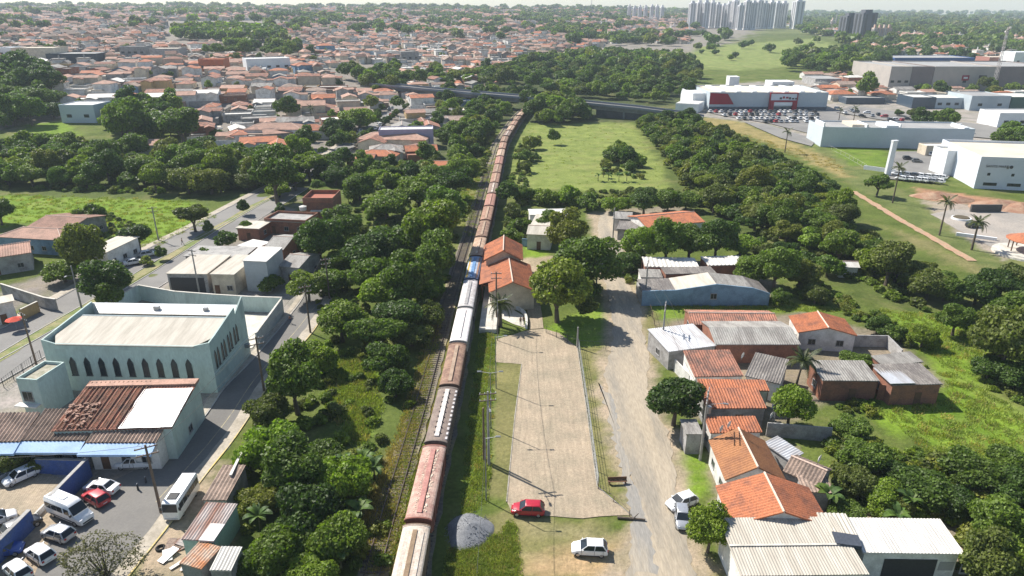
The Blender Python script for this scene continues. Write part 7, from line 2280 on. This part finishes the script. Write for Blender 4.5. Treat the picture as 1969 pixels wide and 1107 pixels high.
fill([(640, 318), (720, 338), (850, 312), (885, 330), (760, 365), (600, 362)], 7, (3, 4.8), ['bushy', 'round'], DMO)
fill([(1425, 445), (1600, 505), (1700, 560), (1640, 575), (1560, 545), (1440, 500)], 7, (2.4, 4.0), ['bushy'], [D, M_, O_], .75)
fill([(905, 185), (960, 178), (1000, 192), (975, 222), (945, 255), (915, 320), (865, 325), (880, 260)], 7.5, (3.0, 5.0), ['round', 'bushy'], DMO)
fill([(845, 190), (905, 190), (880, 240), (860, 300), (840, 260)], 8, (3.2, 5.0), ['round', 'bushy'], DMO, .8)
fill([(775, 168), (900, 150), (1010, 118), (1180, 100), (1325, 112), (1345, 155), (1320, 195), (1240, 200), (1100, 186), (960, 172)], 10.5, (3.4, 6.6), ['round', 'spreading', 'bushy'], DMO, .82)
fill([(1015, 200), (1120, 205), (1135, 235), (1060, 242), (1015, 240)], 7, (4.0, 6.0), ['round', 'bushy'], DMO)
fill([(1340, 92), (1480, 84), (1570, 78), (1640, 100), (1640, 120), (1400, 130), (1335, 125)], 22, (3, 6.5), ['bushy', 'round'], DMO, .22)
fill([(1640, 90), (1990, 92), (1990, 122), (1880, 118), (1650, 110)], 17, (4, 7), ['bushy', 'round'], DMO, .45)
fill([(1640, 206), (1720, 218), (1900, 250), (1900, 262), (1700, 226)], 13, (2.2, 3.6), ['round', 'bushy'], DMO, .3)
fill([(1520, 108), (1640, 104), (1700, 130), (1700, 150), (1600, 150), (1500, 138)], 14, (5, 8), ['round', 'spreading'], [D, D, M_])
fill([(640, 150), (760, 130), (770, 180), (740, 190)], 11, (4, 6), ['round', 'bushy'], DMO)
fill([(720, 210), (770, 200), (745, 250), (680, 290), (630, 300), (640, 250)], 9, (3, 4.5), ['round', 'bushy'], DMO, .7)
# belts along the avenue
for i in range(0, len(ave_a) - 2, 3):
    x, y = ave_a[i]
    if 145 < y < 420:
        nx, ny = normals2(ave_a[max(0, i - 1):i + 2])[1] if i else (0, 1)
        for s, pr in ((5.2, .25), (-4.9, .55), (-16, .45)):
            if rg.random() < pr:
                TREES.append((x + nx * s, y + ny * s, rg.uniform(1.4, 2.4), 'round', D))

# ================================================================ THE TOWN
ZONES = [
    ([(-120, 128), (60, 132), (118, 205), (200, 198), (372, 208), (396, 285), (470, 292), (520, 302), (600, 312), (655, 292), (705, 330), (748, 332), (835, 302), (855, 245), (800, 236), (832, 190), (900, 172), (960, 165), (985, 130), (1000, 105), WP(0.005, 1400), WP(0.0, 2620), WP(-0.9, 2620), WP(-0.9, 520)], 0.36, .20),
    ([(1000, 100), (1060, 110), (1180, 84), (1320, 84), (1345, 62), WP(0.30, 2600), WP(0.005, 2620), WP(0.0, 1400)], -0.2, .22),
    ([(1560, 66), (1640, 104), (1760, 110), (1990, 114), WP(0.85, 2300), WP(0.36, 2300)], 0.15, .42),
    ([(1590, 205), (1705, 188), (1705, 162), (1640, 140), (1560, 158)], 0.1, .25),
    ([(1710, 184), (1990, 184), (1990, 176), (1710, 176)], 0.1, .4),
]
NOGO = [TP(p) for p in ([(205, 205), (380, 205), (380, 272), (205, 272)], [(380, 282), (480, 282), (480, 330), (380, 330)], [(640, 130), (765, 120), (765, 180), (640, 180)], [(315, 40), (540, 40), (540, 90), (315, 90)], [(1330, 70), (1640, 70), (1640, 140), (1330, 140)])]
MARKS = [(b, c) for a, b, c in LANDMARKS]
BLOCKS = [(o.location.x, o.location.y, max(16.0, 14.0)) for o in COL.objects if o.parent is None and o.get('category') in ('building', 'hall', 'house', 'store', 'showroom', 'warehouse', 'shopping centre', 'shop', 'apartment tower', 'clinic', 'wing', 'annex') and o.location.y > 250]
ROOFS = [(TILE_P, 'faded pink-tiled', 40), (TILE_O, 'orange-tiled', 12), (TILE_W, 'weathered red-tiled', 14), (TILE_B, 'brown-tiled', 10), (SHEET_G, 'grey sheeted', 18), (SHEET_W, 'white sheeted', 8), (TILE_N, 'bright orange-tiled', 3)]
WALLS = [(W_WHITE, 'white', 40), (W_CREAM, 'cream', 22), (W_GREY, 'grey', 18), (W_BRICK, 'brick', 10), (W_OCHRE, 'ochre', 5), (W_BLUE, 'blue', 5)]
rs = random.Random(33)
AA = np.array([(p[0], p[1]) for p in ave_a])
HOUSES = []
for zi, (zp, ang, ptree) in enumerate(ZONES):
    P = TP(zp)
    xs = [p[0] for p in P]; ys = [p[1] for p in P]
    ca, sa = math.cos(ang), math.sin(ang)
    y_lo = min(ys)
    for band, (b0, b1, sx, sy) in enumerate(((0, 620, 14.0, 11.6), (620, 1150, 15.5, 14), (1150, 2700, 21, 20))):
        cs = [(x * ca + y * sa, -x * sa + y * ca) for x in (min(xs), max(xs)) for y in (max(y_lo, b0), min(max(ys), b1))]
        if max(y_lo, b0) >= min(max(ys), b1):
            continue
        u0, u1 = min(c[0] for c in cs), max(c[0] for c in cs); v0, v1 = min(c[1] for c in cs), max(c[1] for c in cs)
        iu = np.arange(int((u1 - u0) / sx) + 1); iv = np.arange(int((v1 - v0) / sy) + 1)
        GU, GV = np.meshgrid(iu, iv); GU = GU.ravel(); GV = GV.ravel()
        street = (GV % 4 == 3) & (band < 2) | (GU % 15 == 14) & (band > 1)
        uu = u0 + GU * sx + rg.uniform(-.14, .14, GU.size) * sx; vv = v0 + GV * sy + rg.uniform(-.12, .12, GU.size) * sy
        X = uu * ca - vv * sa; Y = uu * sa + vv * ca
        ok = inside(P, X, Y) & (Y >= b0) & (Y < b1) & (np.abs(X) < Y * 0.84 + 20)
        for ng_ in NOGO:
            ok &= ~inside(ng_, X, Y)
        X, Y, street = X[ok], Y[ok], street[ok]
        green = vnoise(X, Y, 75, 9) * .65 + vnoise(X, Y, 25, 10) * .35
        for x, y, s_, g in zip(X, Y, street, green):
            if y < 480 and np.min(np.hypot(AA[:, 0] - x, AA[:, 1] - y)) < 11:
                continue
            if any(abs(bx - x) < br and abs(by - y) < br for bx, by, br in BLOCKS):
                continue
            if y > 1250 and 0.30 < x / y < 0.47 and y > 1350 and zi != 2:
                continue
            if g > 1.0 - ptree - .12 * (y > 900):
                for _ in range(2 if band < 2 else 3):
                    TREES.append((x + rs.uniform(-5, 5) * (1 + band * .6), y + rs.uniform(-5, 5) * (1 + band * .6), rs.uniform(3.0, 5.2) * (1 + .25 * band), rs.choice(['round', 'bushy', 'spreading', 'tall']), rs.choice(DMO)))
                continue
            if s_:
                if rs.random() < .22:
                    TREES.append((x, y, rs.uniform(1.8, 3.4) * (1 + .2 * band), 'round', rs.choice(DMO)))
                continue
            rm = rs.choices(ROOFS, [r[2] for r in ROOFS])[0]; wm = rs.choices(WALLS, [w[2] for w in WALLS])[0]
            form = 'flat' if rm[0] in (SHEET_G, SHEET_W) and rs.random() < .6 else rs.choice(['gable', 'gable', 'hip'])
            HOUSES.append((x, y, ang + rs.choice([0, math.pi / 2]) + rs.uniform(-.08, .08) + (float(vnoise(x, y, 140, 14)) - .5) * .9, sx * rs.uniform(.72, 1.0), sy * rs.uniform(.62, .92), rs.choice([2.9, 3.1, 3.3, 3.3, 5.6]) * (1 + .12 * band), form, rm, wm, rs.random() < .45))
            if rs.random() < .14:
                TREES.append((x + sx * .5, y - sy * .4, rs.uniform(1.6, 2.8), 'round', rs.choice(DMO)))


for px, py, L_, W_, hh, form, ri, wi in ((830, 226, 22, 10, 3.2, 'gable', 4, 0), (845, 210, 18, 9, 3.2, 'flat', 4, 0), (815, 240, 24, 10, 3.2, 'flat', 4, 2), (868, 224, 14, 9, 3.4, 'flat', 5, 1), (880, 205, 14, 9, 3.2, 'flat', 5, 5), (878, 240, 12, 10, 3.0, 'gable', 3, 0), (895, 218, 10, 8, 3.0, 'flat', 5, 0),
        (535, 262, 26, 13, 4.0, 'hip', 0, 0), (602, 262, 16, 12, 3.6, 'hip', 1, 0), (500, 285, 15, 10, 3.4, 'gable', 6, 0), (560, 245, 18, 10, 3.4, 'gable', 4, 2), (590, 222, 20, 12, 5.6, 'gable', 0, 1), (500, 240, 16, 10, 3.4, 'flat', 4, 2), (760, 282, 30, 13, 4.2, 'hip', 0, 1), (730, 312, 16, 10, 3.4, 'hip', 6, 1), (810, 302, 13, 10, 3.4, 'gable', 6, 3), (700, 318, 10, 8, 3.2, 'gable', 1, 5), (850, 330, 9, 7, 3, 'gable', 6, 0),
        (295, 292, 15, 10, 3.6, 'gable', 0, 0), (405, 262, 9, 7, 3.0, 'flat', 5, 0), (440, 272, 9, 7, 3, 'gable', 0, 1), (725, 188, 22, 9, 3.4, 'flat', 5, 1), (640, 178, 18, 9, 3.4, 'flat', 5, 3), (665, 182, 12, 9, 3.4, 'flat', 5, 3),
        (1600, 178, 16, 10, 3.6, 'gable', 6, 0), (1612, 190, 18, 12, 3.6, 'hip', 6, 0), (1652, 186, 12, 9, 3.2, 'gable', 1, 0), (1692, 190, 16, 10, 3.4, 'hip', 1, 1), (1752, 187, 12, 9, 3.2, 'flat', 5, 0), (1782, 185, 14, 9, 3.2, 'gable', 0, 0), (1820, 187, 13, 9, 3.2, 'flat', 5, 1), (1858, 186, 12, 9, 3.2, 'gable', 3, 0), (1925, 190, 16, 10, 3.4, 'hip', 6, 0), (1955, 186, 12, 9, 3.4, 'flat', 5, 0), (1640, 178, 14, 9, 3.2, 'flat', 4, 0), (1560, 150, 16, 10, 3.4, 'gable', 0, 0)):
    q = T(px, py)
    HOUSES.append((q.x, q.y, rs.uniform(-.15, .35), L_, W_, hh, form, ROOFS[ri], WALLS[wi], rs.random() < .3))


def in_frame(x, y, m=60):
    z = elev(x, y) + 2
    d = y * math.cos(PITCH) + (CAM_H - z) * math.sin(PITCH)
    px = CX + F_PX * x / d; py = CY + F_PX * ((CAM_H - z) * math.cos(PITCH) - y * math.sin(PITCH)) / d
    return -m < px < 1969 + m and py < 1107 + m, d


N_HOUSE = 255
hs = sorted([h for h in HOUSES if in_frame(h[0], h[1])[0]], key=lambda h: in_frame(h[0], h[1])[1] / h[3])
near_h, far_h = hs[:N_HOUSE], hs[N_HOUSE:]
form_word = {'gable': 'gable roofed', 'hip': 'hip roofed', 'flat': 'flat roofed'}
labs = place_labels([('%s %s' % (h[7][1], form_word[h[6]]), h[0], h[1]) for h in near_h], 'house')
for h, lab in zip(near_h, labs):
    x, y, a, L, Wd, hh, form, rm, wm, ax = h
    e = elev(x, y)
    wins = [('f', -L * .27), ('f', L * .1), ('l', 0.0), ('b', L * .2), ('r', 0.0)] if y < 520 else [('f', -L * .2), ('l', 0.0)]
    t = house(lab, x, y, a, L, Wd, hh, form, Wd * .16 if form != 'flat' else 0, rm[0], wm[0], group='houses of the hillside town', z=e, base=2.5, wins=wins, pane=False, doors=0, ridge=y < 420 and form != 'flat', par=.5 if form == 'flat' else 0, sill=1.1 if hh < 4 else 3.6)
    if form != 'flat' and rs.random() < .55:
        wl, ww_, hx = Wd * rs.uniform(.7, .95), L * rs.uniform(.3, .42), rs.choice([-1, 1]) * L * rs.uniform(.18, .3)
        h2 = hh - rs.uniform(.1, .5)
        MB().loft([[(hx + a_ * ww_ / 2, yy, zz) for a_, zz in ((-1, -2.5), (1, -2.5), (1, h2 - .12), (0, h2 + ww_ * .17 - .15), (-1, h2 - .12))] for yy in (-Wd / 2 - wl * .5, -Wd * .2)][::-1]).build('wing_wall', wm[0], t)
        m_ = MB()
        for q_ in (-1, 1):
            b_ = [(hx + q_ * (ww_ / 2 + .35), -Wd / 2 - wl * .5 - .4, h2 - .12), (hx + q_ * (ww_ / 2 + .35), 0, h2 - .12), (hx, 0, h2 + ww_ * .17), (hx, -Wd / 2 - wl * .5 - .4, h2 + ww_ * .17)]
            b_ = b_[::-1] if q_ < 0 else b_
            m_.hexa(b_, [(c_[0], c_[1], c_[2] + .12) for c_ in b_])
        m_.build('wing_roof', rm[0] if rs.random() < .7 else TILE_W, t)
    if ax:
        MB().box(-L * .45, -Wd / 2 - 3.0, -2.5, L * .1, -Wd / 2 + .2, 2.6).build('lean_to', rs.choice([SHEET_G, CONC, TILE_B, SHEET_L, wm[0]]), t)
    if rs.random() < .4:
        MB().box(-L / 2 - 1.2, -Wd / 2 - 4.2, -2.5, L / 2 + .8, -Wd / 2 - 4.0, 1.9).build('garden_wall', rs.choice([W_GREY, W_WHITE, W_CREAM]), t)

# everything farther: one object
fp = []
FR = [TILE_P, TILE_O, TILE_W, TILE_B, SHEET_G, SHEET_W, W_WHITE, W_CREAM, W_GREY, SHEET_L, TILE_P]


def far_unit(mb, x0, y0, L, Wd, h, form, rm_, wm_, turn):
    P_ = lambda a_, b_, c_: (x0 + (b_ if turn else a_), y0 + (a_ if turn else b_), c_)
    w, l = Wd / 2, L / 2
    fl = lambda f: f[::-1] if turn else f
    mb.add([P_(*q) for q in ((-l, -w, -3), (l, -w, -3), (l, w, -3), (-l, w, -3), (-l, -w, h), (l, -w, h), (l, w, h), (-l, w, h))], [fl(f) for f in ((4, 5, 6, 7), (0, 1, 5, 4), (1, 2, 6, 5), (2, 3, 7, 6), (3, 0, 4, 7))], wm_)
    o, r = .45, Wd * .19
    e4 = [(-l - o, -w - o, h - .1), (l + o, -w - o, h - .1), (l + o, w + o, h - .1), (-l - o, w + o, h - .1)]
    if form == 'flat':
        mb.add([P_(*q) for q in e4] + [P_(a_, b_, h + .15) for a_, b_, c_ in e4], [fl(f) for f in ((4, 5, 6, 7), (0, 1, 5, 4), (1, 2, 6, 5), (2, 3, 7, 6), (3, 0, 4, 7))], rm_)
    else:
        k = l + o if form == 'gable' else max(l - w, .3)
        mb.add([P_(*q) for q in e4] + [P_(-k, 0, h + r), P_(k, 0, h + r)], [fl(f) for f in ((0, 1, 5, 4), (1, 2, 5), (2, 3, 4, 5), (3, 0, 4))], rm_)


for i, (rm_, form) in enumerate(((0, 'gable'), (1, 'gable'), (2, 'hip'), (10, 'hip'), (3, 'gable'), (4, 'flat'), (5, 'flat'), (1, 'hip'))):
    mb = MB(); q = random.Random(90 + i)
    far_unit(mb, -1.2, .6, q.uniform(7, 8.5), q.uniform(5.5, 7), q.uniform(2.6, 3.4), form, rm_, q.choice([6, 6, 7, 8]), False)
    far_unit(mb, 4.4, -.6, q.uniform(5.5, 7.5), 3.6, q.uniform(2.2, 3.6), q.choice(['gable', 'hip', 'flat']), q.choice([0, 2, 3, 4, rm_]), q.choice([6, 7, 8]), True)
    far_unit(mb, -3 + q.uniform(-1, 3), -4.4, q.uniform(3, 5.5), 2.6, q.uniform(1.9, 2.5), 'flat', q.choice([4, 9, 5, 2]), q.choice([6, 8]), False)
    if q.random() < .6:
        mb.rod((-1, 1.4, 3), (-1, 1.4, 4.6), .6, n=6, m=q.choice([6, 8]))
    fp.append(mb.mesh('far_house_%d' % i, FR))
rk = {TILE_P.name: [0, 3], TILE_O.name: [1, 7], TILE_W.name: [2], TILE_B.name: [4], SHEET_G.name: [5], SHEET_W.name: [6], TILE_N.name: [1]}
scatter('distant_houses', 'far part of the town, a sea of small tiled and pale roofs up to the skyline', [(h[0], h[1], elev(h[0], h[1])) for h in far_h],
        [(h[3] / 12, h[4] / 9, h[5] / 3.1) for h in far_h], [h[2] for h in far_h], [rs.choice(rk[h[7][0].name]) for h in far_h], fp)

# ---- trees: the largest ones singly, the rest as woodland
far_field = []
X = rg.uniform(-.1, 1, 9000); 
for u_, y in zip(rg.uniform(-.86, .86, 5200), 900 * (5.6 ** rg.random(5200))):
    x = u_ * y
    if vnoise(x, y, 190, 5) * .6 + vnoise(x, y, 70, 6) * .4 < .57 and not (0.30 < u_ < .45 and y < 1700) and (u_ > .28 or y > 2400 or rg.random() < .25):
        far_field.append((x, y, rg.uniform(4, 8) * (1 + y / 3500), 'bushy', D))
ts = [t for t in TREES if in_frame(t[0], t[1])[0]]
ts.sort(key=lambda t: in_frame(t[0], t[1])[1] / t[2])
N_TREE = 290
near_t, rest = ts[:N_TREE], ts[N_TREE:] + far_field
szw = lambda r: 'small' if r < 2.6 else ('' if r < 4.6 else 'big')
looks = [' '.join(w for w in (szw(t[2]), t[4], t[3]) if w) for t in near_t]
labs = place_labels([(l, t[0], t[1]) for l, t in zip(looks, near_t)], 'tree')
print('trees', len(near_t), len(rest), 'houses', len(near_h), len(far_h), 'maxlabel', max(len(l.split()) for l in labs))
for t, lab in zip(near_t, labs):
    x, y, r, fm, cl = t
    d = in_frame(x, y)[1]
    lod = 'near' if r / d * F_PX > 26 else 'mid'
    me, tr = TREE_SHAPES[(fm, cl, lod, int(rg.integers(0, NV)))]
    o = thing('tree', lab, 'tree', (x, y, elev(x, y)), rg.uniform(0, 6.28), 'trees', (r * rg.uniform(.88, 1.14), r * rg.uniform(.88, 1.14), r * rg.uniform(.8, 1.15)))
    obj('trunk', tr, o); obj('crown', me, o)
mids = [t for t in rest if in_frame(t[0], t[1])[1] < 620]
fars = [t for t in rest if in_frame(t[0], t[1])[1] >= 620]
fi = list(FORMS); ci = [D, M_, O_]
scatter('woodland', 'dense mass of trees in the woods and gardens behind the nearer ones', [(t[0], t[1], elev(t[0], t[1]) - .1) for t in mids], [t[2] for t in mids], rg.uniform(0, 6.28, len(mids)), [(fi.index(t[3]) * 3 + ci.index(t[4])) * NV + int(rg.integers(0, NV)) for t in mids], MIDSH)
scatter('distant_woodland', 'far trees scattered through the town and over the hills', [(t[0], t[1], elev(t[0], t[1]) - .3) for t in fars], [t[2] for t in fars], rg.uniform(0, 6.28, len(fars)), rg.integers(0, 4, len(fars)), FARSH)


# ---- undergrowth and rough grass
def sprinkle(areas):
    pts, sc_, = [], []
    for px, n, lo, hi in areas:
        P = TP(px)
        x0, x1 = min(p[0] for p in P), max(p[0] for p in P); y0, y1 = min(p[1] for p in P), max(p[1] for p in P)
        x = rg.uniform(x0, x1, n * 4); y = rg.uniform(y0, y1, n * 4)
        k = np.nonzero(inside(P, x, y))[0][:n]
        for i in k:
            pts.append((x[i], y[i], elev(x[i], y[i]) - .05)); sc_.append(rg.uniform(lo, hi))
    return pts, np.array(sc_)


THK = [(600, 570), (645, 640), (560, 690), (500, 800), (445, 930), (470, 1110), (735, 1110), (775, 900), (835, 620), (880, 480), (905, 380), (880, 340), (800, 345), (700, 345), (640, 400), (600, 440)]
pts, s_ = sprinkle([(THK, 520, .6, 1.6), ([(1590, 850), (1700, 868), (1880, 900), (1980, 940), (1980, 1110), (1860, 1110), (1850, 1000), (1640, 985), (1590, 900)], 260, .7, 1.6), ([(1480, 560), (1560, 540), (1720, 620), (1800, 740), (1830, 800), (1780, 700), (1600, 590)], 80, .5, 1.2), ([(1600, 760), (1690, 765), (1680, 800), (1610, 800)], 14, .6, 1.2),
                      ([(965, 365), (1000, 268), (1040, 262), (1020, 330), (1010, 380)], 110, .6, 1.6), ([(980, 372), (1330, 368), (1350, 400), (1210, 398), (1000, 398)], 170, .8, 1.8), ([(975, 400), (1012, 410), (1005, 470), (975, 470)], 60, .7, 1.5), ([(1200, 470), (1240, 480), (1230, 540), (1205, 545)], 40, .7, 1.5),
                      ([(1240, 250), (1330, 250), (1630, 420), (1800, 555), (1780, 600), (1590, 520), (1340, 390)], 700, .9, 1.9), ([(1330, 240), (1420, 262), (1560, 330), (1600, 352), (1500, 310), (1380, 268)], 140, .8, 1.8),
                      ([(1840, 600), (1980, 560), (1980, 780), (1900, 760), (1880, 660)], 90, .7, 1.6), ([(-20, 366), (330, 375), (480, 360), (640, 330), (500, 320), (-20, 290)], 260, .8, 2.0), ([(180, 400), (260, 430), (255, 470), (165, 450)], 60, .6, 1.2), ([(900, 270), (950, 250), (935, 330), (890, 380), (880, 320)], 120, .7, 1.6), ([(0, 880), (95, 885), (80, 905), (-30, 905)], 40, .5, .9), ([(1150, 310), (1240, 300), (1240, 345), (1160, 345)], 40, .8, 1.6)])
scatter('undergrowth', 'low tangled shrubs filling the ground under and between the trees', pts, s_, rg.uniform(0, 6.28, len(pts)), rg.integers(0, 4, len(pts)), SHRUB)
areas = [([(0, 372), (200, 378), (360, 385), (425, 420), (310, 472), (250, 480), (160, 425), (60, 430), (-20, 438)], 700, .7, 1.2), ([(1690, 595), (1870, 610), (1910, 760), (1975, 800), (1975, 905), (1800, 880), (1660, 790), (1820, 760), (1800, 700)], 700, .6, 1.2), ([(640, 690), (720, 680), (730, 790), (690, 860), (620, 780)], 500, .7, 1.4),
         ([(945, 640), (950, 700), (938, 960), (890, 1000), (905, 800), (925, 640)], 700, .4, .9), ([(865, 1055), (960, 1030), (985, 1000), (1000, 1110), (860, 1110)], 700, .4, .9), ([(1245, 585), (1500, 580), (1640, 598), (1325, 598)], 300, .5, 1), ([(1010, 245), (1210, 235), (1300, 360), (990, 360)], 260, .4, .8), ([(880, 380), (905, 330), (950, 262), (970, 262), (940, 340), (900, 480)], 500, .7, 1.4), ([(760, 1100), (800, 900), (852, 600), (835, 600), (770, 850), (700, 1100)], 900, .5, 1.1)]
pts, s_ = sprinkle(areas)
pk = np.where(rg.random(len(pts)) < .12, 2, rg.integers(0, 2, len(pts)))
scatter('tall_grass', 'rough tall grass on the fields and verges', pts, s_, rg.uniform(0, 6.28, len(pts)), pk, TUFT_G)
pts, s_ = sprinkle([([(745, 1100), (790, 880), (845, 620), (830, 620), (770, 830), (690, 1000), (700, 1100)], 500, .6, 1.3), ([(1330, 228), (1480, 272), (1600, 305), (1640, 340), (1540, 305), (1400, 262)], 200, .7, 1.2), ([(1290, 400), (1300, 395), (1890, 560), (1870, 530), (1740, 445)], 10, .6, 1.0), ([(800, 1000), (830, 800), (862, 640), (848, 640), (810, 800), (770, 1000)], 260, .3, .6)])
scatter('dry_grass', 'dry yellowish weeds along the tracks and the far verge', pts, s_, rg.uniform(0, 6.28, len(pts)), np.full(len(pts), 2), TUFT_G)

# ---- palms, banana plants, a bare twiggy shrub
def frond_mesh(name, L, droop, w, mat, seed, n=14):
    mb = MB(); rs = random.Random(seed)
    sp = [(L * t * (1 - .18 * droop * t), 0, L * (.55 * t - droop * t * t)) for t in np.linspace(0, 1, n)]
    for i in range(n - 1):
        a, b = Vector(sp[i]), Vector(sp[i + 1])
        mb.rod(a, b, .025 * (1 - i / n) + .008, n=3, cap=False)
        t = (i + 1) / n
        ll = w * math.sin(math.pi * min(1, .12 + .88 * t)) ** .6
        for s in (-1, 1):
            for q in (0, .5):
                c = a.lerp(b, q); f = (b - a).normalized()
                tip = c + f * ll * .45 + Vector((0, s * ll, -ll * rs.uniform(.2, .55)))
                mb.add([c - f * .06 * L / 3, c + f * .07 * L / 3, tip], [(0, 1, 2)])
    return mb.mesh(name, mat)


FRON = [frond_mesh('frond_up', 1, .35, .22, LEAF_P, 1), frond_mesh('frond_mid', 1, .75, .24, LEAF_P, 2), frond_mesh('frond_low', 1, 1.15, .22, LEAF_P, 3)]


def palm(px, py, h, fl, label, n=18, cat='palm', thick=.2, up=True, lean=0.0, low=True):
    p = T(px, py)
    t = thing('palm_tree', label, 'palm tree', tuple(p), 0, 'palm trees')
    mb = MB(); k = 6
    for i in range(k):
        z0, z1 = h * i / k, h * (i + 1) / k
        mb.rod((lean * (i / k) ** 2, 0, z0 - (.2 if i == 0 else 0)), (lean * ((i + 1) / k) ** 2, 0, z1), thick * (1.25 - .5 * i / k), thick * (1.25 - .5 * (i + 1) / k), 8, cap=False)
    mb.build('trunk', BARK, t)
    for i in range(n):
        v = i % 3 if low else i % 2
        o = obj('frond', FRON[v], t, (lean, 0, h - .05), 2 * math.pi * i * .382 * 1.0 + .1, fl * (1 - .1 * (i % 4)))
        o.rotation_euler = (0, [-.55, -.1, .15][v], 2 * math.pi * i * .382)
    return t


palm(962, 628, 4.6, 3.4, 'stout palm with wide grey-green fronds in the station planter', 22, thick=.32)
palm(1530, 748, 5.0, 3.4, 'coconut palm with yellowing fronds between the old houses', 16, thick=.16, lean=.5)
palm(1806, 452, 9.0, 3.2, 'slender royal palm on the grass by the stone square', 14)
palm(1868, 480, 7.0, 3.4, 'bushy royal palm nearest to the bandstand', 16, thick=.24)
palm(1509, 293, 8.5, 2.9, 'lone palm on the verge before the long white block', 13)
palm(1716, 390, 11.0, 3.2, 'tall palm behind the flat topped tree by the clinic', 13)
palm(1640, 238, 8.0, 2.6, 'palm at the end of the store car park', 12)
palm(1612, 236, 7.0, 2.4, 'shorter palm at the end of the store car park', 12)
for i, (px, py, h) in enumerate(((158, 103, 9), (205, 105, 10), (600, 235, 7), (330, 268, 8), (268, 285, 9), (258, 280, 8))):
    palm(px, py, h, 3.2, 'palm among the roofs of the town, %s of six' % ORD[i], 12, low=True)
BAN = MB()
n = 9
for i in range(n - 1):
    f0, f1 = i / (n - 1), (i + 1) / (n - 1)
    w = lambda f: .17 * math.sin(math.pi * min(1, .06 + f * .94)) ** .55
    c = lambda f: (f * (1 - .2 * f), 0, .75 * f - .72 * f * f)
    a, b = c(f0), c(f1)
    BAN.add([(a[0], -w(f0), a[2] + .04), (a[0], 0, a[2]), (a[0], w(f0), a[2] + .04), (b[0], -w(f1), b[2] + .04), (b[0], 0, b[2]), (b[0], w(f1), b[2] + .04)], [(0, 1, 4, 3), (1, 2, 5, 4)])
BLEAF = BAN.mesh('banana_leaf', leafmat('leaf_banana', (.05, .10, .02), (.11, .18, .045), .2))
bps = [(596, 1010), (640, 985), (660, 1030), (570, 1035), (620, 1060), (690, 1000), (560, 980), (700, 900), (668, 905), (720, 915), (540, 1100), (655, 1085), (590, 940), (500, 1010), (670, 385), (690, 378), (735, 372), (745, 382), (1590, 980), (1722, 1010), (1745, 985), (1605, 735), (1150, 345), (1170, 345), (1190, 346), (1205, 345), (1160, 338)]
items = []
for px, py in bps:
    q = T(px, py, .5); items.append(('broad-leaved', q.x, q.y))
for (lk, x, y), lab in zip(items, place_labels(items, 'banana plant')):
    t = thing('banana_plant', lab, 'banana plant', (x, y, elev(x, y)), rg.uniform(0, 6), 'banana plants')
    h = rg.uniform(1.8, 2.8)
    MB().rod((0, 0, -.1), (0, 0, h), .14, .08, 7).build('stem', surf('banana_stem', (.16, .17, .07), (.12, .10, .05), 2, 5, .2), t)
    for i in range(9):
        o = obj('leaf', BLEAF, t, (0, 0, h - .1), 0, rg.uniform(1.7, 2.6))
        o.rotation_euler = (0, rg.uniform(-.5, .15), 2.4 * i + rg.uniform(-.2, .2))
pq = T(205, 1112)
t = thing('bare_shrub', 'big grey twiggy shrub at the bottom edge of the lot', 'shrub', tuple(pq))
P_, nr, C, r, rr = crown_points(77, 2600, lobes=18, flat=.7, low=-.5)
obj('crown', leaf_mesh('twig_crown', P_ * 3.6 * np.array([1.25, .8, .75]) + np.array([0, 0, 2.2]), nr, .28, LEAF_G, .8, rr), t)
mb = MB(); rs = random.Random(2)
for i in range(26):
    c = Vector(C[i % len(C)]) * 3.4; c.z = c.z * .75 + 2.3
    mb.rod((rs.uniform(-.3, .3), rs.uniform(-.3, .3), -.1), c * .5, .09, .05, 5, cap=False).rod(c * .5, c, .05, .015, 4, cap=False)
mb.build('stem', BARK, t)

# ================================================================ SKYLINE AIR
hz = MB().box(-7600, -300, -4, 7600, 5700, 125).build('haze', None)
hz['kind'] = 'stuff'; hz['label'] = 'thin pale daylight haze over the whole valley'
m = bpy.data.materials.new('haze_air'); m.use_nodes = True
nt = m.node_tree; nt.nodes.remove(nt.nodes['Principled BSDF'])
v = nt.nodes.new('ShaderNodeVolumePrincipled')
v.inputs['Color'].default_value = (0.76, 0.88, 1.0, 1)
v.inputs['Density'].default_value = 0.00013
v.inputs['Anisotropy'].default_value = 0.05
nt.links.new(v.outputs[0], nt.nodes['Material Output'].inputs['Volume'])
hz.data.materials.clear(); hz.data.materials.append(m)
